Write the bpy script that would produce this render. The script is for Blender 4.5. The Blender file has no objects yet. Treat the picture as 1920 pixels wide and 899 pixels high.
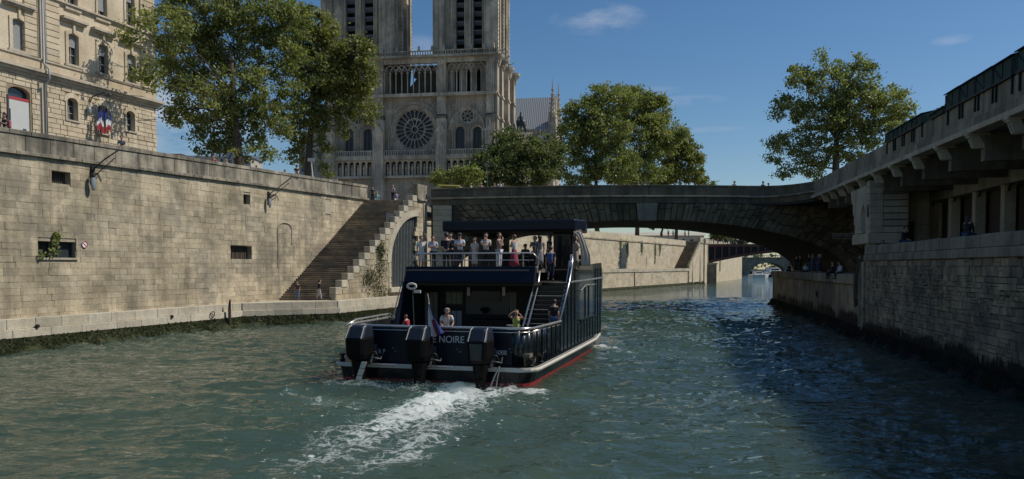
import bpy, bmesh, math, random
import numpy as np
from mathutils import Vector, Matrix
from mathutils.geometry import tessellate_polygon
random.seed(7); rng = np.random.default_rng(7)
SC = bpy.context.scene; COL = SC.collection
R = math.radians; PI = math.pi

# ------------------------------------------------------------------ camera, sky, sun, exposure
FPX = 1478.0; PITCH = R(2.5); CAMH = 4.7; CY = 500 + FPX*math.tan(PITCH)
cam_d = bpy.data.cameras.new('camera'); cam = bpy.data.objects.new('camera', cam_d); COL.objects.link(cam)
cam.location = (0, 0, CAMH); cam.rotation_euler = (R(90)-PITCH, 0, 0)
cam_d.sensor_width = 36; cam_d.lens = FPX*36/1920; cam_d.shift_y = (CY-449.5)/1920
cam_d.clip_start = .1; cam_d.clip_end = 6000
SC.camera = cam
SC.view_settings.view_transform = 'Standard'; SC.view_settings.look = 'None'
SC.view_settings.exposure = -0.12; SC.view_settings.gamma = 1
SUN_EL = 49.0; SUN_AZ = 83.0            # azimuth clockwise from the viewing direction (+Y)
sun_dir = Vector((math.sin(R(SUN_AZ))*math.cos(R(SUN_EL)), math.cos(R(SUN_AZ))*math.cos(R(SUN_EL)), math.sin(R(SUN_EL))))
sl = bpy.data.lights.new('sun', 'SUN'); sl.energy = 4.3; sl.angle = R(.53); sl.color = (1, .93, .82)
so = bpy.data.objects.new('sun', sl); COL.objects.link(so)
so.rotation_euler = sun_dir.to_track_quat('Z', 'Y').to_euler()
W = bpy.data.worlds.new('World'); SC.world = W; W.use_nodes = True

class NT:
    def __init__(s, tree): s.t = tree; s.n = tree.nodes; s.l = tree.links
    def new(s, typ, **kw):
        n = s.n.new(typ)
        for k, v in kw.items():
            if k.startswith('i_'):
                key = k[2:]; key = int(key) if key.isdigit() else key.replace('_', ' ')
                n.inputs[key].default_value = v
            else: setattr(n, k, v)
        return n
    def link(s, a, b): s.l.new(a, b)
    def math(s, op, a, b=None, clamp=False):
        n = s.n.new('ShaderNodeMath'); n.operation = op; n.use_clamp = clamp
        for i, v in enumerate((a, b)):
            if v is None: continue
            if isinstance(v, (int, float)): n.inputs[i].default_value = v
            else: s.l.new(v, n.inputs[i])
        return n.outputs[0]
    def mix(s, fac, a, b, blend='MIX'):
        n = s.n.new('ShaderNodeMix'); n.data_type = 'RGBA'; n.blend_type = blend
        for i, v in ((0, fac), (6, a), (7, b)):
            if isinstance(v, (int, float)): n.inputs[i].default_value = v
            elif isinstance(v, tuple): n.inputs[i].default_value = (*v[:3], 1)
            else: s.l.new(v, n.inputs[i])
        return n.outputs[2]
    def ramp(s, fac, stops):
        n = s.n.new('ShaderNodeValToRGB'); cr = n.color_ramp
        while len(cr.elements) < len(stops): cr.elements.new(.5)
        for e, (p, c) in zip(cr.elements, stops):
            e.position = p; e.color = (*c, 1) if isinstance(c, tuple) else (c, c, c, 1)
        s.l.new(fac, n.inputs[0]); return n.outputs[0]
    def noise(s, vec, scale, detail=4, rough=.55, sc3=None):
        if sc3:
            m = s.n.new('ShaderNodeMapping'); m.inputs['Scale'].default_value = sc3; s.l.new(vec, m.inputs[0]); vec = m.outputs[0]
        n = s.n.new('ShaderNodeTexNoise'); n.inputs['Scale'].default_value = scale
        n.inputs['Detail'].default_value = detail; n.inputs['Roughness'].default_value = rough
        s.l.new(vec, n.inputs['Vector']); return n.outputs[0]

def ray(px, py):
    a = (px-960)/FPX; b = (CY-py)/FPX
    return Vector((a, math.cos(PITCH)+b*math.sin(PITCH), -math.sin(PITCH)+b*math.cos(PITCH)))

# world: sky + a few fair-weather wisps of cloud
wt = NT(W.node_tree); wt.n.clear()
sky = wt.new('ShaderNodeTexSky'); sky.sky_type = 'NISHITA'; sky.sun_disc = False
sky.sun_elevation = R(SUN_EL); sky.sun_rotation = R(SUN_AZ); sky.altitude = 50; sky.air_density = 1.0; sky.dust_density = .35; sky.ozone_density = 3.0
tc = wt.new('ShaderNodeTexCoord'); gen = tc.outputs['Generated']
cl_noise = wt.noise(gen, 6.0, 8, .62, (1, 1, 3.2))
total = None
for (px, py, w, h, k) in ((1122, 36, .062, .020, 1.0), (1292, 189, .05, .0075, .75), (1238, 170, .03, .006, .5), (1785, 75, .022, .006, .6), (330, 235, .09, .06, 1.25), (300, 170, .05, .03, .7),
                          (210, 240, .2, .05, 1.0), (1330, 243, .05, .004, .35), (790, 95, .03, .02, .4), (-500, 150, .3, .08, 1.2), (2600, 220, .35, .05, .9)):
    c = ray(px, py).normalized()
    rt = Vector((c.y, -c.x, 0)).normalized(); up = rt.cross(c)
    def dot(v):
        n = wt.new('ShaderNodeVectorMath', operation='DOT_PRODUCT'); wt.link(gen, n.inputs[0]); n.inputs[1].default_value = v; return n.outputs['Value']
    u = wt.math('DIVIDE', dot(rt), w); v = wt.math('DIVIDE', dot(up), h)
    r2 = wt.math('ADD', wt.math('MULTIPLY', u, u), wt.math('MULTIPLY', v, v))
    front = wt.math('GREATER_THAN', dot(c), 0)
    m = wt.math('MULTIPLY', wt.math('MULTIPLY', wt.math('SUBTRACT', 1.0, r2, True), front), k)
    total = m if total is None else wt.math('MAXIMUM', total, m)
dens = wt.math('MULTIPLY', total, wt.ramp(cl_noise, [(.40, 0.0), (.68, 1.0)]), True)
dens = wt.math('MULTIPLY', dens, .85)
bg = wt.new('ShaderNodeBackground'); bg.inputs['Strength'].default_value = .092
hs = wt.new('ShaderNodeHueSaturation', i_Saturation=1.22, i_Value=1.0); wt.link(sky.outputs[0], hs.inputs['Color'])
skyc = wt.mix(dens, hs.outputs[0], (6.5, 6.9, 7.8))
wt.link(skyc, bg.inputs['Color'])
wo = wt.new('ShaderNodeOutputWorld'); wt.link(bg.outputs[0], wo.inputs[0])

# ------------------------------------------------------------------ materials
def rnd_val(t):
    a = t.new('ShaderNodeObjectInfo').outputs['Random']; b = t.new('ShaderNodeNewGeometry').outputs['Random Per Island']
    return t.math('FRACT', t.math('ADD', a, b))
MATS = {}
def principled(name):
    m = bpy.data.materials.new(name); m.use_nodes = True; t = NT(m.node_tree); t.n.clear()
    p = t.new('ShaderNodeBsdfPrincipled'); o = t.new('ShaderNodeOutputMaterial'); t.link(p.outputs[0], o.inputs[0])
    MATS[name] = m; return m, t, p, o
def plain(name, col, rough=.6, metal=0, coat=0, var=.06, scale=3, bump=0):
    m, t, p, o = principled(name)
    pos = t.new('ShaderNodeNewGeometry').outputs['Position']
    n = t.noise(pos, scale, 4)
    v = t.math('ADD', t.math('MULTIPLY', n, var*4), 1-var*2)
    t.link(t.mix(1.0, (*col, 1), v, 'MULTIPLY'), p.inputs['Base Color'])
    t.link(t.math('ADD', t.math('MULTIPLY', n, .16), rough-.08), p.inputs['Roughness'])
    p.inputs['Metallic'].default_value = metal
    if coat: p.inputs['Coat Weight'].default_value = coat
    if bump:
        b = t.new('ShaderNodeBump'); b.inputs['Strength'].default_value = bump; b.inputs['Distance'].default_value = .02
        t.link(t.noise(pos, scale*6, 3), b.inputs['Height']); t.link(b.outputs[0], p.inputs['Normal'])
    return m
def stone(name, cols, rnd=.3, scale=.7, streak=.5, streak_col=(.06, .055, .05), streak_lo=.5, patch=None, bump=.5, rough=.88, fine=9, cracks=0):
    """masonry: per-stone tone, blotches, vertical rain streaks, grain"""
    m, t, p, o = principled(name)
    pos = t.new('ShaderNodeNewGeometry').outputs['Position']
    base = t.ramp(t.noise(pos, scale, 6, .6), [(.3, cols[0]), (.5, cols[1]), (.72, cols[2])])
    r = rnd_val(t)
    hue = t.ramp(r, [(0, tuple(1-rnd*1.0*k for k in (1, 1.0, 1.0))), (.35, (1.0, .97, .93)), (.7, (1, 1, 1)), (1, (1+rnd*.55, 1+rnd*.45, 1+rnd*.3))])
    col = t.mix(1.0, base, hue, 'MULTIPLY')
    fn = t.noise(pos, fine, 5, .7)
    col = t.mix(1.0, col, t.ramp(fn, [(.25, (.72, .71, .70)), (.5, (1, 1, 1)), (.8, (1.16, 1.15, 1.13))]), 'MULTIPLY')
    if patch:
        pm = t.ramp(t.noise(pos, patch[1], 5, .65), [(patch[2], 0.0), (patch[2]+.1, 1.0)])
        col = t.mix(t.math('MULTIPLY', pm, patch[3]), col, (*patch[0], 1))
    if streak:
        s1 = t.noise(pos, 1.0, 5, .6, (1.7, 1.7, .14)); s2 = t.noise(pos, .22, 3, .5)
        sm = t.ramp(t.math('ADD', t.math('MULTIPLY', s1, .65), t.math('MULTIPLY', s2, .35)), [(streak_lo, 0.0), (streak_lo+.16, 1.0)])
        col = t.mix(t.math('MULTIPLY', sm, streak), col, (*streak_col, 1))
    t.link(col, p.inputs['Base Color']); p.inputs['Roughness'].default_value = rough; p.inputs['Specular IOR Level'].default_value = .2
    b = t.new('ShaderNodeBump'); b.inputs['Strength'].default_value = bump; b.inputs['Distance'].default_value = .05
    h = t.math('ADD', t.noise(pos, fine*.35, 4), t.math('MULTIPLY', fn, .6))
    t.link(h, b.inputs['Height']); t.link(b.outputs[0], p.inputs['Normal'])
    return m

stone('quay_stone', [(.25, .215, .15), (.43, .37, .262), (.60, .52, .38)], 0.24, .38, .52, (.13, .115, .085), .495, patch=((.185, .168, .135), .28, .50, .6), bump=.6, fine=5)
stone('quay_mortar', [(.27, .24, .18), (.37, .325, .245), (.45, .40, .31)], 0, .8, .4, (.09, .08, .065))
stone('parapet_stone', [(.17, .155, .125), (.31, .28, .22), (.45, .41, .32)], .3, .7, .8, (.06, .056, .048), .45, patch=((.13, .125, .105), .6, .5, .55))
stone('embankment_stone', [(.40, .35, .255), (.52, .455, .335), (.62, .55, .42)], .18, .5, .3, (.2, .18, .14), .55)
stone('ledge_stone', [(.36, .33, .26), (.47, .43, .34), (.55, .51, .41)], .18, .7, .4, (.18, .16, .12), .52)
stone('facade_stone', [(.42, .355, .255), (.53, .455, .335), (.61, .535, .41)], .18, .5, .35, (.25, .20, .14), .55, bump=.3)
stone('facade_joint', [(.26, .205, .135), (.30, .24, .16), (.35, .28, .19)], 0, 1, 0)
stone('facade_trim', [(.36, .32, .25), (.46, .41, .33), (.52, .47, .38)], .1, .8, .5, (.16, .14, .11), .52, bump=.3)
stone('cathedral_stone', [(.36, .315, .245), (.50, .445, .355), (.62, .565, .465)], .28, .35, .6, (.13, .12, .105), .46, patch=((.22, .205, .18), .16, .5, .5), fine=2.6)
stone('cathedral_dark', [(.07, .064, .055), (.10, .092, .08), (.14, .13, .11)], .1, .3, .3)
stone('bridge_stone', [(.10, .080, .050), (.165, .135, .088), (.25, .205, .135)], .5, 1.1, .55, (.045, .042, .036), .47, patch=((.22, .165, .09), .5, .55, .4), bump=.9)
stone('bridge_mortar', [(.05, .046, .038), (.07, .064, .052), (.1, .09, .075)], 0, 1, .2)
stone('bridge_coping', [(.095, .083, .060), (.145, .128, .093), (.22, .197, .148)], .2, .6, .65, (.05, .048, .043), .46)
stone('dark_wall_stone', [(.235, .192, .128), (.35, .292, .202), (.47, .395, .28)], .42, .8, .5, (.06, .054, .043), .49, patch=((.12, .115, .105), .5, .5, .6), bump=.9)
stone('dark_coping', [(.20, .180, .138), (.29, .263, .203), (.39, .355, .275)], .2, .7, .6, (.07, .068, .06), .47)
stone('pale_block', [(.37, .325, .245), (.47, .42, .32), (.55, .495, .385)], .18, .7, .5, (.15, .14, .12), .5)
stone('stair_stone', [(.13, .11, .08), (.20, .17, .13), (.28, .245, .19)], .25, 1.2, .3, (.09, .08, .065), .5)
stone('algae', [(.012, .018, .006), (.03, .042, .012), (.075, .07, .025)], .2, 2.4, .5, (.015, .012, .008), .48, bump=1.2, rough=.6, fine=14)
stone('dark_algae', [(.006, .007, .004), (.012, .013, .008), (.03, .028, .018)], .2, 2.4, .3, bump=1.2, rough=.7, fine=14)
stone('asphalt', [(.045, .045, .045), (.06, .06, .058), (.08, .078, .075)], 0, 1, 0)
stone('paving', [(.2, .19, .17), (.27, .255, .225), (.33, .31, .28)], .1, 1, 0)
stone('far_building', [(.38, .35, .3), (.46, .43, .37), (.53, .5, .44)], .1, .1, .2, fine=1.5)
plain('lead', (.27, .29, .31), .5, .2, var=.12, scale=.4)
plain('slate', (.10, .12, .15), .5, var=.1)
plain('window_glass', (.035, .045, .05), .12, coat=.3, var=.2, scale=1)
plain('stained_glass', (.018, .02, .03), .3, var=.3, scale=1.2)
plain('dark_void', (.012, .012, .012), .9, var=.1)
plain('white_paint', (.74, .74, .72), .5, var=.05)
plain('door_white', (.50, .51, .49), .45, var=.04, scale=.8)
plain('shutter_grey', (.30, .31, .31), .6)
plain('red_paint', (.36, .03, .04), .5)
plain('iron_black', (.016, .016, .018), .45, .3)
plain('iron_grey', (.09, .10, .11), .45, .5)
plain('grille_grey', (.24, .26, .26), .4, .6, var=.15, scale=2)
plain('bridge_iron', (.14, .055, .045), .5, .1, var=.12, scale=1.5)
plain('green_box', (.010, .040, .027), .65, var=.15, scale=2, bump=.1)
plain('lamp_glass', (.22, .24, .25), .25)
plain('wood_dark', (.06, .042, .03), .7, var=.2, scale=6)
plain('bark', (.075, .06, .045), .9, var=.25, scale=4, bump=.8)
plain('hull_black', (.006, .007, .009), .3, .0, coat=.2, var=.1, scale=.6)
plain('hull_navy', (.005, .009, .020), .42, .0, coat=.05, var=.1, scale=.8)
plain('hull_side', (.008, .015, .019), .26, .0, coat=.35, var=.12, scale=.9)
plain('antifoul_red', (.33, .03, .03), .55, var=.15)
plain('rub_rail', (.62, .60, .54), .45, var=.12, scale=2)
plain('steel', (.58, .58, .56), .28, .7)
plain('teak', (.16, .13, .10), .7, var=.15, scale=5)
plain('engine_black', (.004, .004, .005), .5)
plain('engine_face', (.010, .016, .028), .45, coat=.1)
plain('lettering', (.62, .64, .66), .5)
plain('cabin_dark', (.02, .02, .019), .6)
plain('cabin_panel', (.08, .07, .055), .6)
plain('blind', (.20, .20, .13), .7, var=.2)
plain('skin', (.46, .27, .19), .55, var=.05); plain('skin_dark', (.18, .09, .06), .55, var=.05)
plain('cloth_cream', (.66, .60, .50), .8); plain('flag_blue', (.015, .035, .16), .8); plain('flag_white', (.58, .58, .6), .8); plain('flag_red', (.28, .015, .025), .8)
plain('yellow_canvas', (.62, .50, .12), .7)
plain('bronze', (.035, .045, .04), .5, .4)
plain('foam_white', (.8, .83, .82), .6)
def colmat(c, rough=.8):
    k = 'paint_%.3f_%.3f_%.3f' % c
    return MATS[k] if k in MATS else plain(k, c, rough, var=.05, scale=6)
def leafmat(name, c1, c2, c3):
    m, t, p, o = principled(name)
    pos = t.new('ShaderNodeNewGeometry').outputs['Position']
    r = t.new('ShaderNodeNewGeometry').outputs['Random Per Island']
    low = t.noise(pos, .22, 3, .5)
    f = t.math('ADD', t.math('MULTIPLY', r, .45), t.math('MULTIPLY', low, .75))
    c = t.ramp(f, [(.28, c1), (.56, c2), (.84, c3)])
    t.link(c, p.inputs['Base Color']); p.inputs['Roughness'].default_value = .5; p.inputs['Specular IOR Level'].default_value = .35
    tr = t.new('ShaderNodeBsdfTranslucent'); t.link(t.mix(1.0, c, (1.25, 1.35, .62, 1), 'MULTIPLY'), tr.inputs['Color'])
    mx = t.new('ShaderNodeMixShader', i_0=.42); t.link(p.outputs[0], mx.inputs[1]); t.link(tr.outputs[0], mx.inputs[2]); t.link(mx.outputs[0], o.inputs[0])
    return m
leafmat('leaf_plane', (.095, .120, .048), (.178, .205, .074), (.29, .30, .112))
leafmat('leaf_poplar', (.10, .127, .052), (.185, .215, .080), (.30, .31, .118))
leafmat('leaf_dark', (.060, .080, .038), (.108, .130, .054), (.17, .188, .076))
leafmat('leaf_yellow', (.095, .112, .042), (.175, .188, .062), (.28, .27, .088))
leafmat('leaf_ivy', (.035, .045, .018), (.065, .075, .026), (.13, .125, .045))
for k_, v_ in (('hull_black', .22), ('hull_navy', .25), ('engine_black', .15), ('engine_face', .3), ('cabin_dark', .2)):
    next(n for n in MATS[k_].node_tree.nodes if n.type == 'BSDF_PRINCIPLED').inputs['Specular IOR Level'].default_value = v_
# striped lead roof of the transept
m, t, p, o = principled('lead_roof')
tcn = t.new('ShaderNodeTexCoord').outputs['Object']
wv = t.new('ShaderNodeTexWave', wave_type='BANDS', bands_direction='X'); wv.inputs['Scale'].default_value = .55; wv.inputs['Distortion'].default_value = 1.2; wv.inputs['Detail'].default_value = 3
t.link(tcn, wv.inputs[0]); t.link(t.ramp(wv.outputs[0], [(.2, (.16, .175, .185)), (.8, (.40, .42, .43))]), p.inputs['Base Color']); p.inputs['Roughness'].default_value = .55
# water: murky green river, white where foam is churned up
m, t, p, o = principled('river_water')
geo = t.new('ShaderNodeNewGeometry'); pos = geo.outputs['Position']
att = t.new('ShaderNodeAttribute', attribute_name='foam').outputs['Fac']
fn = t.noise(pos, 2.6, 9, .68, (.75, 1.15, 1))
def lines(scale, k, det=5):
    n = t.noise(pos, scale, det, .62, (.7, 1.25, 1)); return t.math('SUBTRACT', 1.0, t.math('MULTIPLY', t.math('ABSOLUTE', t.math('SUBTRACT', n, .5)), k), True)
lace = t.math('MAXIMUM', lines(1.15, 14), t.math('MULTIPLY', lines(3.1, 11), .8))
body = t.math('ADD', t.math('MULTIPLY', att, 1.45), t.math('MULTIPLY', t.math('SUBTRACT', fn, .5), 2.0))
laced = t.math('ADD', t.math('MULTIPLY', att, 1.05), t.math('MULTIPLY', lace, .52))
speck = t.math('MULTIPLY', t.math('SUBTRACT', t.math('MULTIPLY', t.noise(pos, 5.2, 3, .6, (.7, 1.1, 1)), 1.0), .66), 14, True)
f1 = t.math('MULTIPLY', t.math('SUBTRACT', body, .98), 2.8, True); f2 = t.math('MULTIPLY', t.math('SUBTRACT', laced, .74), 3.0, True)
f3 = t.math('MULTIPLY', speck, t.math('MULTIPLY', t.math('SUBTRACT', att, .05), 6.0, True))
foam = t.math('MAXIMUM', t.math('MAXIMUM', f1, f2), f3)
murk = t.ramp(t.noise(pos, .10, 4, .6), [(.3, (.029, .052, .040)), (.7, (.053, .078, .054))])
milk = t.math('MULTIPLY', att, .7, True)
murk = t.mix(milk, murk, (.075, .13, .11))
t.link(t.mix(foam, murk, (.52, .56, .54)), p.inputs['Base Color'])
t.link(t.math('ADD', t.math('MULTIPLY', foam, .5), .035), p.inputs['Roughness'])
p.inputs['IOR'].default_value = 1.333; p.subsurface_method = 'BURLEY'; p.inputs['Subsurface Weight'].default_value = 1; p.inputs['Subsurface Scale'].default_value = 3.6; p.inputs['Subsurface Radius'].default_value = (.8, 1, .9)
b = t.new('ShaderNodeBump'); b.inputs['Strength'].default_value = .75; b.inputs['Distance'].default_value = .085
def ridge(scale, sc, det=2): return t.math('SUBTRACT', 1.0, t.math('MULTIPLY', t.math('ABSOLUTE', t.math('SUBTRACT', t.noise(pos, scale, det, .5, sc), .5)), 2.6))
slick = t.ramp(t.noise(pos, .09, 3, .6, (.6, 1.2, 1)), [(.38, .35), (.6, 1.0)])
h = t.math('ADD', t.math('MULTIPLY', ridge(.85, (.6, 1.3, 1), 4), 2.3), t.math('MULTIPLY', t.math('MULTIPLY', ridge(3.0, (.65, 1.35, 1), 2), .5), slick))
h = t.math('ADD', h, t.math('MULTIPLY', t.math('MULTIPLY', foam, fn), 1.1))
t.link(h, b.inputs['Height']); t.link(b.outputs[0], p.inputs['Normal'])

# ------------------------------------------------------------------ mesh helpers
def link(o, parent=None):
    COL.objects.link(o)
    if parent is not None: o.parent = parent
    return o
def tag(o, label=None, cat=None, group=None, kind=None):
    if label: o['label'] = label
    if cat: o['category'] = cat
    if group: o['group'] = group
    if kind: o['kind'] = kind
    return o
def empty(name, loc=(0, 0, 0), rz=0, label=None, cat=None, group=None):
    o = bpy.data.objects.new(name, None); o.location = loc; o.rotation_euler = (0, 0, rz); o.empty_display_size = .3
    link(o); return tag(o, label, cat, group)
class MB:
    def __init__(s): s.v = []; s.f = []; s.m = []; s.mi = 0
    def add(s, vs, fs):
        b = len(s.v); s.v += [tuple(v) for v in vs]; s.f += [tuple(i+b for i in f) for f in fs]; s.m += [s.mi]*len(fs)
    def box(s, x0, x1, y0, y1, z0, z1):
        s.add([(x0, y0, z0), (x1, y0, z0), (x1, y1, z0), (x0, y1, z0), (x0, y0, z1), (x1, y0, z1), (x1, y1, z1), (x0, y1, z1)],
              [(3, 2, 1, 0), (4, 5, 6, 7), (0, 1, 5, 4), (1, 2, 6, 5), (2, 3, 7, 6), (3, 0, 4, 7)]); return s
    def hexa(s, p):   # 8 points: bottom 4 (ccw), top 4
        s.add(p, [(3, 2, 1, 0), (4, 5, 6, 7), (0, 1, 5, 4), (1, 2, 6, 5), (2, 3, 7, 6), (3, 0, 4, 7)]); return s
    def prism(s, poly, a, b, axis='y'):
        """poly of 2-d points extruded along axis from a to b. axis y: (x,z); axis x: (y,z); axis z: (x,y)"""
        def P(q, c): return (q[0], c, q[1]) if axis == 'y' else ((c, q[0], q[1]) if axis == 'x' else (q[0], q[1], c))
        n = len(poly); vs = [P(q, a) for q in poly]+[P(q, b) for q in poly]
        tris = tessellate_polygon([[Vector((q[0], q[1], 0)) for q in poly]])
        fs = [tuple(t) for t in tris]+[tuple(i+n for i in reversed(t)) for t in tris]
        fs += [(i, (i+1) % n, (i+1) % n+n, i+n) for i in range(n)]
        s.add(vs, fs); return s
    def plate(s, outer, holes, a, b):
        """vertical plate in the x-z plane with holes, from depth a (front) to b"""
        polys = [outer]+holes; flat = [q for pl in polys for q in pl]; n = len(flat)
        tris = tessellate_polygon([[Vector((q[0], q[1], 0)) for q in pl] for pl in polys])
        vs = [(q[0], a, q[1]) for q in flat]+[(q[0], b, q[1]) for q in flat]
        fs = [tuple(t) for t in tris]+[tuple(i+n for i in reversed(t)) for t in tris]
        k = 0
        for pl in polys:
            m = len(pl)
            fs += [(k+i, k+(i+1) % m, k+(i+1) % m+n, k+i+n) for i in range(m)]
            k += m
        s.add(vs, fs); return s
    def tube(s, pts, r, n=8, cap=True):
        pts = [Vector(p) for p in pts]; m = len(pts); rr = r if isinstance(r, (list, tuple)) else [r]*m
        vs = []; prev = None
        for i, p in enumerate(pts):
            d = (pts[min(i+1, m-1)]-pts[max(i-1, 0)]).normalized()
            if prev is None:
                u = d.cross(Vector((0, 0, 1)) if abs(d.z) < .9 else Vector((1, 0, 0))).normalized()
            else:
                u = (prev-d*prev.dot(d)); u = u.normalized() if u.length > 1e-6 else d.orthogonal().normalized()
            prev = u; w = d.cross(u)
            for k in range(n):
                a = 2*PI*k/n; vs.append(p+(u*math.cos(a)+w*math.sin(a))*rr[i])
        fs = [(i*n+k, i*n+(k+1) % n, (i+1)*n+(k+1) % n, (i+1)*n+k) for i in range(m-1) for k in range(n)]
        if cap: fs += [tuple(range(n-1, -1, -1)), tuple((m-1)*n+k for k in range(n))]
        s.add(vs, fs); return s
    def lathe(s, c, prof, n=12, sx=1, sy=1):
        """prof: list of (r, z) revolved about the vertical through c"""
        vs = [(c[0]+r*sx*math.cos(2*PI*k/n), c[1]+r*sy*math.sin(2*PI*k/n), c[2]+z) for r, z in prof for k in range(n)]
        m = len(prof); fs = [(i*n+k, i*n+(k+1) % n, (i+1)*n+(k+1) % n, (i+1)*n+k) for i in range(m-1) for k in range(n)]
        fs += [tuple(range(n-1, -1, -1)), tuple((m-1)*n+k for k in range(n))]
        s.add(vs, fs); return s
    def mesh(s, name):
        me = bpy.data.meshes.new(name); me.from_pydata(s.v, [], s.f)
        if any(s.m): me.polygons.foreach_set('material_index', s.m)
        me.update(); return me
    def build(s, name, mat, parent=None, smooth=False, fix=True, bev=0):
        me = s.mesh(name)
        for q in (mat if isinstance(mat, (list, tuple)) else [mat]): me.materials.append(MATS[q] if isinstance(q, str) else q)
        if fix:
            bm = bmesh.new(); bm.from_mesh(me); bmesh.ops.recalc_face_normals(bm, faces=bm.faces)
            if bev: bmesh.ops.bevel(bm, geom=[e for e in bm.edges if e.is_manifold and e.calc_face_angle(0) > .5], offset=bev, segments=1, affect='EDGES')
            bm.to_mesh(me); bm.free()
        if smooth: me.polygons.foreach_set('use_smooth', [True]*len(me.polygons))
        o = bpy.data.objects.new(name, me); link(o, parent); return o
def mb(fn=None): return MB()
def arch_poly(x0, x1, z0, zs, rise=None, n=10, pointed=False):
    """door/window outline: rectangle x0..x1 from z0 to springing zs with an arch of given rise"""
    w = (x1-x0)/2; c = (x0+x1)/2; rise = w if rise is None else rise
    pts = [(x0, z0), (x1, z0)]
    for i in range(n+1):
        a = PI*i/n; s = math.cos(a)
        pts.append((c+w*s, zs+rise*(math.sqrt(max(0, 4-(abs(s)+1)**2))/1.7320508 if pointed else math.sin(a))))
    if rise <= 0: pts = [(x0, z0), (x1, z0), (x1, zs), (x0, zs)]
    return [q for i, q in enumerate(pts) if math.dist(q, pts[i-1]) > 1e-4]
def circle_poly(cx, cz, r, n=24): return [(cx+r*math.cos(2*PI*i/n), cz+r*math.sin(2*PI*i/n)) for i in range(n)]

class Frame:
    """a vertical working plane: local x along it, local y into the structure, z up"""
    def __init__(s, ox, oy, deg):
        s.o = Vector((ox, oy, 0)); a = R(deg); s.a = a; s.ux = Vector((math.cos(a), math.sin(a), 0)); s.uy = Vector((-math.sin(a), math.cos(a), 0))
    def at(s, px, py, yo=0):
        d = ray(px, py); c = Vector((0, 0, CAMH)); t = (s.uy.dot(s.o-c)+yo)/s.uy.dot(d); P = c+d*t
        return (P-s.o).dot(s.ux), P.z
    def atx(s, px, py, xo=0):
        d = ray(px, py); c = Vector((0, 0, CAMH)); t = (s.ux.dot(s.o-c)+xo)/s.ux.dot(d); P = c+d*t
        return (P-s.o).dot(s.uy), P.z
    def w(s, x, y, z=0): return s.o+s.ux*x+s.uy*y+Vector((0, 0, z))
    def empty(s, name, label, cat, group=None): return empty(name, s.o, s.a, label, cat, group)
def ground_at(px, py, z):
    d = ray(px, py); t = (z-CAMH)/d.z; return Vector((d.x*t, d.y*t, z))
def depth_at(px, py, Y):
    d = ray(px, py); t = Y/d.y; return Vector((d.x*t, Y, CAMH+d.z*t))

# shared chamfered block, 44 triangles
def block_mesh(mat):
    k = 'block_'+mat
    if k in bpy.data.meshes: return bpy.data.meshes[k]
    bm = bmesh.new(); bmesh.ops.create_cube(bm, size=1)
    bmesh.ops.bevel(bm, geom=list(bm.edges), offset=.02, segments=1, affect='EDGES')
    me = bpy.data.meshes.new(k); bm.to_mesh(me); bm.free(); me.materials.append(MATS[mat]); return me
BV = None
def blocks(parent, items, mat, name='stone', limit=300, jit=.0):
    """items: (x0,x1,y0,y1,z0,z1) in the parent's frame; first `limit` become parts, the rest one stuff part"""
    me = block_mesh(mat)
    for (x0, x1, y0, y1, z0, z1) in items[:limit]:
        o = bpy.data.objects.new(name, me); o.location = ((x0+x1)/2, (y0+y1)/2, (z0+z1)/2); o.scale = (x1-x0, y1-y0, z1-z0)
        if jit: o.rotation_euler = (random.uniform(-jit, jit), random.uniform(-jit, jit)*.5, random.uniform(-jit, jit))
        link(o, parent)
    rest = items[limit:]
    if rest:
        m = MB()
        vv = [tuple(v.co) for v in me.vertices]; ff = [tuple(p.vertices) for p in me.polygons]
        for (x0, x1, y0, y1, z0, z1) in rest:
            m.add([((x0+x1)/2+v[0]*(x1-x0), (y0+y1)/2+v[1]*(y1-y0), (z0+z1)/2+v[2]*(z1-z0)) for v in vv], ff)
        o = m.build('far_'+name+'s', mat, parent, fix=False); o['kind'] = 'stuff'
def courses(x0, x1, z0, z1, ch, bl, proud=(.0, .04), depth=.22, gap=.025, holes=(), top=None, key=None, chj=.12):
    """coursed masonry items in the x-z plane. top(x) gives an upper limit that may slope; holes are (x0,x1,z0,z1)"""
    out = []; z = z0; zt = max(top(x0), top(x1)) if top else z1
    while z < zt-.05:
        h = ch*random.uniform(1-chj, 1+chj)
        if not top and zt-(z+h) < ch*.45: h = zt-z
        x = x0+random.uniform(-.5, 0)*bl
        while x < x1:
            w = bl*random.uniform(.55, 1.45); a, b = max(x, x0), min(x+w, x1); x += w
            if b-a < .12: continue
            zz1 = z+h
            if top:
                lim = min(top(a), top(b))
                if z > lim-.08: continue
                zz1 = min(zz1, lim)
            segs = [(a, b)]
            for (hx0, hx1, hz0, hz1) in holes:
                if zz1-.04 > hz0 and z+.04 < hz1:
                    ns = []
                    for (p, q) in segs:
                        if q <= hx0 or p >= hx1: ns.append((p, q)); continue
                        if p < hx0-.08: ns.append((p, hx0))
                        if q > hx1+.08: ns.append((hx1, q))
                    segs = ns
            for (p, q) in segs:
                out.append((p+gap/2, q-gap/2, -random.uniform(*proud), depth, z+gap/2, zz1-gap/2))
        z += h
    if key: out.sort(key=key)
    return out
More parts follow.
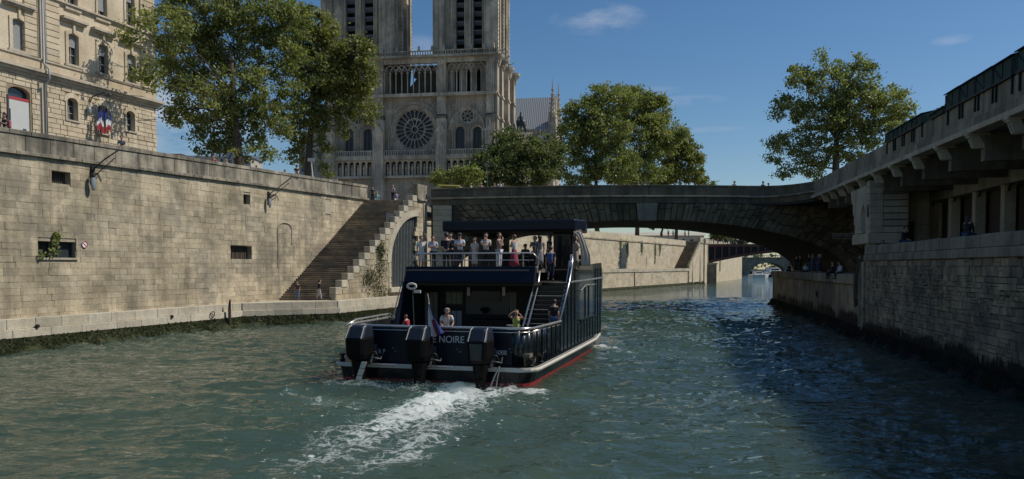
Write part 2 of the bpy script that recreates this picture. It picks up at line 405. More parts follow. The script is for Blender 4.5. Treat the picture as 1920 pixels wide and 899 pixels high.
# ================================================================== THE RIVER
WAKE = [((872, 729), .9, 1.05), ((850, 742), 1.0, 1.08), ((810, 762), 1.25, .98), ((760, 788), 1.4, .84), ((700, 815), 1.5, .66), ((630, 842), 1.5, .52), ((550, 872), 1.3, .42)]
WAKE2 = [((960, 728), .5, .85), ((905, 745), .7, .72), ((850, 790), 1.0, .55), ((760, 846), .9, .66), ((680, 872), .9, .5)]
WAKE3 = [((620, 722), .4, .62), ((700, 727), .4, .55), ((800, 730), .4, .6), ((880, 731), .5, .9), ((1010, 734), .45, .82)]
WAKE4 = [((545, 733), .35, .55), ((610, 750), .6, .48), ((700, 768), .7, .42), ((800, 790), .7, .4)]
WAKE5 = [((1120, 655), .35, .9), ((1145, 655), .5, .8), ((1165, 662), .35, .4)]
def foam_field(X, Y):
    F = np.zeros_like(X)
    for path in (WAKE, WAKE2, WAKE3, WAKE4, WAKE5):
        P = [ground_at(*q[0], 0) for q in path]
        for i in range(len(path)-1):
            ax, ay, bx, by = P[i].x, P[i].y, P[i+1].x, P[i+1].y
            t = np.clip(((X-ax)*(bx-ax)+(Y-ay)*(by-ay))/((bx-ax)**2+(by-ay)**2+1e-9), 0, 1)
            d = np.hypot(X-(ax+t*(bx-ax)), Y-(ay+t*(by-ay)))
            w = path[i][1]*(1-t)+path[i+1][1]*t; k = path[i][2]*(1-t)+path[i+1][2]*t
            w = w*1.25; F = np.maximum(F, np.maximum(k*.86*np.exp(-(d/w)**2), .30*k*np.exp(-(d/(w*3.2))**2)))
    return F
def wave_height(X, Y):
    rg = np.random.default_rng(3); Z = np.zeros_like(X)
    for i in range(40):
        lam = 0.55*(1.085**i); a = rg.normal(PI/2, .62); amp = .027*lam**.55*(1.0 if lam < 3.2 else .45)/1.9
        k = 2*PI/lam; ph = rg.uniform(0, 6.28)
        wx = X+.42*lam*np.sin(Y/(lam*1.7)+i)+.3*lam*np.sin(X/(lam*2.3)+3*i); wy = Y+.42*lam*np.sin(X/(lam*2.1)+2*i)
        s = np.sin(k*(wx*math.cos(a)+wy*math.sin(a))*.5+ph)
        w = -2.6*np.abs(s)**.85; Z += amp*(w-w.mean())
    return Z*(.75+.45*np.sin(X*.21+1.3*np.sin(Y*.13))*np.sin(Y*.17+.8*np.sin(X*.11)))
def build_water():
    xs = np.arange(-32, 36, .155)
    ys = [11.0]
    while ys[-1] < 125: ys.append(ys[-1]+max(.10, .0042*ys[-1]**1.02))
    ys = np.array(ys); X, Y = np.meshgrid(xs, ys)
    F = foam_field(X, Y); Z = wave_height(X, Y); Z -= Z.mean()
    Z *= np.clip((124.5-Y)/25, 0, 1)*np.clip((Y-11)/1.5, 0, 1)*np.clip((X+32)/1.5, 0, 1)*np.clip((xs[-1]-X)/1.5, 0, 1)
    bx_, by_ = (X+3.3)*.9636-(Y-31.4)*.2672, (X+3.3)*.2672+(Y-31.4)*.9636     # the hull calms the water along its sides
    hd = np.hypot(np.maximum(np.abs(bx_)-4.1, 0), np.maximum(np.maximum(-by_, by_-22), 0)); Z = Z*(.25+.75*np.clip(hd/2.5, 0, 1))+.05*np.exp(-(hd/1.2)**2)
    # stern churn and diverging wake ridges
    rgn = np.sin(X*5.1+Y*3.3)*np.sin(X*3.7-Y*6.1)+.6*np.sin(X*9.3+1)*np.sin(Y*8.1)
    Z = Z*(1+F*.7)+F*F*.30*(rgn*.45+.5)
    nx, ny = len(xs), len(ys)
    co = np.stack([X, Y, Z], -1).reshape(-1, 3)
    idx = np.arange(nx*ny).reshape(ny, nx)
    q = np.stack([idx[:-1, :-1], idx[:-1, 1:], idx[1:, 1:], idx[1:, :-1]], -1).reshape(-1, 4)
    # outlying water, joined edge to edge
    ext = []; ef = []
    base = len(co)
    xe, ye = float(xs[-1]), float(ys[-1])
    rects = [(-400, -32, -60, ye), (xe, 400, -60, ye), (-32, xe, -60, 11.0), (-400, 500, ye, 900)]
    for (a, b, c, d) in rects:
        k = base+len(ext); ext += [(a, c, 0), (b, c, 0), (b, d, 0), (a, d, 0)]; ef.append((k, k+1, k+2, k+3))
    co = np.vstack([co, np.array(ext)]); q = np.vstack([q, np.array(ef)])
    me = bpy.data.meshes.new('water'); me.vertices.add(len(co)); me.vertices.foreach_set('co', co.astype(np.float32).ravel())
    me.loops.add(len(q)*4); me.loops.foreach_set('vertex_index', q.astype(np.int32).ravel())
    me.polygons.add(len(q)); me.polygons.foreach_set('loop_start', np.arange(0, len(q)*4, 4, dtype=np.int32))
    me.update(calc_edges=True)
    me.polygons.foreach_set('use_smooth', [True]*len(q))
    at = me.attributes.new('foam', 'FLOAT', 'POINT'); at.data.foreach_set('value', np.concatenate([F.ravel(), np.zeros(len(ext))]).astype(np.float32))
    me.materials.append(MATS['river_water']); o = bpy.data.objects.new('water', me); link(o); tag(o, kind='structure')
    # loose spray thrown up by the propellers
    m = MB(); r = random.Random(5)
    for i in range(1500):
        s = r.choice([WAKE3, WAKE3, WAKE, WAKE2, WAKE5, WAKE5]); j = r.randrange(min(len(s)-1, 3)); t = r.random()
        A, B = ground_at(*s[j][0], 0), ground_at(*s[j+1][0], 0); p = A.lerp(B, t)
        p.x += r.gauss(0, .28); p.y += r.gauss(0, .25); z = .05+abs(r.gauss(0, .10)); k = r.uniform(.006, .022)
        m.add([(p.x-k, p.y, z), (p.x+k, p.y-k, z), (p.x, p.y+k, z), (p.x, p.y, z+k*1.6)], [(0, 1, 2), (0, 1, 3), (1, 2, 3), (2, 0, 3)])
    o = m.build('spray', 'foam_white', fix=False); tag(o, kind='stuff')
build_water()
bed = MB().box(-420, 520, -60, 900, -4.2, -4).build('river_bed', 'dark_algae'); tag(bed, kind='structure')

# ================================================================== LEFT QUAY
LW = Frame(-28.1, 43.3, 72.05)
def ltop(x): return 12.33+.0205*x if x > 0 else 12.33+.0205*x          # parapet top
def lstr(x): return 10.95+.0165*x                                      # string course
wall = LW.empty('quay_wall', 'long sunlit pale limestone quay wall with stone parapet and small openings, below the cream building', 'wall')
XA, XB = -34.0, 41.9
def rect_of(a, b, yo=0):
    (x0, z1), (x1, z0) = LW.at(*a, yo), LW.at(*b, yo); return (x0, x1, z0, z1)
O1 = rect_of((96, 320), (132, 347)); O2 = rect_of((71, 452), (143, 484)); O3 = rect_of((432, 461), (472, 487)); O4 = rect_of((456, 364), (469, 384))
holes = [O1, O2, O3, O4]
camx = 5.0
LWhalf = [(p[0], p[1]) for p in [(XA, -.5), (XB, -.5), (XB, lstr(XB)), (XA, lstr(XA))]]
MB().plate(LWhalf, [[(h[0], h[2]), (h[1], h[2]), (h[1], h[3]), (h[0], h[3])] for h in holes], .03, .6).build('wall_core', 'quay_mortar', wall)
pl = rect_of((609, 378), (620, 402))
items = courses(XA, XB, 1.6, 11, .385, .92, (.0, .03), .2, .009, holes+[pl], top=lstr, key=lambda i: abs(i[0]-3) if -4 < i[0] < 26 else 60+abs(i[0]))
blocks(wall, items, 'quay_stone', 'stone', 300)
# string course, frieze and parapet, each stone its own block
def sloped(parent, x0, x1, step, zb, zt, y0, y1, mat, name, gap=.015, lim=300, jit=.15):
    x = x0; n = 0
    while x < x1-.05:
        w = step*random.uniform(1-jit, 1+jit); b = min(x+w, x1)
        if x1-b < step*.4: b = x1
        a = x+gap/2; c = b-gap/2; d = random.uniform(-.008, .008)
        m = MB(); m.hexa([(a, y0+d, zb(a)), (c, y0+d, zb(c)), (c, y1, zb(c)), (a, y1, zb(a)), (a, y0+d, zt(a)), (c, y0+d, zt(c)), (c, y1, zt(c)), (a, y1, zt(a))])
        m.build(name, mat, parent, bev=.02); x = b
sloped(wall, XA, XB, 2.2, lambda x: lstr(x), lambda x: lstr(x)+.20, -.22, .6, 'parapet_stone', 'string_course')
sloped(wall, XA, XB, 1.7, lambda x: lstr(x)+.203, lambda x: ltop(x)-.26, .0, .5, 'parapet_stone', 'parapet_stone')
sloped(wall, XA, XB, 1.5, lambda x: ltop(x)-.257, lambda x: ltop(x), -.07, .57, 'parapet_stone', 'coping_stone')
# openings: grilles, glass, boards
for h, mt in ((O1, 'wood_dark'), (O3, 'wood_dark'), (O4, 'dark_void')):
    MB().box(h[0]-.02, h[1]+.02, .42, .46, h[2]-.02, h[3]+.02).build('shutter', mt, wall)
    for k in range(1, 5 if h is not O4 else 2):
        x = h[0]+(h[1]-h[0])*k/(5 if h is not O4 else 2); MB().box(x-.02, x+.02, .30, .34, h[2], h[3]).build('bar', 'iron_black', wall)
MB().box(O2[0]-.02, O2[1]+.02, .40, .44, O2[2]-.02, O2[3]+.02).build('glass', 'window_glass', wall)
for f in (0, .36, .60, .97): x = O2[0]+(O2[1]-O2[0])*f; MB().box(x, x+.07, .3, .38, O2[2], O2[3]).build('window_bar', 'iron_grey', wall)
MB().box(O2[0]-.1, O2[1]+.1, -.08, .3, O2[2]-.12, O2[2]).build('window_sill', 'pale_block', wall)
MB().box(pl[0], pl[1], -.03, .2, pl[2], pl[3]).build('blank_panel', 'ledge_stone', wall)
# blocked doorway outlined by a projecting moulding
x0, zb_ = LW.at(521, 502); x1, zt_ = LW.at(546, 420)
ap = [(x0, zb_)]+[(x0+(x1-x0)*.5-(x1-x0)*.5*math.cos(PI*i/10), zt_-.5+.55*math.sin(PI*i/10)) for i in range(11)]+[(x1, zb_+2.0)]
MB().tube([(p[0], -.04, p[1]) for p in ap], .07, 6).build('arch_moulding', 'quay_mortar', wall)
# drain holes
for q in ((71, 612), (323, 594)):
    x, z = LW.at(*q, -.8); MB().tube([(x, -.84, z), (x, -.7, z)], .11, 10).build('drain_hole', 'dark_void', wall)
# lower ledge: kerb stones in two steps and the algae-grown footing
LEDY = -1.0
def ledge_run(parent, x0, x1, y0, y1):
    sloped(parent, x0, x1, 2.0, lambda x: 1.22, lambda x: 1.80, y0+.14, y1, 'ledge_stone', 'ledge_stone')
    sloped(parent, x0, x1, 2.4, lambda x: .74, lambda x: 1.217, y0, y1, 'ledge_stone', 'kerb_stone')
ledge_run(wall, XA, 20.0, LEDY+.25, .0)
def algae(parent, x0, x1, y0, seed, mat='algae', zt=.76, out=.75, n=4200, name='weed'):
    """ragged weed-grown footing sloping into the water"""
    r = random.Random(seed); m = MB()
    nx = max(4, int((x1-x0)/.22)); vs = []; fs = []; prof = [(.0, zt), (.04, zt*.8), (.16, zt*.5), (.42, .16), (out, -.35)]
    for i in range(nx+1):
        x = x0+(x1-x0)*i/nx; j = .5+.5*math.sin(x*1.7)*math.sin(x*.63+1)
        for k, (o, z) in enumerate(prof):
            vs.append((x, y0-o*(.75+.5*j)+r.uniform(-.05, .05)*(k > 0), z+r.uniform(-.06, .05)*(0 < k < 4)))
    P = len(prof)
    for i in range(nx):
        for k in range(P-1): fs.append((i*P+k, (i+1)*P+k, (i+1)*P+k+1, i*P+k+1))
    m.add(vs, fs)
    for i in range(n):   # tufts and small boulders of weed
        x = r.uniform(x0, x1); t = r.random(); y = y0-.04-t*.5; z = zt*(1-t)**1.2+r.uniform(-.02, .05); s = r.uniform(.03, .09)
        m.add([(x-s, y, z), (x+s, y-.02, z-.02), (x+s*.2, y-.06, z-s*1.6), (x, y-.05, z+s*.5)], [(0, 2, 3), (1, 3, 2), (0, 1, 2)])
    o = m.build(name, mat, parent, fix=False); o['kind'] = 'stuff'; return o
algae(wall, XA, 20.1, LEDY+.30, 1)
# iron mooring post fixed against the ledge
x, z = LW.at(434, 612, -1.2)
mp = MB().tube([(0, 0, -1.2), (0, 0, 1.55)], .12, 8).build('mooring_post', 'wood_dark'); mp.location = LW.w(x, -1.05, 0)
MB().tube([(0, 0, 1.55), (.02, 0, 1.9), (.05, 0, 2.2)], [.10, .09, .05], 8).build('iron_tip', 'iron_black', mp); tag(mp, 'dark weathered timber mooring post standing against the low ledge, before the stairs', 'mooring post')
x, z = LW.at(400, 585, -.9)
tag(MB().tube([(x+.22*math.cos(a), -.84, z-.2+.22*math.sin(a)) for a in [2*PI*i/12 for i in range(13)]], .035, 6).build('mooring_ring', 'iron_black', wall))

def wall_sconce(label, base, elbow, tip, lampc):
    g = LW.empty('wall_lamp', label, 'lamp', 'lamps hung on the quay wall')
    (bx, bz), (ex, ez), (tx, tz), (lx, lz) = [LW.at(*q, -.3) for q in (base, elbow, tip, lampc)]
    MB().tube([(bx, -.02, bz-.35), (bx, -.3, bz), (ex, -.7, ez), (tx*.6+ex*.4, -1.2, tz+.05), (tx, -1.5, tz)], .045, 6).build('bracket_arm', 'iron_black', g)
    MB().tube([(bx, -.02, bz-.7), (bx+.3, -.5, bz-.1), (tx*.5+ex*.5, -1.0, tz-.45)], .03, 6).build('stay', 'iron_black', g)
    MB().box(bx-.09, bx+.09, -.12, -.0, bz-.9, bz+.1).build('wall_plate', 'iron_black', g)
    MB().tube([(bx, -.3, bz-.1), (lx, -.35, lz+.5)], .03, 6).build('drop_rod', 'iron_black', g)
    L = MB().lathe((lx, -.35, lz), [(.04, .50), (.10, .44), (.17, .30), (.20, .1), (.19, -.12), (.14, -.32), (.05, -.42)], 12, .95, .5).build('lamp_globe', 'lamp_glass', g, True)
    MB().lathe((lx, -.35, lz), [(.05, .66), (.13, .55), (.15, .47), (.08, .42)], 10).build('cap', 'iron_black', L)
wall_sconce('curved black wall lamp with oval glass on the quay wall, near the boarded opening', (178, 315), (186, 300), (212, 286), (174, 345))
wall_sconce('curved black wall lamp with oval glass on the quay wall, closer to the stone stairs', (508, 362), (520, 348), (536, 336), (505, 381))
# small round no-mooring sign
x, z = LW.at(157, 459)
g = LW.empty('round_sign', 'small round red and white prohibition sign beside the opening with the plant', 'sign')
MB().tube([(x, -.02, z), (x, -.07, z)], .22, 16).build('disc', 'white_paint', g)
MB().tube([(x+.2*math.cos(2*PI*i/16), -.08, z+.2*math.sin(2*PI*i/16)) for i in range(17)], .022, 5).build('red_ring', 'red_paint', g)
MB().tube([(x-.14, -.08, z+.14), (x+.14, -.08, z-.14)], .02, 5).build('red_bar', 'red_paint', g)

# ------------------------------------------------------------------ stone stairs with their stepped cheek wall
ST = empty('stone_staircase', LW.w(0, 0, 0), LW.a, 'broad shadowed stone staircase climbing the quay wall beside a stepped pale parapet', 'staircase')
# frame for steps: x world right, y world forward (risers face the viewer)
def lwx(Y): return LW.o.x+(Y-LW.o.y)*math.tan(R(90)-LW.a)
sA, sB, zA, zB, NS = 68.0, 82.9, 1.80, 11.62, 54
inv = Matrix.Translation(ST.location) @ Matrix.Rotation(LW.a, 4, 'Z'); inv = inv.inverted()
def loc(p): return tuple(inv @ Vector(p))
def cheek_in(Y): return -15.75+.345*(Y-68)
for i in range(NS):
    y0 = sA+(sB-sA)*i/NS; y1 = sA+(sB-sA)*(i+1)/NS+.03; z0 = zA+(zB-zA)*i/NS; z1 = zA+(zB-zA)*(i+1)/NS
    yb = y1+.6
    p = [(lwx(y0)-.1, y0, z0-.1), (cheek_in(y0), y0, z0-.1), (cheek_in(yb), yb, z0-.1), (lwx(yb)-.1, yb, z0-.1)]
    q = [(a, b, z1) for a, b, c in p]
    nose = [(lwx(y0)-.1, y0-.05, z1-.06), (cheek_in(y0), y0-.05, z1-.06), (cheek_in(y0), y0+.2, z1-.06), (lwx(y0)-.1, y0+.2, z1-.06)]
    m = MB(); m.hexa([loc(a) for a in p+q]); m.mi = 1; m.hexa([loc(a) for a in nose+[(a, b, z1+.004) for a, b, c in nose]]); m.build('step', ['stair_stone', 'dark_wall_stone'], ST)  # nosing gets a lighter stone: lit tread edges put into its colour
CF = Frame(-15.25, 68, 70.5)      # outer face of the cheek wall
CL = (85.0-68)/math.sin(R(70.5))
cx0, _ = CF.at(733, 500); cx1, ztop_c = CF.at(785, 406); _, zsill = CF.at(760, 538)
aw = [(cx0, zsill)]+[(cx1, zsill)]+[(cx1, ztop_c)]+[(cx1-(cx1-cx0)*math.sin(PI/2*i/10), zsill+2.4+(ztop_c-zsill-2.4)*math.cos(PI/2*i/10)) for i in range(1, 11)]
cheek = CF.empty('stair_parapet', 'pale stepped parapet wall beside the stairs, with a tall barred half arch near the bridge', 'wall')
def ch_base(x): return zA+(zB-zA)*max(0, min(1, x/((sB-sA)/math.sin(R(70.5)))))
# cheek blocks: 16 steps, each two stones wide columns
NC = 16; run = (sB-sA)/math.sin(R(70.5)); tops = []
for i in range(NC):
    xa, xb = run*i/NC, run*(i+1)/NC; zt = ch_base(xb)+.48; tops.append((xa, xb, zt))
    MB().box(xa+.01, xb-.01, -.04, .62, zt-.62, zt).build('step_block', 'ledge_stone', cheek, bev=.025)
poly = [(0, 0.2), (CL, .2), (CL, 11.6), (run, 11.6)]
for xa, xb, zt in reversed(tops): poly += [(xb, zt-.63), (xa, zt-.63)]
poly = [q for i, q in enumerate(poly) if math.dist(q, poly[i-1]) > 1e-3]
MB().plate(poly, [aw], .02, .6).build('wall_core', 'quay_mortar', cheek)
def ctop(x):
    for xa, xb, zt in tops:
        if x < xb: return zt-.64
    return 11.62
its = []
z = 1.8
while z < 11.6:
    h = .5*random.uniform(.9, 1.1); x = random.uniform(-.6, 0)
    while x < CL:
        w = random.uniform(.5, 1.3); a, b = max(0, x), min(CL, x+w); x += w
        if b-a < .15: continue
        lim = min(ctop(a+.02), ctop(b-.02)); zt = min(z+h, lim)
        if zt-z < .12: continue
        # clip on the arch opening
        def inside(px, pz):
            if px < cx0-.0 or px > cx1: return False
            if pz < zsill: return False
            t = (cx1-px)/(cx1-cx0); return pz < zsill+2.4+(ztop_c-zsill-2.4)*math.sqrt(max(0, 1-t*t))
        if any(inside(u, v) for u in (a, (a+b)/2, b) for v in (z, zt)):
            while a < b and any(inside(b, v) for v in (z, zt)): b -= .1
            if b-a < .15:
                continue
        its.append((a+.012, b-.012, -random.uniform(0, .03), .2, z+.012, zt-.012))
    z += h
its.sort(key=lambda i: -i[4]); blocks(cheek, its, 'quay_stone', 'stone', 280)
# arch ring
ring = aw[2:]
for i in range(len(ring)-1):
    (ax, az), (bx, bz) = ring[i], ring[i+1]; c = (cx1, zsill+2.4); ex = lambda x, z, k: (c[0]+(x-c[0])*k, c[1]+(z-c[1])*k)
    o1, o2 = ex(ax, az, 1.13), ex(bx, bz, 1.13)
    MB().prism([(ax, az), (bx, bz), o2, o1], -.06, .2).build('arch_stone', 'ledge_stone', cheek)
for z in np.arange(zsill, zsill+2.4, .5): MB().box(cx0-.45, cx0, -.06, .2, z+.01, z+.49).build('jamb_stone', 'ledge_stone', cheek)
MB().box(cx0-.6, CL-.02, -.35, .3, zsill-.5, zsill-.01).build('sill', 'ledge_stone', cheek, bev=.05)
n = 19
for i in range(n):
    x = cx0+.12+(cx1-cx0-.2)*i/(n-1); t = (cx1-x)/(cx1-cx0); zt = zsill+2.4+(ztop_c-zsill-2.4)*math.sqrt(max(0, 1-t*t))
    MB().box(x-.075, x+.075, .26, .34, zsill, zt).build('grille_bar', 'grille_grey', cheek)
MB().box(cx0, cx1, .5, .56, zsill, ztop_c).build('dark_backing', 'iron_grey', cheek)
MB().box(CL-.75, CL+.02, -.10, .3, 1.7, 11.5).build('corner_pier', 'quay_stone', cheek)
# street-level coping and parapet at the head of the stairs
_, zz1 = CF.at(806, 352)
sloped(cheek, run+.15, CL+.3, 3.4, lambda x: 11.62, lambda x: 11.82, -.25, .7, 'parapet_stone', 'string_course')
sloped(cheek, run+.15, CL+.2, 3.0, lambda x: 11.825, lambda x: 13.35, -.05, .55, 'parapet_stone', 'parapet_block', gap=.02)
ledge_run(cheek, -1.2, CL+.4, -1.15, .1)
algae(cheek, -1.3, CL+.4, -1.1, 2)
# landing in front of the stairs, its ledge running on from the quay wall
P1, P2 = LW.w(20, LEDY+.25), CF.w(-1.15, -1.15)
sg = Frame(P1.x, P1.y, math.degrees(math.atan2(P2.y-P1.y, P2.x-P1.x))); SL = (P2-P1).length
gl = sg.empty('landing_ledge', 'pale two-step stone ledge at the foot of the stairs, where two people walk', 'ledge')
ledge_run(gl, .0, SL, .0, 1.2); algae(gl, -.1, SL+.1, .05, 31, n=900)
p = [LW.w(19.8, .3), LW.w(19.9, LEDY+.6), CF.w(-1.0, -.8), CF.w(.1, .5), Vector((-20, 69.5, 0))]
lp = [loc((q.x, q.y, 0))[:2] for q in p]
MB().prism(lp, .3, 1.79, 'z').build('landing', 'ledge_stone', ST)
# ivy and stains on the cheek wall
def leaves_mesh(name, mat, P, size, rg, parent=None, flat=None, kind=None):
    """P: n x 3 leaf centres -> one mesh of small rhombic leaves"""
    n = len(P); th = rg.uniform(0, 2*PI, n); ph = np.arccos(rg.uniform(-1, 1, n))
    nrm = np.stack([np.sin(ph)*np.cos(th), np.sin(ph)*np.sin(th), np.cos(ph)*.8+.35], -1)
    if flat is not None: nrm = nrm*.6+np.array(flat)
    nrm /= np.linalg.norm(nrm, axis=1, keepdims=True)
    a = np.cross(nrm, rg.normal(size=(n, 3))); a /= np.linalg.norm(a, axis=1, keepdims=True)+1e-9
    b = np.cross(nrm, a); s = (size*rg.uniform(.6, 1.3, n))[:, None]
    v = np.stack([P+a*s, P+b*s*.62+nrm*s*.1, P-a*s, P-b*s*.62+nrm*s*.1], 1).reshape(-1, 3)
    q = np.arange(n*4, dtype=np.int32)
    me = bpy.data.meshes.new(name); me.vertices.add(n*4); me.vertices.foreach_set('co', v.astype(np.float32).ravel())
    me.loops.add(n*4); me.loops.foreach_set('vertex_index', q); me.polygons.add(n); me.polygons.foreach_set('loop_start', np.arange(0, n*4, 4, dtype=np.int32))
    me.update(calc_edges=True); me.materials.append(MATS[mat]); o = bpy.data.objects.new(name, me); link(o, parent)
    if kind: o['kind'] = kind
    return o
rg = np.random.default_rng(21)
def creeper(frame, pts, n, label, size=.09, mat='leaf_ivy', spread=(.25, .3)):
    P = []
    for k in range(n):
        px, py, sx, sy = pts[rg.integers(len(pts))]; x, z = frame.at(px+rg.normal()*sx, py+rg.normal()*sy); w = frame.w(x, -.06-abs(rg.normal())*.10, z); P.append((w.x, w.y, w.z))
    o = leaves_mesh('ivy', mat, np.array(P), size, rg, None, (-frame.uy.x, -frame.uy.y, 0)); return tag(o, label, 'creeper', kind='thing')
creeper(CF, [(713, 480, 4, 14), (710, 505, 7, 16), (700, 535, 9, 14), (716, 550, 7, 12), (690, 520, 6, 8), (713, 468, 4, 6)], 1300, 'straggling olive green creeper clinging to the stepped stair parapet')
x, z = LW.at(103, 450, -.1)
pt = LW.w(x, -.12, z)
pts = [np.array(LW.w(LW.at(px, py, -.15)[0]+rg.normal()*.13, -.12+rg.normal()*.08, LW.at(px, py, -.15)[1]+rg.normal()*.16)) for px, py, c in ((108, 441, 60), (106, 452, 50), (100, 462, 45), (108, 468, 20), (95, 474, 30), (78, 480, 25)) for _ in range(c)]
plant = empty('window_plant', pt, 0, 'green leafy plant growing out of the wide opening in the quay wall', 'plant')
lf = leaves_mesh('leaves', 'leaf_poplar', np.array(pts)-np.array(pt), .10, rg, plant)
a, b, c = [LW.w(LW.at(*q, -.1)[0], -.1, LW.at(*q, -.1)[1])-pt for q in ((100, 484), (103, 465), (108, 442))]
MB().tube([a, b, c], [.03, .025, .015], 5).build('stem', 'bark', plant)

# ground behind the left wall, street, and the far-left embankment beyond the bridge
GL = 11.55
FARW = [(-9.0, 101.3), (17.4, 151), (33, 174), (53, 217), (88, 302), (80, 345)]
def lw_in(x, y=.55): q = LW.w(x, y); return (q.x, q.y)
cc = CF.w(CL, .5)
efr = Frame(*FARW[0], math.degrees(math.atan2(FARW[1][1]-FARW[0][1], FARW[1][0]-FARW[0][0]))); xs1_ = efr.at(1291, 530)[0]+11.0
poly = [(-400, -60), lw_in(-80), lw_in(XA), lw_in(41.9), (-15.0, 83.6), (-10.9, 83.6), (cc.x, 85.0), (-9.2, 101.2)]+[(p.x, p.y) for p in (efr.w(0, 4.0), efr.w(xs1_, 4.0), efr.w(xs1_, .6))]+[(x-1.0, y+.4) for x, y in FARW[3:]]+[(-150, 900), (-400, 900)]
o = MB().prism(poly, GL-1, GL, 'z').build('left_bank_ground', 'paving'); tag(o, kind='structure')
o = MB().prism([lw_in(-60, 5.5), lw_in(34, 5.5), lw_in(34, 12.5), lw_in(-60, 12.5)], GL+.004, GL+.008, 'z').build('quay_road', 'asphalt'); tag(o, kind='structure')
o = MB().prism([lw_in(-60, .56), lw_in(34, .56), lw_in(34, 5.4), lw_in(-60, 5.4)], GL+.004, GL+.12, 'z').build('left_pavement', 'paving'); tag(o, kind='structure')

# ================================================================== CREAM BUILDING
BL = Frame(-33.9, 75, 71.02)
bld = BL.empty('stone_building', 'large cream stone office building with rusticated ground floor above the quay', 'building')
bx0 = -22.0; ZC = 19.62
def brect(a, b):
    (x0, z1), (x1, z0) = BL.at(*a), BL.at(*b); return (x0, x1, z0, z1)
low_w = [brect((124, 182), (145, 228)), brect((181, 196), (202, 252)), brect((235, 207), (252, 248))]
door = brect((14, 158), (58, 245)); door = (door[0], door[1], GL, door[3])
door2 = (door[0]-4.6, door[1]-4.4, GL, door[3])
up_w = [brect((23, 33), (48, 98)), brect((128, 62), (148, 125)), brect((185, 82), (203, 141)), brect((238, 101), (255, 158))]
sp_ = up_w[2][0]-up_w[1][0]
top_dz = BL.at(186, -20)[1]-up_w[2][3]
top_w = [(w[0], w[1], BL.at(*q)[1], BL.at(*q)[1]+4.0) for w, q in zip(up_w, ((35, -48), (141, 19), (197, 39), (248, 55)))]
extra = []
allholes = low_w+up_w+top_w+[door, door2]
def warch(h, rise): return arch_poly(h[0], h[1], h[2], h[3]-rise, rise, 8)
hp = [warch(h, (h[1]-h[0])*.36) for h in low_w]+[warch(h, (h[1]-h[0])*.16) for h in up_w]+[[(h[0], h[2]), (h[1], h[2]), (h[1], h[3]), (h[0], h[3])] for h in top_w]+[warch(h, .5) for h in (door, door2)]
MB().plate([(bx0, 10), (.4, 10), (.4, 36), (bx0, 36)], hp, .05, .55).build('upper_wall', 'facade_stone', bld)
MB().prism([(bx0, .56), (.4, .56), (.4, 14), (bx0, 14)], 10, 36, 'z').build('building_body', 'facade_stone', bld)
# rusticated blocks of the ground floor
pipe_x = BL.at(80, 180)[0]
its = courses(bx0, .45, GL, ZC, .40, .78, (.03, .10), .25, .045, [(h[0]-.14, h[1]+.14, h[2]-.12, h[3]+.15) for h in low_w]+[(door[0]-.1, door[1]+.1, GL, door[3]+.1), (door2[0]-.1, door2[1]+.1, GL, door2[3]+.1), (pipe_x-.32, pipe_x+.32, 0, 40)], key=lambda i: -i[4], chj=.03)
MB().box(bx0, .42, .0, .06, GL, ZC).build('joint_bed', 'facade_joint', bld) if False else None
base = [(bx0, GL-.5), (.42, GL-.5), (.42, ZC), (bx0, ZC)]
MB().plate(base, hp[:3]+hp[-2:], .0, .049).build('joint_bed', 'facade_joint', bld)
blocks(bld, its, 'facade_stone', 'block', 300)
for h in low_w:      # voussoirs, sill, frame, mullions, glass
    c = (h[0]+h[1])/2; w = (h[1]-h[0])/2; rr = w*.72; zs = h[3]-rr
    for i in range(9):
        a0, a1 = PI*i/9, PI*(i+1)/9
        q = [(c+w*1.02*math.cos(a0), zs+rr*1.02*math.sin(a0)), (c+w*1.02*math.cos(a1), zs+rr*1.02*math.sin(a1)), (c+w*1.6*math.cos(a1), zs+rr*2.1*math.sin(a1)), (c+w*1.6*math.cos(a0), zs+rr*2.1*math.sin(a0))]
        MB().prism(q, -.13, .25).build('voussoir', 'facade_stone', bld)
    for sx in (-1, 1): MB().box(*( (h[0]-.14, h[0]-.005) if sx < 0 else (h[1]+.005, h[1]+.14)), -.12, .25, h[2], zs).build('jamb', 'facade_stone', bld)
    MB().box(h[0]-.18, h[1]+.18, -.16, .3, h[2]-.14, h[2]-.005).build('window_sill', 'facade_trim', bld)
def window(h, rows=3, mat='window_glass', frame='facade_trim', shutter=0):
    f = MB(); t = .05; x0, x1, z0, z1 = h
    for a in (x0, (x0+x1)/2-t/2, x1-t): f.box(a, a+t, .34, .42, z0, z1)
    for k in range(rows+1): z = z0+(z1-z0-t)*k/rows; f.box(x0, x1, .335, .415, z, z+t)
    fo = f.build('window', 'shutter_grey', bld)
    MB().box(x0-.05, x1+.05, .43, .46, z0-.05, z1+.05).build('pane', mat, fo)
    if shutter:
        sh = MB(); zz = z1-(z1-z0)*shutter
        k = z1
        while k > zz: sh.box(x0, x1, .26, .31, k-.085, k-.01); k -= .095
        sh.build('roller_shutter', 'shutter_grey', fo)
for h in low_w: window(h, 3)
for h, s in zip(up_w, (.99, .40, .36, .3)): window(h, 3, shutter=s)
for h, s in zip(top_w, (.3, .62, .80, .4)): window(h, 3, shutter=s)
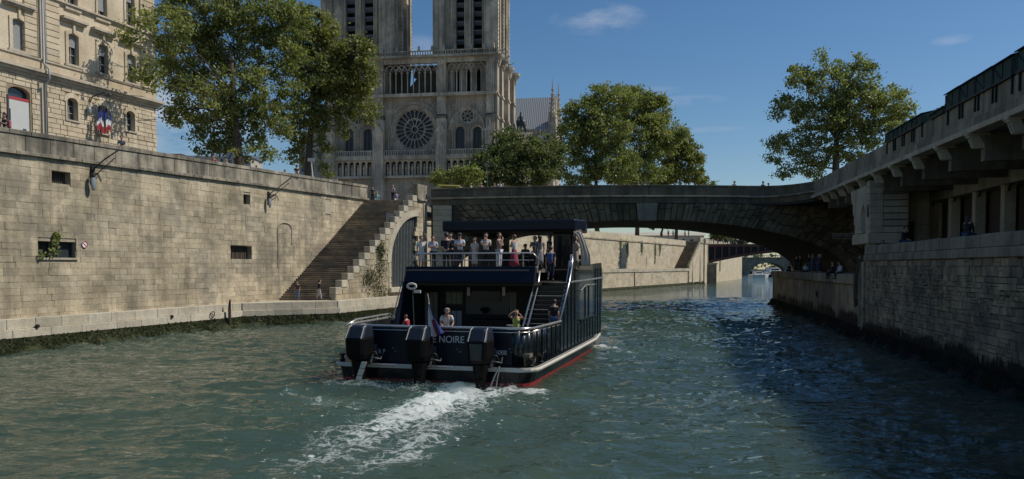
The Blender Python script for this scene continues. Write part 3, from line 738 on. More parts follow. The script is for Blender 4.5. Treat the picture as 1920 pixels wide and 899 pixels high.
for h in up_w:       # framed upper windows with bracketed hoods and parapets
    for a, b in ((h[0]-.28, h[0]-.005), (h[1]+.005, h[1]+.28)): MB().box(a, b, -.04, .2, h[2]-.1, h[3]-.1).build('architrave', 'facade_stone', bld)
    c = (h[0]+h[1])/2; w = (h[1]-h[0])/2
    MB().prism([(h[0]-.28, h[3]-.12), (h[0]-.28, h[3]+.12), (c-w*.4, h[3]+.42), (c+w*.4, h[3]+.42), (h[1]+.28, h[3]+.12), (h[1]+.28, h[3]-.12)]+[(c+w*math.cos(a), h[3]-w*.3+w*.34*math.sin(a)) for a in [PI*i/8 for i in range(9)]], -.05, .2).build('window_head', 'facade_stone', bld)
    MB().box(c-.1, c+.1, -.16, .2, h[3]+.05, h[3]+.9).build('keystone', 'facade_stone', bld)
    m = MB(); m.box(h[0]-.75, h[1]+.75, -.42, .2, h[3]+1.02, h[3]+1.22); m.box(h[0]-.65, h[1]+.65, -.28, .2, h[3]+.86, h[3]+1.018); m.build('window_hood', 'facade_trim', bld)
    MB().box(h[0]-.4, h[1]+.4, -.12, .3, h[2]-.2, h[2]-.005).build('window_sill', 'facade_trim', bld)
for h in top_w:
    for a, b in ((h[0]-.22, h[0]-.005), (h[1]+.005, h[1]+.22)): MB().box(a, b, -.04, .2, h[2]-.1, h[3]).build('architrave', 'facade_stone', bld)
    MB().box(h[0]-.3, h[1]+.3, -.12, .3, h[2]-.18, h[2]-.005).build('window_sill', 'facade_trim', bld)
# cornices
def cornice(parent, x0, x1, z, h, d, mat='facade_trim', name='cornice', steps=3, y1=.3):
    m = MB()
    for k in range(steps): m.box(x0-.0, x1+d*(k+1)/steps*.8, -d*(k+1)/steps, y1, z+h*k/steps+.002*k, z+h*(k+1)/steps)
    return m.build(name, mat, parent)
cornice(bld, bx0, .45, ZC, .7, .62); MB().box(bx0, .42, -.1, .2, ZC+.71, ZC+1.5).build('plinth_band', 'facade_stone', bld)
cornice(bld, bx0, .42, ZC+1.505, .14, .2, name='band', steps=1); cornice(bld, bx0, .42, up_w[1][3]+2.1, .3, .24, name='string_course', steps=2)
cornice(bld, bx0, .42, 35.6, 1.2, .9, name='eaves_cornice')
# quoins either side of the drainpipe and at the corner
for xa, xb in ((pipe_x-1.5, pipe_x-.4), (pipe_x+.4, pipe_x+1.7), (-1.3, .46)):
    z = ZC+1.7
    while z < 35:
        MB().box(xa, xb, -.09, .25, z+.02, z+.48).build('quoin', 'facade_stone', bld, bev=.03); z += .5
pp = MB(); pp.tube([(pipe_x-.08, -.3, GL), (pipe_x-.08, -.3, ZC-.4), (pipe_x-.08, -.85, ZC), (pipe_x-.08, -.85, ZC+.8), (pipe_x-.08, -.3, ZC+1.3), (pipe_x-.08, -.3, 35)], .085, 8)
pp.build('drainpipe', 'shutter_grey', bld, True); MB().tube([(pipe_x+.2, -.2, GL), (pipe_x+.2, -.2, 35)], .05, 8).build('drainpipe', 'shutter_grey', bld, True)
MB().box(pipe_x-.32, pipe_x+.32, -.06, .2, GL, 35).build('pipe_recess', 'facade_trim', bld)
for d in (door, door2):
    MB().box(d[0], d[1], .10, .16, GL, d[3]-1.05).build('door_panel', 'door_white', bld)
    MB().box(d[0], d[1], .08, .14, d[3]-1.049, d[3]-.83).build('red_band', 'red_paint', bld)
    MB().box(d[0], d[1], .4, .45, d[3]-.8, d[3]).build('fanlight', 'window_glass', bld)
dc = (door[0]+door[1])/2
MB().box(dc+.35, dc+.62, .07, .098, GL+3.55, GL+3.95).build('notice', 'iron_grey', bld)
MB().tube([(door[0]-.5, -.6, GL), (door[0]-.5, -.6, GL+6.2)], .09, 8).build('gate_post', 'iron_grey', bld)
MB().box(door[0]-.35, door[0]-.2, -.5, -.3, GL+3.2, GL+5.2).build('gate_bar', 'iron_black', bld)
# lantern on the building
g = BL.empty('street_lantern', 'grey hooded lamp on a scroll bracket high on the cream building, above the flags', 'lamp')
x, z = BL.at(168, 182); x2, z2 = BL.at(183, 180)
MB().tube([(x, .0, z-.5), (x, -.3, z), (x2-.2, -.8, z2+.15), (x2, -1.1, z2+.1)], .05, 6).build('bracket', 'iron_black', g)
MB().lathe((x2, -1.1, z2), [(.06, .22), (.3, .08), (.36, -.02), (.2, -.14)], 10).build('lamp_hood', 'iron_grey', g)
x3, z3 = BL.at(162, 209); MB().lathe((x3, -.3, z3), [(.05, .4), (.16, .3), (.2, 0), (.14, -.3), (.04, -.38)], 10).build('oval_lamp', 'lamp_glass', g, True)
MB().tube([(x, -.05, z), (x3, -.3, z3+.4)], .03, 5).build('drop_rod', 'iron_black', g)
# fan of tricolour flags
g = BL.empty('flag_cluster', 'four drooping blue white and red flags on short poles at the building window', 'flags')
for k, (px, top, bot) in enumerate(((185, 210, 243), (191, 206, 249), (199, 206, 250), (206, 212, 246))):
    fx, fz = BL.at(px, top, -.9); _, fb = BL.at(px, bot, -.9); b0 = BL.at(193, 226, -.1)
    pole = MB().tube([(b0[0]+(k-1.5)*.12, -.05, b0[1]), (fx+(k-1.5)*.05, -.95, fz+.15)], .025, 5).build('flag_pole', 'iron_black', g)
    for c, mt in enumerate(('flag_blue', 'flag_white', 'flag_red')):
        m = MB(); n = 5; vs = []; t0, t1 = ((0, .45), (.40, .72), (.68, 1.0))[c]
        for i in range(n+1):
            t = t0+(t1-t0)*i/n
            for j in range(5):
                u = j/4; sk = (u-.5)*.22
                vs.append((fx+(u-.5)*(.20+.22*t)+.05*math.sin(t*7+k*2), -.9+.09*math.sin(u*9+t*4+k), fz+(fb-fz)*(t+sk*(1 if k % 2 else -1))))
        m.add(vs, [(i*5+j, i*5+j+1, (i+1)*5+j+1, (i+1)*5+j) for i in range(n) for j in range(4)])
        m.build('flag_stripe', mt, g, True, fix=False)
# ================================================================== THE CATHEDRAL
CA = Frame(-3.7, 183, -8.5)
cath = CA.empty('cathedral', 'huge grey gothic cathedral front with two square towers, rose window and open colonnade', 'cathedral')
def cu(px, py=200, yo=0): return CA.at(px, py, yo)[0]
def cz(px, py, yo=0): return CA.at(px, py, yo)[1]
def crect(a, b, yo=0):
    (x0, z1), (x1, z0) = CA.at(*a, yo), CA.at(*b, yo); return (x0, x1, z0, z1)
CS = 'cathedral_stone'
U0, U1 = cu(611), 0.0
B = [(cu(611), cu(632)), (cu(703), cu(722)), (cu(820), cu(839)), (cu(912), 0.0)]     # buttresses
Zking0, Zking1 = cz(770, 331), cz(770, 301); Zbal = cz(770, 293); Zbalt = cz(770, 283)
Zs = cz(770, 184); Zs2 = cz(770, 178); Zg1 = cz(770, 121); Zc = cz(770, 112); Zct = cz(770, 100); GZ = 11.0
# lower wall with niches behind kings
kings_n = 28; kw = (U1-U0)/kings_n
nich = [arch_poly(U0+kw*(i+.14), U0+kw*(i+.86), Zking0+.15, Zking1-.75, .45, 6) for i in range(kings_n)]
MB().plate([(U0, Zking0), (U1, Zking0), (U1, Zking1), (U0, Zking1)], nich, -1.15, -.2).build('kings_arcade', CS, cath)
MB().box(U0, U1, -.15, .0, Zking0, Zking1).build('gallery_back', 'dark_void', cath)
kn = MB().lathe((0, 0, 0), [(.34, 0), (.36, .5), (.30, 1.3), (.36, 2.0), (.30, 2.35), (.12, 2.45), (.17, 2.6), (.19, 2.8), (.12, 3.02)], 8, 1, .8).build('king_statue', CS, cath, True)
kn.location = (U0+kw*.5, -.55, Zking0+.12); kn.scale = (.95, .9, (Zking1-Zking0-.9)/3.1)
for i in range(1, kings_n):
    o = kn.copy(); link(o, cath); o.location = (U0+kw*(i+.5), -.55, Zking0+.12)
MB().box(U0-.3, U1+.3, -1.5, .1, Zking0-.5, Zking0-.01).build('cornice', CS, cath)
MB().box(U0-.4, U1+.4, -1.7, .1, Zking1+.005, Zbal).build('cornice', CS, cath)
MB().box(U0, U1, .0, 1.2, GZ-2, Zking0+.1).build('portal_wall', CS, cath)
for a, b in ((U0+3, B[1][0]-1), (B[1][1]+1, B[2][0]-1), (B[2][1]+1, U1-3)):
    c = (a+b)/2; w = (b-a)/2
    for k in range(4):
        p = [(c+(w-k*.5)*math.cos(t), GZ+7-k*.4+(w-k*.5)*.9*(math.sqrt(max(0, 4-(abs(math.cos(t))+1)**2))/1.732)) for t in [PI*i/14 for i in range(15)]]
        MB().tube([(q[0], -.2+.1*k, q[1]) for q in p], .16, 5).build('portal_moulding', CS, cath)
def balustrade(x0, x1, y, z0, z1, parent, step=.55, ax='x'):
    m = MB(); n = max(1, int(abs(x1-x0)/step))
    def bx(a, b, c, d):
        if ax == 'x': m.box(a, b, y-.12, y+.12, c, d)
        else: m.box(y-.12, y+.12, a, b, c, d)
    bx(x0, x1, z1-.22, z1); bx(x0, x1, z0, z0+.12)
    for i in range(n+1):
        x = x0+(x1-x0-.2)*i/n; bx(x, x+.2, z0+.13, z1-.23)
    o = m.build('balustrade', CS, parent); o['kind'] = 'stuff'; return o
for i in range(3): balustrade(B[i][1]+.1, B[i+1][0]-.1, -1.4, Zbal, Zbalt, cath)
# rose window storey
rc = CA.at(777.3, 243); RR = 4.75
lan = [crect(a, b) for a, b in (((647, 242), (663, 285)), ((681, 242), (698, 285)), ((854, 238), (871, 281)), ((887, 238), (903, 281)))]
ocu = [CA.at(672, 221), CA.at(876.5, 217.5)]
holes = [circle_poly(*rc, RR, 40)]+[arch_poly(h[0], h[1], h[2], h[3]-1.0, 1.0, 8) for h in lan]+[circle_poly(*o, 1.55, 20) for o in ocu]
MB().plate([(U0, Zbal-.5), (U1, Zbal-.5), (U1, Zs), (U0, Zs)], holes, 0, 1.0).build('rose_storey_wall', CS, cath)
MB().box(U0+.2, U1-.2, .75, .8, Zbal-.4, Zs).build('dark_glass', 'stained_glass', cath)
# rose tracery
rose = MB(); cx, czz = rc
def ringt(m, r, rad, y, cx=cx, cz_=czz, n=48): m.tube([(cx+r*math.cos(2*PI*i/n), y, cz_+r*math.sin(2*PI*i/n)) for i in range(n+1)], rad, 6)
ringt(rose, RR, .22, .15); ringt(rose, RR*.53, .13, .2); ringt(rose, .75, .16, .2, n=16)
ro = rose.build('rose_window', CS, cath, True)
for i in range(12):
    a = 2*PI*(i+.5)/12; MB().tube([(cx+.75*math.cos(a), .2, czz+.75*math.sin(a)), (cx+RR*.53*math.cos(a), .2, czz+RR*.53*math.sin(a))], .085, 5).build('spoke', CS, ro)
for i in range(24):
    a = 2*PI*(i)/24; MB().tube([(cx+RR*.53*math.cos(a), .2, czz+RR*.53*math.sin(a)), (cx+RR*.98*math.cos(a), .2, czz+RR*.98*math.sin(a))], .09, 5).build('spoke', CS, ro)
    a2 = a+PI/24; r1 = RR*.84; c = (cx+r1*math.cos(a2), czz+r1*math.sin(a2)); w = r1*math.sin(PI/24)
    pts = []
    for k in range(7):
        t = -PI/2+PI*k/6; u = w*math.sin(t); v = w*math.cos(t); pts.append((c[0]+v*math.cos(a2)-u*math.sin(a2), .2, c[1]+v*math.sin(a2)+u*math.cos(a2)))
    MB().tube(pts, .07, 5).build('petal_arch', CS, ro)
for i in range(12):
    a2 = 2*PI*i/12; r1 = RR*.40; c = (cx+r1*math.cos(a2), czz+r1*math.sin(a2)); w = r1*math.sin(PI/12); pts = []
    for k in range(7):
        t = -PI/2+PI*k/6; u = w*math.sin(t); v = w*.8*math.cos(t); pts.append((c[0]+v*math.cos(a2)-u*math.sin(a2), .2, c[1]+v*math.sin(a2)+u*math.cos(a2)))
    MB().tube(pts, .06, 5).build('petal_arch', CS, ro)
for k, (r, y) in enumerate(((5.15, -.05), (5.5, -.18), (5.95, -.3))):
    p = [(cx+r*math.cos(t), y, czz+r*math.sin(t)) for t in [-.5+(PI+1.0)*i/30 for i in range(31)]]
    MB().tube(p, .14+.03*k, 6).build('rose_moulding', CS, cath)
p = [(cx+6.3*math.cos(t), -.2, czz+6.3*math.sin(t)) for t in [PI*i/24 for i in range(25)]]
p = [(cx+6.3, -.2, Zbal)]+p+[(cx-6.3, -.2, Zbal)]; MB().tube(p, .2, 6).build('arch_moulding', CS, cath)
# side bays: big relieving arch, oculus, paired lancets
for bi, (o, l0, l1, xs) in enumerate(((ocu[0], lan[0], lan[1], (635, 702)), (ocu[1], lan[2], lan[3], (840, 911)))):
    xa, xb = cu(xs[0])+.25, cu(xs[1])-.25; w = (xb-xa)/2; c = (xa+xb)/2; zs = cz(877, 243); top = cz(877, 199)
    p = [(c+w*math.cos(t), -.15, zs+(top-zs)*math.sqrt(max(0, 4-(abs(math.cos(t))+1)**2))/1.732) for t in [PI*i/20 for i in range(21)]]
    for k in range(2): MB().tube([(c+(q[0]-c)*(1-.05*k), q[1]+.1*k, q[2]-.25*k) for q in p], .19-.04*k, 6).build('arch_moulding', CS, cath)
    oo = MB(); ringt(oo, 1.6, .2, .05, o[0], o[1], 20); ringt(oo, .5, .09, .2, o[0], o[1], 10)
    oc = oo.build('oculus_tracery', CS, cath, True)
    for i in range(8):
        a = 2*PI*i/8; MB().tube([(o[0]+.5*math.cos(a), .2, o[1]+.5*math.sin(a)), (o[0]+1.5*math.cos(a), .2, o[1]+1.5*math.sin(a))], .09, 5).build('spoke', CS, oc)
        MB().tube([(o[0]+(1.1+.3*math.cos(b))*math.cos(a+PI/8)-.36*math.sin(b)*math.sin(a+PI/8), .2, o[1]+(1.1+.3*math.cos(b))*math.sin(a+PI/8)+.36*math.sin(b)*math.cos(a+PI/8)) for b in [2*PI*k/6 for k in range(7)]], .05, 4).build('foil', CS, oc)
    for h in (l0, l1):
        cc_ = (h[0]+h[1])/2; w2 = (h[1]-h[0])/2
        for k in range(3):
            ww = w2+.3+.36*k; p = [(cc_+ww, -.1-.04*k, h[2])]+[(cc_+ww*math.cos(t), -.1-.04*k, h[3]-1.0+(1.0+.38*k+.3)*math.sin(t)) for t in [PI*i/12 for i in range(13)]]+[(cc_-ww, -.1-.04*k, h[2])]
            MB().tube(p, .13, 6).build('lancet_moulding', CS, cath)
        for x in (cc_-.03,): MB().box(x-.05, x+.1, .5, .6, h[2], h[3]-.1).build('mullion', 'cathedral_dark', cath)
for q in ((734, 200), (814, 197), (849, 199.5), (903, 198), (640, 203), (690, 200)):   # little trefoil rosettes
    x, z = CA.at(*q); m = MB()
    for k in range(3): a = PI/2+2*PI*k/3; ringt(m, .5, .11, -.08, x+.48*math.cos(a), z+.48*math.sin(a), 10)
    m.build('trefoil', CS, cath, True)
# buttresses with set-offs and gablets
for i, (a, b) in enumerate(B):
    z1 = cz(770, 222); z2 = cz(770, 252)
    MB().box(a, b, -1.9, .0, GZ-2, z2).build('buttress', CS, cath)
    MB().box(a+.1, b-.1, -1.4, .0, z2-.01, z1).build('buttress', CS, cath)
    MB().box(a+.2, b-.2, -1.0, .0, z1, Zs).build('buttress', CS, cath)
    MB().prism([(a-.15, z2), (b+.15, z2), (b+.15, z2+.25), ((a+b)/2+.15, z2+1.7), ((a+b)/2, z2+2.6), ((a+b)/2-.15, z2+1.7), (a-.15, z2+.25)], -2.05, -1.45).build('gablet', CS, cath)
    MB().prism([(-1.55, z1-.35), (-1.0, z1+.55), (.0, z1+.55), (.0, z1-.35)], a, b, 'x').build('weathering', 'cathedral_dark', cath)
    MB().box(a+.15, b-.15, -.95, .0, Zs2+.01, Zc).build('buttress', CS, cath)
    for k in range(4):
        x = a+.3+(b-a-.6)*k/3; MB().tube([(x, -.98, Zs2+.1), (x, -.98, Zg1-.6)], .13, 6).build('shaft', CS, cath)
    MB().lathe(((a+b)/2, -.9, Zg1-.6), [(.7, 0), (1.15, .5), (1.25, .95), (.95, 1.1)], 10, 1, .5).build('capital', CS, cath)
MB().box(U0-.4, U1+.4, -1.45, 1.0, Zs+.002, Zs2).build('cornice', CS, cath)
# open colonnade: slim shafts and interlaced arches, towers solid behind, sky showing in the middle
bays = [(B[0][1], B[1][0]), (B[1][1], B[2][0]), (B[2][1], B[3][0])]
for bi, (a, b) in enumerate(bays):
    n = (8, 9, 8)[bi]; s = (b-a)/n; zt = Zg1-.1; zs = zt-1.9; shafts = None
    for i in range(n+1):
        x = a+s*i
        for dy in (0,):
            if shafts is None:
                m = MB(); m.tube([(0, 0, .25), (0, 0, zs-Zs2-.35)], .14, 7); m.lathe((0, 0, 0), [(.24, 0), (.22, .2), (.15, .28)], 8); m.lathe((0, 0, zs-Zs2-.4), [(.15, 0), (.3, .35), (.28, .45)], 8)
                shafts = m.build('colonnette', CS, cath); shafts.location = (x, -.35, Zs2)
            else: o = shafts.copy(); link(o, cath); o.location = (x, -.35, Zs2)
        if i <= n-2:
            c = x+s; MB().tube([(c+s*math.cos(t), -.35, zs+1.75*math.sqrt(max(0, 4-(abs(math.cos(t))+1)**2))/1.732) for t in [PI*k/10 for k in range(11)]], .13, 5).build('interlaced_arch', CS, cath)
        if i < n:
            c = x+s/2
            MB().tube([(c+.28*math.cos(t), -.35, zs+.55+.28*math.sin(t)) for t in [2*PI*k/8 for k in range(9)]], .06, 4).build('foil', CS, cath)
    if bi != 1:
        wn = [arch_poly(a+(b-a)*f-.55, a+(b-a)*f+.55, Zs2+.3, Zg1-2.2, 1.0, 6, True) for f in (.22, .5, .78)]
        MB().plate([(a-.2, Zs2-.2), (b+.2, Zs2-.2), (b+.2, Zc), (a-.2, Zc)], wn, 1.2, 2.0).build('tower_wall', 'cathedral_dark' if False else CS, cath)
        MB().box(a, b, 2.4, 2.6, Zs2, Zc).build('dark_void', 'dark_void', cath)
MB().box(U0-.1, U1+.1, -.6, .3, Zg1, Zc-.01).build('frieze', CS, cath)
MB().box(U0-.9, U1+.9, -1.7, 1.4, Zc, Zc+.55).build('cornice', CS, cath)
MB().box(U0-.6, U1+.6, -1.3, 1.4, Zc+.56, Zct-1.2).build('cornice', CS, cath)
balustrade(U0-.6, U1+.6, -1.3, Zct-1.3, Zct+.1, cath, .6)
for x in np.linspace(U0, U1, 15):       # crouching grotesques along the parapet
    x += random.uniform(-.5, .5); m = MB(); m.lathe((x, -1.5, Zct-.1), [(.25, 0), (.34, .3), (.22, .7), (.26, .95), (.1, 1.2)], 7); m.tube([(x, -1.5, Zct+.75), (x+.1, -1.95, Zct+.8)], [.14, .07], 5); m.build('grotesque', CS, cath)
# floor of the open gallery between the towers and tower bodies
TL = (cu(606, 30), cu(735, 30)); TR = (cu(815, 60), cu(931, 60))
TD = 13.5
for (xa, xb) in ((U0, B[1][1]), (B[2][0], U1)):
    MB().box(xa, xb, 2.7, TD, GZ-2, Zct-1.2).build('tower_base', CS, cath)
MB().box(B[1][1], B[2][0], 1.0, TD, GZ-2, Zs).build('nave_front', CS, cath)
MB().box(B[1][1], B[2][0], 9, TD, Zs, Zs+1.2).build('nave_gallery', CS, cath)
# nave gable seen through the colonnade
cxm = (B[1][1]+B[2][0])/2
sl = [CA.at(*q, 6.0) for q in ((768, 164), (770, 132), (775, 128), (775.5, 146), (779, 127), (785, 124), (781, 148), (775, 157))]
ga, gb = B[1][1]-.5, B[2][0]+.5
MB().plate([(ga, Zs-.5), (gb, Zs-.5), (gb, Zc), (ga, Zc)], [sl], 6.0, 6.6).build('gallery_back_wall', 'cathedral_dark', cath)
# side (south) flank: corner turret buttresses catching the sun
for (y0, y1, px_, zt) in ((-.9, 1.6, .5, Zc), (3.6, 5.6, .9, Zc), (7.6, 10.2, 1.7, Zc-1), (11.4, 14.2, 2.5, Zc-1.5)):
    MB().box(-.05, px_, y0, y1, GZ-2, zt).build('flank_buttress', CS, cath)
    for z in (Zs, Zs2-6, Zbal, Zc-1.6): MB().box(-.05, px_+.22, y0-.2, y1+.2, z, z+.45).build('string_course', CS, cath)
    MB().lathe((px_-.2, (y0+y1)/2, zt-2.2), [(.6, 0), (1.0, 1.2), (1.5, 2.0), (1.6, 2.6), (1.2, 2.7)], 10).build('capital', CS, cath)
for y in (-.5, 2.5, 6, 12.5): MB().tube([(.9, y, Zct-.4), (1.9, y-.1, Zct-.25), (2.3, y-.1, Zct+.1)], [.22, .16, .1], 6).build('gargoyle', CS, cath)
balustrade(-1, TD, .6, Zct-1.3, Zct+.1, cath, .6, 'y'); MB().box(-.5, 1.2, -1.3, TD+1.4, Zc+.02, Zct-1.22).build('cornice', CS, cath)
# the two towers above the gallery
ZT = 80.0
for ti, (xa, xb, ops) in enumerate(((TL[0], TL[1], ((648, 666), (682, 700))), (TR[0], TR[1], ((855, 870.5), (887.5, 903.5))))):
    hs = [(cu(p, 40), cu(q, 40)) for p, q in ops]; zb = cz(860, 93)
    hp2 = [arch_poly(a, b, zb, ZT-9, 3.2, 8, True) for a, b in hs]
    MB().plate([(xa, Zct-1.25), (xb, Zct-1.25), (xb, ZT), (xa, ZT)], hp2, -.0, 1.2).build('tower_front', CS, cath)
    MB().box(xa, xb, 2.6, TD, Zct-1.25, ZT).build('tower_body', CS, cath); MB().box(xa, xa+1.2, 1.2, 2.59, Zct-1.2, ZT).build('tower_side', CS, cath); MB().box(xb-1.2, xb, 1.2, 2.59, Zct-1.2, ZT).build('tower_side', CS, cath)
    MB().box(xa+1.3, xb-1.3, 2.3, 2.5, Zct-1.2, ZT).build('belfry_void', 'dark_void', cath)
    for a, b in hs:
        z = zb+1.4
        while z < ZT-8:          # slate louvres
            MB().prism([(.55, z+.7), (1.3, z), (1.3, z+.25), (.55, z+.95)], a+.02, b-.02, 'x').build('louvre', 'slate', cath); z += 2.1
        for k in range(3):
            for sx, x in ((-1, a), (1, b)): MB().tube([(x+sx*(.22+.33*k), -.12-.12*k, zb-.3), (x+sx*(.22+.33*k), -.12-.12*k, ZT-9)], .14, 6).build('jamb_shaft', CS, cath)
        MB().box(a-.2, b+.2, -.5, .3, zb-.45, zb-.05).build('belfry_sill', CS, cath)
    for (p, q, d) in ((xa-.05, xa+2.3, -1.0), (xb-2.6, xb+.05, -1.0), ((hs[0][1]+hs[1][0])/2-.45, (hs[0][1]+hs[1][0])/2+.45, -.55)):
        MB().box(p, q, d, .0, Zct-1.2, ZT).build('tower_buttress', CS, cath)
        n = 2 if q-p > 1.5 else 1
        for k in range(n+1):
            x = p+(q-p)*k/n; MB().tube([(x, d-.02, Zct-1), (x, d-.02, ZT)], .16, 6).build('angle_shaft', CS, cath)
    for x, y in ((xb+.02, -1.0), (xb+.02, 1.9), (xb+.02, 4.6), (xb+.02, 9.2), (xb+.02, 12.2)):   # flank buttresses with crockets
        MB().box(xb, xb+(.5 if y < 2 else .9), y, y+1.5, Zct-1.2, ZT).build('tower_buttress', CS, cath)
    ck = MB(); z = Zct
    while z < ZT:
        for x, y in ((xb+.52, -1.0), (xb+.92, 4.6), (xb+.92, 13.6), (xa-.05, -1.0)): ck.lathe((x, y, z), [(.0, 0), (.22, .15), (.10, .34), (.02, .4)], 5)
        z += .95
    o = ck.build('crockets', CS, cath); o['kind'] = 'stuff'
    hsd = (TD/2)
    for f in (3.4, 8.0): MB().box(xb-.02, xb+.06, f+3-.9, f+3+.9, zb, ZT-8).build('belfry_opening', 'dark_void', cath)
# nave and south transept behind
MB().box(cxm-12, cxm+12, 14.7, 110, GZ-2, 42).build('nave_wall', CS, cath)
MB().prism([(cxm-7.5, 43.5), (cxm+7.5, 43.5), (cxm, 54.5)], 14.7, 112).build('nave_roof', 'lead', cath)
yt = 60.0
z_r = CA.at(1000, 184, yt)[1]; z_e = CA.at(1000, 247, yt-7)[1]; ue = CA.at(1036, 200, yt-6)[0]
tr = MB().prism([(yt-7.5, z_e), (yt, z_r), (yt+7.5, z_e)], cxm, ue+.2, 'x').build('transept_roof', 'lead_roof', cath)
MB().box(cxm, ue+1.2, yt-7.6, yt+7.6, GZ-2, z_e-.01).build('transept_wall', CS, cath)
MB().box(cxm+3, ue-3.3, yt-9.3, yt-7.61, z_e-3.2, z_e+.3).build('transept_parapet', CS, cath)
MB().prism([(yt-12.5, z_e-3.5), (yt-12.5, z_e-2.8), (yt-7.6, z_e-.6), (yt-7.6, z_e-3.5)], ue-7, ue-.5, 'x').build('aisle_roof', 'slate', cath)
MB().box(cxm+10, ue+1, yt-13, yt-7.7, GZ-2, z_e-3.5).build('chapel_wall', 'far_building', cath)
for px_, ptop, yy in ((1036, 147, yt-6.3), (1047.5, 154, yt+6.3)):
    u, zt = CA.at(px_, ptop, yy); zb = z_e-1
    m = MB(); m.box(u-1.15, u+1.15, yy-1.15, yy+1.15, zb-6, zb+3.5)
    m.lathe((u, yy, zb+3.5), [(1.3, 0), (1.15, .3), (.35, (zt-zb-3.5)*.62), (.28, (zt-zb-3.5)*.63), (.04, zt-zb-3.5)], 8)
    pn = m.build('pinnacle', CS, cath)
    for k in range(4):
        a = PI/4+PI/2*k; MB().lathe((u+1.25*math.cos(a), yy+1.25*math.sin(a), zb+2.6), [(.28, 0), (.25, 2.0), (.04, 4.2)], 6).build('small_pinnacle', CS, pn)
    ck = MB()
    for j in range(7):
        f = .1+.8*j/7; rr = 1.15*(1-f)+.12
        for k in range(8): a = 2*PI*k/8; ck.lathe((u+rr*math.cos(a), yy+rr*math.sin(a), zb+3.8+(zt-zb-3.5)*.9*f), [(.0, 0), (.2, .15), (.03, .4)], 4)
    o = ck.build('crockets', CS, pn); o['kind'] = 'stuff'
gx = CA.at(1042, 200, yt)[0]
MB().prism([(yt-6, z_e-2), (yt+6, z_e-2), (yt, z_r+.5)], ue-.3, ue+.7, 'x').build('transept_gable', CS, cath)

# equestrian group in front of the cathedral, just its upper part shows above the trees
sp = depth_at(977, 246, 152); g = empty('equestrian_statue', (sp.x, sp.y, GL), R(20), 'dark bronze horse and rider group on a plinth beside the cathedral', 'statue')
hz = sp.z-GL
MB().box(-1.5, 1.5, -2.4, 2.4, 0, hz-.6).build('plinth', 'pale_block', g)
m = MB(); m.tube([(0, -1.2, hz+1.45), (0, -.5, hz+1.5), (0, .5, hz+1.45), (0, 1.2, hz+1.6), (0, 1.7, hz+2.2), (0, 2.2, hz+2.1)], [.5, .62, .58, .55, .34, .18], 8)
for x, y in ((-.28, -1.1), (.28, -1.0), (-.28, 1.0), (.28, 1.15)): m.tube([(x, y, hz+1.4), (x, y+.15, hz+.6), (x, y, hz-.6)], [.2, .13, .1], 6)
m.tube([(0, -1.3, hz+1.5), (0, -1.7, hz+1.1), (0, -1.7, hz+.4)], [.14, .12, .05], 5); m.build('horse', 'bronze', g, True)
m = MB(); m.tube([(0, 0, hz+1.7), (0, 0, hz+2.3), (0, .05, hz+2.9), (0, .05, hz+3.1), (0, .08, hz+3.35), (0, .08, hz+3.6)], [.34, .32, .38, .14, .2, .1], 8)
m.tube([(0, 0, hz+2.8), (.5, .4, hz+2.5), (.6, .9, hz+2.9)], [.15, .12, .08], 6); m.tube([(0, 0, hz+2.8), (-.5, .4, hz+2.4), (-.3, .8, hz+2.2)], [.15, .12, .08], 6)
for s in (-1, 1): m.tube([(0, 0, hz+1.9), (s*.55, .2, hz+1.4), (s*.55, .1, hz+.7)], [.25, .2, .12], 6)
m.build('rider', 'bronze', g, True)
for s in (-1, 1): MB().lathe((s*1.15, .7, hz-.6), [(.3, 0), (.34, .9), (.28, 1.5), (.12, 1.65), (.17, 1.85), (.1, 2.05)], 8).build('attendant', 'bronze', g, True)

# ================================================================== FAR LEFT EMBANKMENT, SECOND STAIRS, IRON BRIDGE
def seg_frame(a, b): return Frame(a[0], a[1], math.degrees(math.atan2(b[1]-a[1], b[0]-a[0]))), math.dist(a, b)
ef, L1 = seg_frame(FARW[0], FARW[1])
emb = ef.empty('embankment_wall', 'sunlit pale stone embankment wall and lower quay seen beyond the stone arch', 'wall')
SETB = 3.6
XE2 = ef.at(1291, 530)[0]; XS1 = XE2+11.0; LT = math.dist(FARW[0], FARW[3])
MB().prism([(0, 0), (XE2, 0), (XE2, SETB+1), (0, SETB+1)], -1, 3.49, 'z').build('lower_quay', 'embankment_stone', emb)
MB().box(0, XE2-.01, .9, SETB+1, 3.495, 4.18).build('quay_paving', 'stair_stone', emb)
sloped(emb, 0, XE2, 4.2, lambda x: 3.5, lambda x: 4.2, -.16, .9, 'ledge_stone', 'kerb_stone')
for px in (1190, 1290): x = ef.at(px, 520)[0]; MB().box(x-.35, x-.02, -.12, .1, -.5, 3.5).build('wall_rib', 'bridge_mortar', emb)
MB().box(-3, XS1, SETB, SETB+.8, 3.5, 10.2).build('upper_wall', 'embankment_stone', emb)
MB().box(-3, XS1, SETB-.18, SETB+.9, 10.2, 10.5).build('string_course', 'quay_stone', emb)
MB().box(-3, XS1-1, SETB, SETB+.6, 10.5, 11.7).build('parapet', 'embankment_stone', emb)
algae(emb, 0, XE2, -.05, 5, zt=.5, out=.5, n=1500)
its = courses(L1-32, XE2, 4.3, 10.1, .5, 1.3, (.0, .03), .1, .02)
blocks(emb, [(a, b, SETB+c, SETB+d, e, f) for a, b, c, d, e, f in its], 'embankment_stone', 'stone', 240)
its = courses(L1-32, XE2, .4, 3.45, .5, 1.6, (.0, .03), .1, .02)
blocks(emb, its, 'embankment_stone', 'facing_stone', 120)
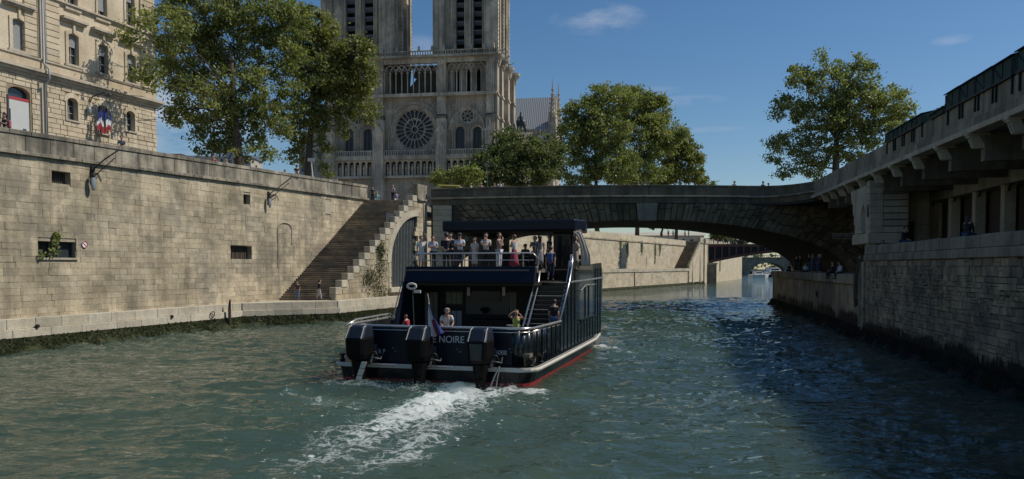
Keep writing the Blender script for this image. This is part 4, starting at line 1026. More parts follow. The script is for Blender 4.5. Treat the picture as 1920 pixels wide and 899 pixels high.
for px, py, h in ((1163, 455, 5.5), (1176, 462, 3.2), (1203, 455, 2.6), (1228, 462, 4.6), (1237, 470, 3)):   # dark run-off and creeper tongues below the parapet
    x, z = ef.at(px, py, SETB); m = MB(); r_ = random.Random(px)
    for i in range(90):
        u = x+r_.gauss(0, .35); v = 10.6-abs(r_.gauss(0, h*.5)); m.add([(u-.16, SETB-.08, v), (u+.16, SETB-.1, v+.1), (u+.03, SETB-.14, v-.5)], [(0, 1, 2)])
    o = m.build('creeper', 'leaf_dark', emb, fix=False); o['kind'] = 'stuff'
# second staircase descending to the lower quay
g = ef.empty('far_staircase', 'narrow dark stairs rising from the lower quay beside the iron bridge', 'staircase')
n = 36; xs0, xs1 = XE2-.6, XS1
for i in range(n):
    xa = xs0+(xs1-xs0)*i/n; za = 4.2+7.0*i/n
    MB().box(xa, xa+.6, .3, SETB-.02, za-.25, za+7.0/n).build('step', 'stair_stone', g)
for i in range(14):
    xa = xs0+.3+(xs1-xs0)*i/14; MB().box(xa, xa+.83, -.22, .29, 4.1+7.2*i/14, 5.2+7.2*i/14).build('step_block', 'pale_block', g, bev=.04)
MB().prism([(xs0+.6, -1), (xs1+.01, -1), (xs1+.01, 10.9), (xs0+.6, 4.05)], -.15, .285).build('stair_face', 'embankment_stone', g)
g2 = ef.empty('outer_quay_wall', 'tall pale quay wall carrying the end of the iron bridge', 'wall')
MB().box(XS1+.02, LT, -.15, 1.2, -1, 11.0).build('wall', 'embankment_stone', g2); MB().box(XS1+.02, LT, -.35, 1.3, 11.003, 11.3).build('string_course', 'ledge_stone', g2); MB().box(XS1+.02, LT, -.15, .6, 11.303, 12.6).build('parapet', 'ledge_stone', g2)
for px in (1297, 1311): x = ef.at(px, 500)[0]; MB().prism([(-.42, -1), (-.1, -1), (-.1, 9.5 if px > 1300 else 6), (-.2, 9.2 if px > 1300 else 5.7)], x, x+.9, 'x').build('buttress', 'ledge_stone', g2)
algae(g2, XE2, LT, -.15, 6, zt=.6, out=.5, n=600)
pf, L3 = seg_frame(FARW[3], FARW[4])
g3 = pf.empty('distant_quay_wall', 'farthest sunlit stretch of pale quay wall, beyond the iron bridge pier', 'wall')
MB().box(0, L3, 0, 1.2, -1, 11.0).build('wall', 'embankment_stone', g3); MB().box(0, L3, -.2, 1.2, 11, 12.3).build('parapet', 'ledge_stone', g3)
MB().box(L3*.32, L3*.32+1.6, -.12, .1, 3.2, 9.5).build('dark_creeper', 'algae', g3)
qf, L4 = seg_frame(FARW[4], FARW[5])
g4 = qf.empty('quay_wall_end', 'remote grey river wall at the bend, behind the moored boats', 'wall'); MB().box(0, L4, 0, 1.2, -1, 10).build('wall', 'embankment_stone', g4)
# iron arch bridge
ib = Frame(FARW[3][0]-.5, FARW[3][1]+6, -3)
P = ib.at(1327, 457)
g = empty('iron_bridge', ib.o, ib.a, 'dark reddish iron arch bridge with open panels, far behind the stone arch', 'bridge')
xl = ib.at(1327, 470)[0]; zt = ib.at(1327, 458)[1]; span = 60.0
def ibot(x):
    t = min(1, max(0, (x-xl)/span)); return zt-1.9-3.6*(abs(2*t-1))**2.0
nn = 30
for yy in (0, 8):
    m = MB(); top = [(xl+span*i/40, zt) for i in range(41)]; bot = [(xl+span*i/40, ibot(xl+span*i/40)) for i in range(41)]
    m.prism(bot+[(x, z+.75) for x, z in reversed(bot)], yy, yy+.5); m.build('arch_rib', 'bridge_iron', g)
    MB().box(xl, xl+span, yy-.15, yy+.55, zt-.75, zt).build('top_girder', 'bridge_iron', g)
    MB().prism([(x, z+.7) for x, z in bot]+[(xl+span, zt-.7), (xl, zt-.7)], yy+.35, yy+.42).build('web_plate', 'iron_black', g)
    for i in range(nn+1):
        x = xl+span*i/nn; MB().box(x-.2, x+.2, yy-.1, yy+.5, ibot(x)+.5, zt-.7).build('post', 'bridge_iron', g)
MB().box(xl, xl+span, .6, 8, zt-.4, zt-.1).build('bridge_deck', 'asphalt', g)
IBZ = zt
ra = MB(); ra.box(xl, xl+span, .0, .1, zt+1.0, zt+1.12)
for i in range(120): ra.box(xl+span*i/120, xl+span*i/120+.06, .02, .08, zt+.01, zt+1.0)
o = ra.build('railing', 'iron_grey', g); o['kind'] = 'stuff'
pier_x = ib.at(1336, 510)[0]
MB().box(xl-2.6, xl+2.2, -1.6, 9.5, -1, zt-5.5).build('pier', 'dark_coping', g); MB().box(xl-2.4, xl+.0, -1.3, 9.2, zt-5.49, zt+1.6).build('pier_top', 'pale_block', g)
MB().box(xl-2.8, xl+2.4, -1.8, 9.6, zt-5.8, zt-5.3).build('pier_cap', 'pale_block', g)
# third bridge and hazy far bank
tb = Frame(105, 428, 0)
g = tb.empty('far_stone_bridge', 'pale low stone arch bridge in the distance, at the river bend', 'bridge')
archs = []
for c in (10, 34, 58): archs.append([(c-10, -1), (c+10, -1)]+[(c+10*math.cos(t), 6.5*math.sin(t)) for t in [PI*i/12 for i in range(13)]])
MB().plate([(-20, -1.5), (80, -1.5), (80, 9.5), (-20, 9.5)], [[(x, z+.3) for x, z in a] for a in archs], 0, 9).build('bridge_body', 'dark_coping', g)
balustrade(-20, 80, -.2, 9.5, 10.8, g, 1.2); MB().box(-20, 80, -.5, 9.5, 9.2, 9.6).build('cornice', 'dark_coping', g)
for k, (px, py, Y, s, lab) in enumerate(((1422, 508, 330, 1.0, 'small white motorboat moored on the far side of the iron bridge'), (1452, 497, 380, 1.6, 'white cabin cruiser with raised stern moored at the bend of the river'), (1437, 506, 350, .8, 'low dark blue dinghy moored between two white boats'))):
    p = depth_at(px, py, Y); g = empty('moored_boat', (p.x, p.y, 0), R(20), lab, 'boat')
    m = MB(); Lb = 8*s
    m.add([(-Lb/2, -1.3*s, .0), (Lb*.3, -1.3*s, 0), (Lb/2+.8, 0, 0), (Lb*.3, 1.3*s, 0), (-Lb/2, 1.3*s, 0), (-Lb/2, -1.6*s, 1.3*s), (Lb*.3, -1.6*s, 1.4*s), (Lb/2+1.6, 0, 1.7*s), (Lb*.3, 1.6*s, 1.4*s), (-Lb/2, 1.6*s, 1.3*s)],
          [(4, 3, 2, 1, 0), (5, 6, 7, 8, 9), (0, 1, 6, 5), (1, 2, 7, 6), (2, 3, 8, 7), (3, 4, 9, 8), (4, 0, 5, 9)])
    m.build('hull', 'white_paint' if k < 2 else 'hull_navy', g)
    MB().prism([(-Lb*.3, 1.3*s), (Lb*.25, 1.3*s), (Lb*.1, 2.6*s), (-Lb*.25, 2.6*s)], -1.1*s, 1.1*s).build('cabin', 'white_paint', g); MB().box(-Lb*.24, Lb*.12, -1.13*s, 1.13*s, 1.8*s, 2.3*s).build('cabin_window', 'window_glass', g)
# ================================================================== STONE ARCH BRIDGE
BY = 85.0; BXC = 14.5
br = empty('stone_bridge', (BXC, BY, 0), 0, 'dark weathered single arch stone bridge crossing the river above the black boat', 'bridge')
def intr(x): return 3.65+6.0*math.sqrt(max(0, 1-(x/21.9)**2))
def btop(x): return 13.44-.00078*x*x
def bfr(x): return 11.48-.0005*x*x
XL, XR = -23.2, 24.6
N = 48; arc = [(-21.9+43.8*i/N, intr(-21.9+43.8*i/N)) for i in range(N+1)]
body = [(XL, -1), (-21.9, -1)]+arc+[(21.9, -1), (30, -1), (30, 11.4)]+[(x, bfr(x)) for x in (20, 10, 0, -10, -20)]+[(XL, bfr(XL))]
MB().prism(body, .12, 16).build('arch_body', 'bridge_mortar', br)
# ring of moulding at both edges of the barrel
C0 = (0, -9.0)
def out_to(x, z, zl):   # from intrados point along ray from C0 to height zl
    k = (zl-C0[1])/(z-C0[1]); return ((x-C0[0])*k+C0[0], zl)
x = -21.9; cols_ = []
while x < 21.5:
    cols_.append(x); x += random.uniform(.42, .78)
cols_.append(21.9); cnt = 0; stuff = MB()
for i in range(len(cols_)-1):
    a, b = cols_[i], cols_[i+1]; za, zb = intr(a), intr(b)
    A, Bq = out_to(a, za, bfr(a)), out_to(b, zb, bfr(b))
    if min(A[0], Bq[0]) > 24 or max(A[0], Bq[0]) < -23: pass
    L = math.dist((a, za), A); f = [0]; d = 0
    while d < L: d += random.uniform(.7, 1.5)*(1.0 if L > 2.6 else 1.4); f.append(min(1, d/L) if L-d > .4 else 1)
    for k in range(len(f)-1):
        if f[k] >= 1: break
        g0, g1 = f[k]+.006, f[k+1]-.006; e = .045
        def P(q0, q1, t): return (q0[0]+(q1[0]-q0[0])*t, q0[1]+(q1[1]-q0[1])*t)
        qa0, qa1, qb0, qb1 = P((a, za), A, g0), P((a, za), A, g1), P((b, zb), Bq, g0), P((b, zb), Bq, g1)
        if min(qa0[0], qa1[0]) < -20.9 or max(qb0[0], qb1[0]) > 25.5: continue
        w = random.uniform(.15, .4)
        pts = [(qa0[0]+e*.5, qa0[1]), (qb0[0]-e*.5, qb0[1]), (qb1[0]-e*.5, qb1[1]), (qa1[0]+e*.5, qa1[1])]
        jit = [(p[0]+random.uniform(-.03, .03), p[1]+random.uniform(-.03, .03)) for p in pts]
        pr = random.uniform(.0, .10); cxp = sum(p[0] for p in jit)/4; czp = sum(p[1] for p in jit)/4
        front = [(cxp+(p[0]-cxp)*.88, -pr, czp+(p[1]-czp)*.93) for p in jit]; back = [(p[0], .08-pr*.3, p[1]) for p in jit]; deep = [(p[0], .4, p[1]) for p in jit]
        m = stuff if cnt >= 300 else MB()
        m.add(front+back+deep, [(0, 1, 2, 3), (0, 4, 5, 1), (1, 5, 6, 2), (2, 6, 7, 3), (3, 7, 4, 0), (4, 8, 9, 5), (5, 9, 10, 6), (6, 10, 11, 7), (7, 11, 8, 4)])
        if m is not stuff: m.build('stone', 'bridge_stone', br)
        cnt += 1
if stuff.v: o = stuff.build('upper_stones', 'bridge_stone', br); o['kind'] = 'stuff'
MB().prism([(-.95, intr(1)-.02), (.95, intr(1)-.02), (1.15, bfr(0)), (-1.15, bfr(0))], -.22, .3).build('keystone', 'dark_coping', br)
m = MB(); m.plate([(-23.0, 1.5), (-20.95, 1.5), (-20.95, bfr(-21)), (-23.0, bfr(-21))], [], -.08, .11)
m.build('abutment_pier', 'bridge_mortar', br)
its = []; z = 3
while z < 11.2: its.append((-23.0, -20.98, -.14, .1, z+.015, min(z+.6, 11.25)-.015)); z += .6
blocks(br, its, 'pale_block', 'pier_block')
for i in range(30):      # soffit stones on the front arris
    pass
def run_pieces(parent, name, mat, zb, zt, y0, y1, step, x0=XL, x1=12.3+0, jit=.12, gap=.02, bev=.02):
    x = x0
    while x < x1-.1:
        b = min(x1, x+step*random.uniform(1-jit, 1+jit))
        if x1-b < step*.4: b = x1
        a, c = x+gap/2, b-gap/2; d = random.uniform(-.012, .012); m = MB()
        m.hexa([(a, y0+d, zb(a)), (c, y0+d, zb(c)), (c, y1, zb(c)), (a, y1, zb(a)), (a, y0+d, zt(a)), (c, y0+d, zt(c)), (c, y1, zt(c)), (a, y1, zt(a))])
        m.build(name, mat, parent, bev=bev); x = b
XE = 11.0
run_pieces(br, 'frieze_stone', 'bridge_coping', lambda x: bfr(x)+.004, lambda x: bfr(x)+.62, -.16, .5, 1.9, x1=XE)
run_pieces(br, 'cornice_stone', 'dark_coping', lambda x: bfr(x)+.624, lambda x: bfr(x)+.80, -.42, .5, 2.4, x1=XE)
run_pieces(br, 'parapet_stone', 'bridge_coping', lambda x: bfr(x)+.804, lambda x: btop(x)-.22, -.06, .42, 2.1, x1=XE)
run_pieces(br, 'coping_stone', 'bridge_coping', lambda x: btop(x)-.216, lambda x: btop(x), -.12, .5, 1.9, x1=XE)
# parapet over the keystone breaks forward slightly; curved wing towards the right quay
RB = Frame(32.4, 98, -101.3)
def rtop(x): return 13.36-.0105*x
def rbot(x): return 11.66-.0113*x
E0 = RB.w(19.3, 1.5)
path = [(BXC+XE, BY), (27.2, 84.8), (28.4, 83.9), (29.2, 82.5), (29.75, 80.8), (E0.x, E0.y)]
for i in range(len(path)-1):
    p, q = Vector((*path[i], 0)), Vector((*path[i+1], 0)); d = (q-p).normalized(); nrm = Vector((d.y, -d.x, 0)); L = (q-p).length
    tt = [i/(len(path)-1), (i+1)/(len(path)-1)]
    for nm, mt, za, zb, off in (('frieze_stone', 'bridge_coping', 0, .62, .16), ('cornice_stone', 'dark_coping', .624, .80, .40), ('parapet_stone', 'bridge_coping', .804, -1, .06), ('coping_stone', 'bridge_coping', -2, -3, .12)):
        def zz(t, w):
            b = bfr(XE)+(rbot(19.3)-bfr(XE))*t; T = btop(XE)+(rtop(19.3)-btop(XE))*t
            return b+w if w >= 0 else (T-.22 if w == -1 else (T-.216 if w == -2 else T))
        a0, b0 = p+nrm*off, q+nrm*off; a1, b1 = p-nrm*.45, q-nrm*.45
        if i == 0: a0 = Vector((a0.x, BY-off, 0)); a1 = Vector((a1.x, BY+.45, 0))
        m = MB(); m.hexa([(v.x-BXC, v.y-BY, z) for v, z in ((a0, zz(tt[0], za)), (b0, zz(tt[1], za)), (b1, zz(tt[1], za)), (a1, zz(tt[0], za)), (a0, zz(tt[0], zb)), (b0, zz(tt[1], zb)), (b1, zz(tt[1], zb)), (a1, zz(tt[0], zb)))])
        m.build(nm, mt, br)
MB().box(XL, 30, .5, 15.6, 11.3, 11.9).build('roadway', 'asphalt', br)
for sgn in (1,): MB().plate([(XL, bfr(0)-.4), (30, bfr(0)-.4), (30, 13), (0, 13.4), (XL, 13)], [], 15.5, 16.1).build('far_parapet', 'bridge_coping', br)
o = MB().prism([(p[0]-BXC, p[1]-BY) for p in path[:1]+path]+[(34, -6.5), (34, .4)], 11.2, 11.88, 'z').build('corner_deck', 'asphalt', br)
# plaque on the right side of the arch
x, z = (1558-960)/FPX*BY, CAMH+(500-448)/FPX*BY; x2, z2 = (1597-960)/FPX*BY, CAMH+(500-438)/FPX*BY
g = empty('bridge_plaque', (x, BY, z), 0, 'small dark framed plaque on the right haunch of the stone arch', 'sign')
MB().box(0, x2-x, -.22, -.14, 0, z2-z).build('plate', 'iron_black', g)
fr = MB(); w_, h_ = x2-x, z2-z
for a, b, c, d in ((0, w_, 0, .05), (0, w_, h_-.05, h_), (0, .05, .051, h_-.051), (w_-.05, w_, .051, h_-.051)): fr.box(a, b, -.26, -.221, c, d)
fr.build('frame', 'rub_rail', g)
def text(name, s, size, loc_, rot, mat, parent, ext=.008, align='CENTER', sx=1):
    cu_ = bpy.data.curves.new(name, 'FONT'); cu_.body = s; cu_.size = size; cu_.extrude = ext; cu_.align_x = align; cu_.align_y = 'CENTER'
    cu_.materials.append(MATS[mat]); o = bpy.data.objects.new(name, cu_); link(o, parent); o.location = loc_; o.rotation_euler = rot; o.scale = (sx, 1, 1)
    bpy.context.view_layer.update(); me = bpy.data.meshes.new_from_object(o); n = bpy.data.objects.new(name, me); link(n, parent); n.location = loc_; n.rotation_euler = rot; n.scale = (sx, 1, 1); bpy.data.objects.remove(o); return n
text('lettering', 'PETIT PONT', .40, (w_/2, -.235, h_/2), (R(90), 0, 0), 'lettering', g, sx=.85)

# ================================================================== RIGHT QUAY
LZ = 4.15
rq = RB.empty('landing_quay', 'low shadowed stone landing quay jutting out under the right end of the arch', 'wall')
MB().prism([(0.02, .1), (47.4, .1), (47.4, 8), (.02, 8)], -1, 3.42, 'z').build('quay_core', 'bridge_mortar', rq)
x = .0; k = 0
joints = [0.0]+[RB.at(px, 540)[0] for px in (1472, 1503, 1533, 1560, 1585)]+[41.5, 46.0]
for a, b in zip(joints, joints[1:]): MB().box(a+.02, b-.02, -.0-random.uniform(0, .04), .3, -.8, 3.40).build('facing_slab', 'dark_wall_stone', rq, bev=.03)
x = -.1
while x < 46.0:
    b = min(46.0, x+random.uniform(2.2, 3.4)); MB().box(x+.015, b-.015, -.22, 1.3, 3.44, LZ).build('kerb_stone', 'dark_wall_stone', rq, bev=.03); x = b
MB().box(1.28, 46, 1.3, 8, 3.43, LZ-.01).build('quay_paving', 'stair_stone', rq); MB().box(-.1, 1.3, 1.31, 8, 3.4, LZ).build('end_slab', 'dark_wall_stone', rq)
for a in range(3): MB().box(-.0, .3, .35+a*2.5, 2.8+a*2.5, -.8, 3.4).build('end_slab', 'dark_wall_stone', rq)
algae(rq, -.4, 47, -.02, 8, 'dark_algae', zt=.75, out=.7, n=3500)
r_ = random.Random(4); m = MB()
for i in range(900):     # ragged black weed hanging in tongues above the waterline
    x = r_.uniform(3, 47); h = .35+.22*math.sin(x*1.1)*math.sin(x*.37)+r_.uniform(0, .75)**1.5; w = r_.uniform(.06, .22)
    m.add([(x-w, -.06, .2), (x+w, -.06, .2), (x+w*.4, -.075, h+.35), (x-w*.5, -.075, h+.3), (x, -.07, h+.75)], [(0, 1, 2, 3), (3, 2, 4)])
o = m.build('hanging_weed', 'dark_algae', rq, fix=False); o['kind'] = 'stuff'
for px, py in ((1532, 552), (1607, 567)):
    x, z = RB.at(px, py, -.1); MB().tube([(x+.24*math.cos(a), -.14, z+.24*math.sin(a)) for a in [2*PI*i/12 for i in range(13)]], .045, 6).build('mooring_ring', 'iron_black', rq)
# tall wall nearest the viewer
rw = RB.empty('river_wall', 'tall rough dark stone river wall with thick coping, nearest on the shaded bank', 'wall')
X0, X1 = 47.4, 112.0
MB().box(X0, X1, .06, 1.4, -1, 5.05).build('wall_core', 'bridge_mortar', rw)
its = courses(X0+.1, 80, .1, 5.04, .30, .60, (.0, .06), .2, .022, chj=.38, key=lambda i: abs(i[0]-57))
its2 = []
for it in its:      # rubble: some stones are split in two courses, others missing a corner
    (a, b, c, d, e, f) = it; r0 = random.random()
    if r0 < .22 and f-e > .2: z_ = e+(f-e)*random.uniform(.35, .65); its2 += [(a, b, c, d, e, z_-.012), (a, b, -random.uniform(0, .06), d, z_+.012, f)]
    elif r0 < .36 and b-a > .4: x_ = a+(b-a)*random.uniform(.3, .7); its2 += [(a, x_-.015, c, d, e, f-random.uniform(0, .08)), (x_+.015, b, -random.uniform(0, .06), d, e, f)]
    else: its2.append((a, b, c, d, e+random.uniform(-.02, .02), f+random.uniform(-.02, .02)))
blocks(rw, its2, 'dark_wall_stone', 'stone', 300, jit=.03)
x = X0-.1
while x < X1:
    b = x+random.uniform(1.3, 2.0); MB().box(x+.012, b-.012, -.16, 1.0, 5.054, 5.45).build('coping_stone', 'dark_coping', rw, bev=.035)
    MB().box(x+.012, b-.012, -.05, .75, 5.454, 6.02+random.uniform(-.015, .015)).build('parapet_stone', 'dark_coping', rw, bev=.05); x = b
MB().box(X0-1.45, X0-.12, -.14, .6, -.5, 5.0).build('end_pilaster', 'dark_wall_stone', rw, bev=.04)
MB().box(X0-1.2, X0-.75, -.2, -.13, 1.4, 5.4).build('white_streaked_strip', 'dark_coping', rw)
m = MB(); r_ = random.Random(9)
for i in range(26):     # dry hanging roots beside the pilaster
    x = X0-1.9+r_.uniform(-.35, .3); m.tube([(x+.9, -.2, 5.2), (x+.5+r_.uniform(-.1, .1), -.28, 4.2), (x+r_.uniform(-.15, .1), -.2, 3.2), (x+r_.uniform(-.2, .1), -.2, 2.3+r_.uniform(-.4, .5))], [.03, .03, .025, .01], 4)
o = m.build('dry_roots', 'bark', rw); o['kind'] = 'stuff'
algae(rw, X0-.2, X1, -.02, 9, 'dark_algae', zt=.75, out=.8, n=4500)
r_ = random.Random(14); m = MB()
for i in range(900):
    x = r_.uniform(X0, 76); h = .3+.15*math.sin(x*.9)*math.sin(x*.31)+r_.uniform(0, .7)**1.5; w = r_.uniform(.06, .2)
    m.add([(x-w, -.10, .2), (x+w, -.10, .2), (x+w*.4, -.115, h+.25), (x-w*.5, -.115, h+.2), (x, -.11, h+.5)], [(0, 1, 2, 3), (3, 2, 4)])
o = m.build('hanging_weed', 'dark_algae', rw, fix=False); o['kind'] = 'stuff'
o = MB().prism([(p.x, p.y) for p in (RB.w(X0, 1.4), RB.w(X1, 1.4), RB.w(X1, 8.4), RB.w(X0-20, 8.4), RB.w(X0-20, 6.5), RB.w(X0, 6.5))], 4.6, 5.02, 'z').build('walkway', 'stair_stone'); tag(o, kind='structure')
# the cantilevered street deck
dk = RB.empty('street_viaduct', 'long shaded street deck carried on pillars and brackets above the walkway', 'viaduct')
def deck_pieces(name, mat, zb, zt, y0, y1, step, x0=19.3, x1=112, jit=.1, gap=.016, bev=.02):
    run_pieces(dk, name, mat, zb, zt, y0, y1, step, x0, x1, jit, gap, bev)
deck_pieces('cornice_stone', 'pale_block', rbot, lambda x: rbot(x)+.26, 1.15, 1.9, 2.6)
deck_pieces('fascia_stone', 'dark_coping', lambda x: rbot(x)+.264, lambda x: rbot(x)+.75, 1.42, 1.9, 2.2)
deck_pieces('parapet_stone', 'dark_coping', lambda x: rbot(x)+.754, lambda x: rtop(x)-.003, 1.5, 1.9, 1.65)
MB().hexa([(19.3, 1.9, rbot(19.3)+.1), (112, 1.9, rbot(112)+.1), (112, 8.4, rbot(112)+.1), (19.3, 8.4, rbot(19.3)+.1), (19.3, 1.9, rbot(19.3)+.5), (112, 1.9, rbot(112)+.5), (112, 8.4, rbot(112)+.5), (19.3, 8.4, rbot(19.3)+.5)]).build('deck_slab', 'dark_coping', dk)
cxs = [24.6, 28.2, 31.6, 34.8]+[39.0+4.46*i for i in range(16)]
for x in cxs:
    zb = rbot(x); m = MB()
    m.box(x-.27, x+.27, 1.14, 2.1, zb-.10, zb-.004); m.box(x-.22, x+.22, 1.2, 2.0, zb-.19, zb-.104); br_ = m.build('bracket_cap', 'pale_block', dk, bev=.015)
    for s in (-.17, .08): MB().prism([(1.27, zb-.19), (1.45, zb-.66), (1.56, zb-.7), (2.0, zb-.7), (2.0, zb-.19)], x+s-.01, x+s+.11, 'x').build('bracket', 'pale_block', dk)
    yb = 7.2 if x > 38 else 3.5
    prof = [(1.6, zb-.0), (1.9, zb-.55)]+[(1.9+(yb-1.9)*t, zb-.75-.55*math.sin(PI*.5*(1-t)) -.5*t*t) for t in np.linspace(0, 1, 9)]+[(yb, zb-.0)]
    MB().prism(prof, x-.24, x+.24, 'x').build('cross_beam', 'bridge_coping', dk)
    if x > 38 and x < 90:
        px_ = x-.9; zc = zb-1.0
        MB().box(px_-.26, px_+.26, 6.45, 7.1, 4.9, zc-.7).build('pillar', 'pale_block', dk, bev=.03)
        MB().prism([(px_-.26, zc-.7), (px_+.26, zc-.7), (px_+.5, zc), (px_-.26, zc)], 6.42, 7.1).build('pillar_capital', 'pale_block', dk)
        MB().box(px_-.34, px_+.34, 6.38, 7.1, 4.9, 5.3).build('pillar_base', 'pale_block', dk)
        MB().prism([(px_+.26, zc-1.0), (px_+.34, zc-1.0), (px_+.9, zc-.15), (px_+.85, zc)], 6.6, 6.7).build('strut', 'iron_black', dk)
        MB().box(px_+.28, px_+3.9, 7.3, 7.4, 5.0, zc+.4).build('bay_panel', 'wood_dark', dk); MB().box(px_+.28, px_+3.9, 7.05, 7.3, 5.0, 5.35).build('bay_sill', 'dark_coping', dk)
MB().box(38, 90, 6.3, 7.3, 9.45, 10.6).build('lintel_beam', 'dark_coping', dk)
MB().box(19, 112, 7.6, 8.4, -1, 11.3).build('back_wall', 'dark_wall_stone', dk)
# corbelled stone block with a niche beside the arch
ho = RB.empty('corbelled_pier', 'pale banded stone pier with a pointed niche, between the arch and the pillars', 'pier')
xn, xf = 42.0, 37.0; yl, yr = 1.5, 4.0
m = MB(); m.prism([(xf, 6.35), (xn, 6.35), (xn, 7.1), (xf, 7.1)], yl-.18, yr, 'y'); m.build('base_block', 'pale_block', ho, bev=.03)
nz = [(38.9, 7.35), (40.3, 7.35)]+[(39.6+.7*math.cos(t), 8.5+.85*math.sqrt(max(0, 4-(abs(math.cos(t))+1)**2))/1.732) for t in [PI*i/10 for i in range(11)]]
MB().plate([(xf, 7.104), (xn-.01, 7.104), (xn-.01, 10.6), (xf-1.6, 10.6), (xf-1.1, 9.6), (xf-.75, 9.6), (xf-.7, 8.7), (xf-.35, 8.7), (xf-.3, 7.9), (xf, 7.9)], [nz], yl, yl+.8).build('niche_wall', 'pale_block', ho)
MB().box(38.8, 40.4, yl+.55, yl+.6, 7.3, 9.6).build('niche_back', 'dark_coping', ho)
MB().box(38.7, 40.5, yl-.25, yl+.3, 7.16, 7.33).build('niche_sill', 'pale_block', ho)
z = 7.1; k = 0
while z < 10.4:
    o_ = .09*k+.0; MB().box(xf, xn+.0, yl+.81, yr, z+.03, z+.44).build('band_stone', 'pale_block', ho, bev=.03)
    MB().box(xn-.7, xn+.05, yl-.03-.02*k, yl+.8, z+.012, z+.452).build('quoin', 'pale_block', ho, bev=.02); z += .465; k += 1
MB().box(xf+.1, xn-.06, yl+.81, yr-.06, 7, 11).build('pier_core', 'bridge_mortar', ho)
MB().box(xn-3.2, xn-.5, yl+.35, yr, 4.1, 6.34).build('pier_foot', 'dark_wall_stone', ho); MB().box(xn-1.0, xn-.2, yl-.05, yl+.4, 4.1, 6.345).build('foot_shaft', 'pale_block', ho)
m = MB()
for a, b, c, d in ((xn-.62, xn-.2, 8.25, 8.3), (xn-.62, xn-.2, 9.1, 9.15), (xn-.62, xn-.57, 8.3, 9.1), (xn-.25, xn-.2, 8.3, 9.1)): m.box(a, b, yl-.14, yl-.09, c, d)
m.build('frame', 'iron_black', ho)
MB().plate([(38.6, 5), (40.6, 5), (40.6, 10.6), (38.6, 10.6)], [], yr+.0, yr+.01) 
nx0 = 40.0
# side bay with small round-headed niche (faces the viewer)
sb = MB(); sb.box(nx0-.9, nx0, yr+.01, 5.9, 5, 10.7); sb.build('side_bay', 'pale_block', ho)
MB().box(nx0-.02, nx0+.04, yr+.45, yr+.95, 6.2, 8.0).build('niche_opening', 'wood_dark', ho); MB().tube([(nx0+.03, yr+.7-.25*math.cos(t), 8.0+.25*math.sin(t)) for t in [PI*i/8 for i in range(9)]], .05, 5).build('niche_arch', 'pale_block', ho)
z = 5.2
while z < 10: MB().box(nx0-.1, nx0+.1, yr+1.05, yr+1.85, z+.02, z+.6).build('quoin', 'pale_block', ho, bev=.02); z += .63

# ------------------------------------------------------------------ riverside bookstalls
def bookstall(x0, x1, label, h0, tilt, opened=False, hooks=True):
    zb = rtop((x0+x1)/2)+.02; g = empty('bookstall', RB.w((x0+x1)/2, 1.5, zb), RB.a, label, 'bookstall', 'green bookstalls on the quay parapet')
    w = (x1-x0)/2-.02
    MB().prism([(-.12, 0), (1.0, 0), (1.0, h0), (.75, h0+tilt), (-.12, h0-.02)], -w, w, 'x').build('box_body', 'green_box', g, bev=.012)
    MB().prism([(-.24, h0-.02), (-.20, h0+.04), (.78, h0+tilt+.08), (1.1, h0+.06), (1.1, h0-.0), (.76, h0+tilt+.01)], -w-.03, w+.03, 'x').build('lid', 'iron_black', g)
    MB().box(-w, w, -.16, -.121, -.06, .03).build('bottom_rail', 'iron_black', g)
    for x in (-w+.03, -.02, w-.08): MB().box(x, x+.05, -.15, -.121, .03, h0-.03).build('stile', 'iron_black', g)
    MB().tube([(-w+.1, -.14, h0-.08), (-.1, -.14, .06)], .018, 4).build('brace', 'iron_black', g)
    if hooks:
        for x in (-w+.15, w-.2): MB().box(x, x+.09, -.10, -.03, -.78, .0).build('hook', 'iron_black', g)
    if opened:
        MB().prism([(.7, h0+.0), (.78, h0), (.86, h0+.75), (.78, h0+.75)], -w, w, 'x').build('raised_lid', 'iron_grey', g)
        for i in range(9): x = -w+.15+i*.2; MB().box(x, x+.05, .1, .35, h0-.0, h0+random.uniform(.18, .3)).build('book', 'cloth_cream' if i % 2 else 'shutter_grey', g)
xa = 57.55
names = ['green bookstall box at the far end of the upper row, next to the open stall', 'green bookstall box second from the open stall in the upper row', 'green bookstall box third from the open stall in the upper row', 'green bookstall box fourth from the open stall in the upper row']
for k in range(4): bookstall(xa+k*2.05, xa+(k+1)*2.05, names[k], .80, .22)
bookstall(xa+4*2.05+.35, xa+5*2.05+.5, 'dark closed bookstall box at the picture edge, nearest of all', .85, .2)
names = ['low grey-green bookstall box, farthest along the parapet', 'low grey-green bookstall box beside the farthest one', 'low grey-green bookstall box in the middle of the lower row', 'low grey-green bookstall box just before the open stall']
for k in range(4): bookstall(45.9+k*1.95, 45.9+(k+1)*1.95, names[k], .52, .16)
bookstall(54.9, 57.3, 'open bookstall with raised lid and rows of books between the two runs of boxes', .22, .1, True, False)
rgp = [(p.x, p.y) for p in (RB.w(112, 1.9), RB.w(19.3, 1.9))]+[(31.5, 84.5), (36, 101.2), (41.5, 118), (90, 200), (150, 300), (300, 560), (300, 900), (500, 900), (500, -60)]
o = MB().prism(rgp, 11.3, 11.62, 'z').build('right_bank_ground', 'paving'); tag(o, kind='structure')
rf = empty('right_embankment', (0, 0, 0), 0, 'shaded river wall continuing beyond the right end of the arch', 'wall')
pts_ = [(36.3, 101.05), (41.5, 118), (90, 200), (150, 300), (300, 560)]
for p, q in zip(pts_, pts_[1:]): MB().prism([p, q, (q[0]+1, q[1]), (p[0]+1, p[1])], -1, 12.4, 'z').build('wall_stretch', 'dark_wall_stone', rf)
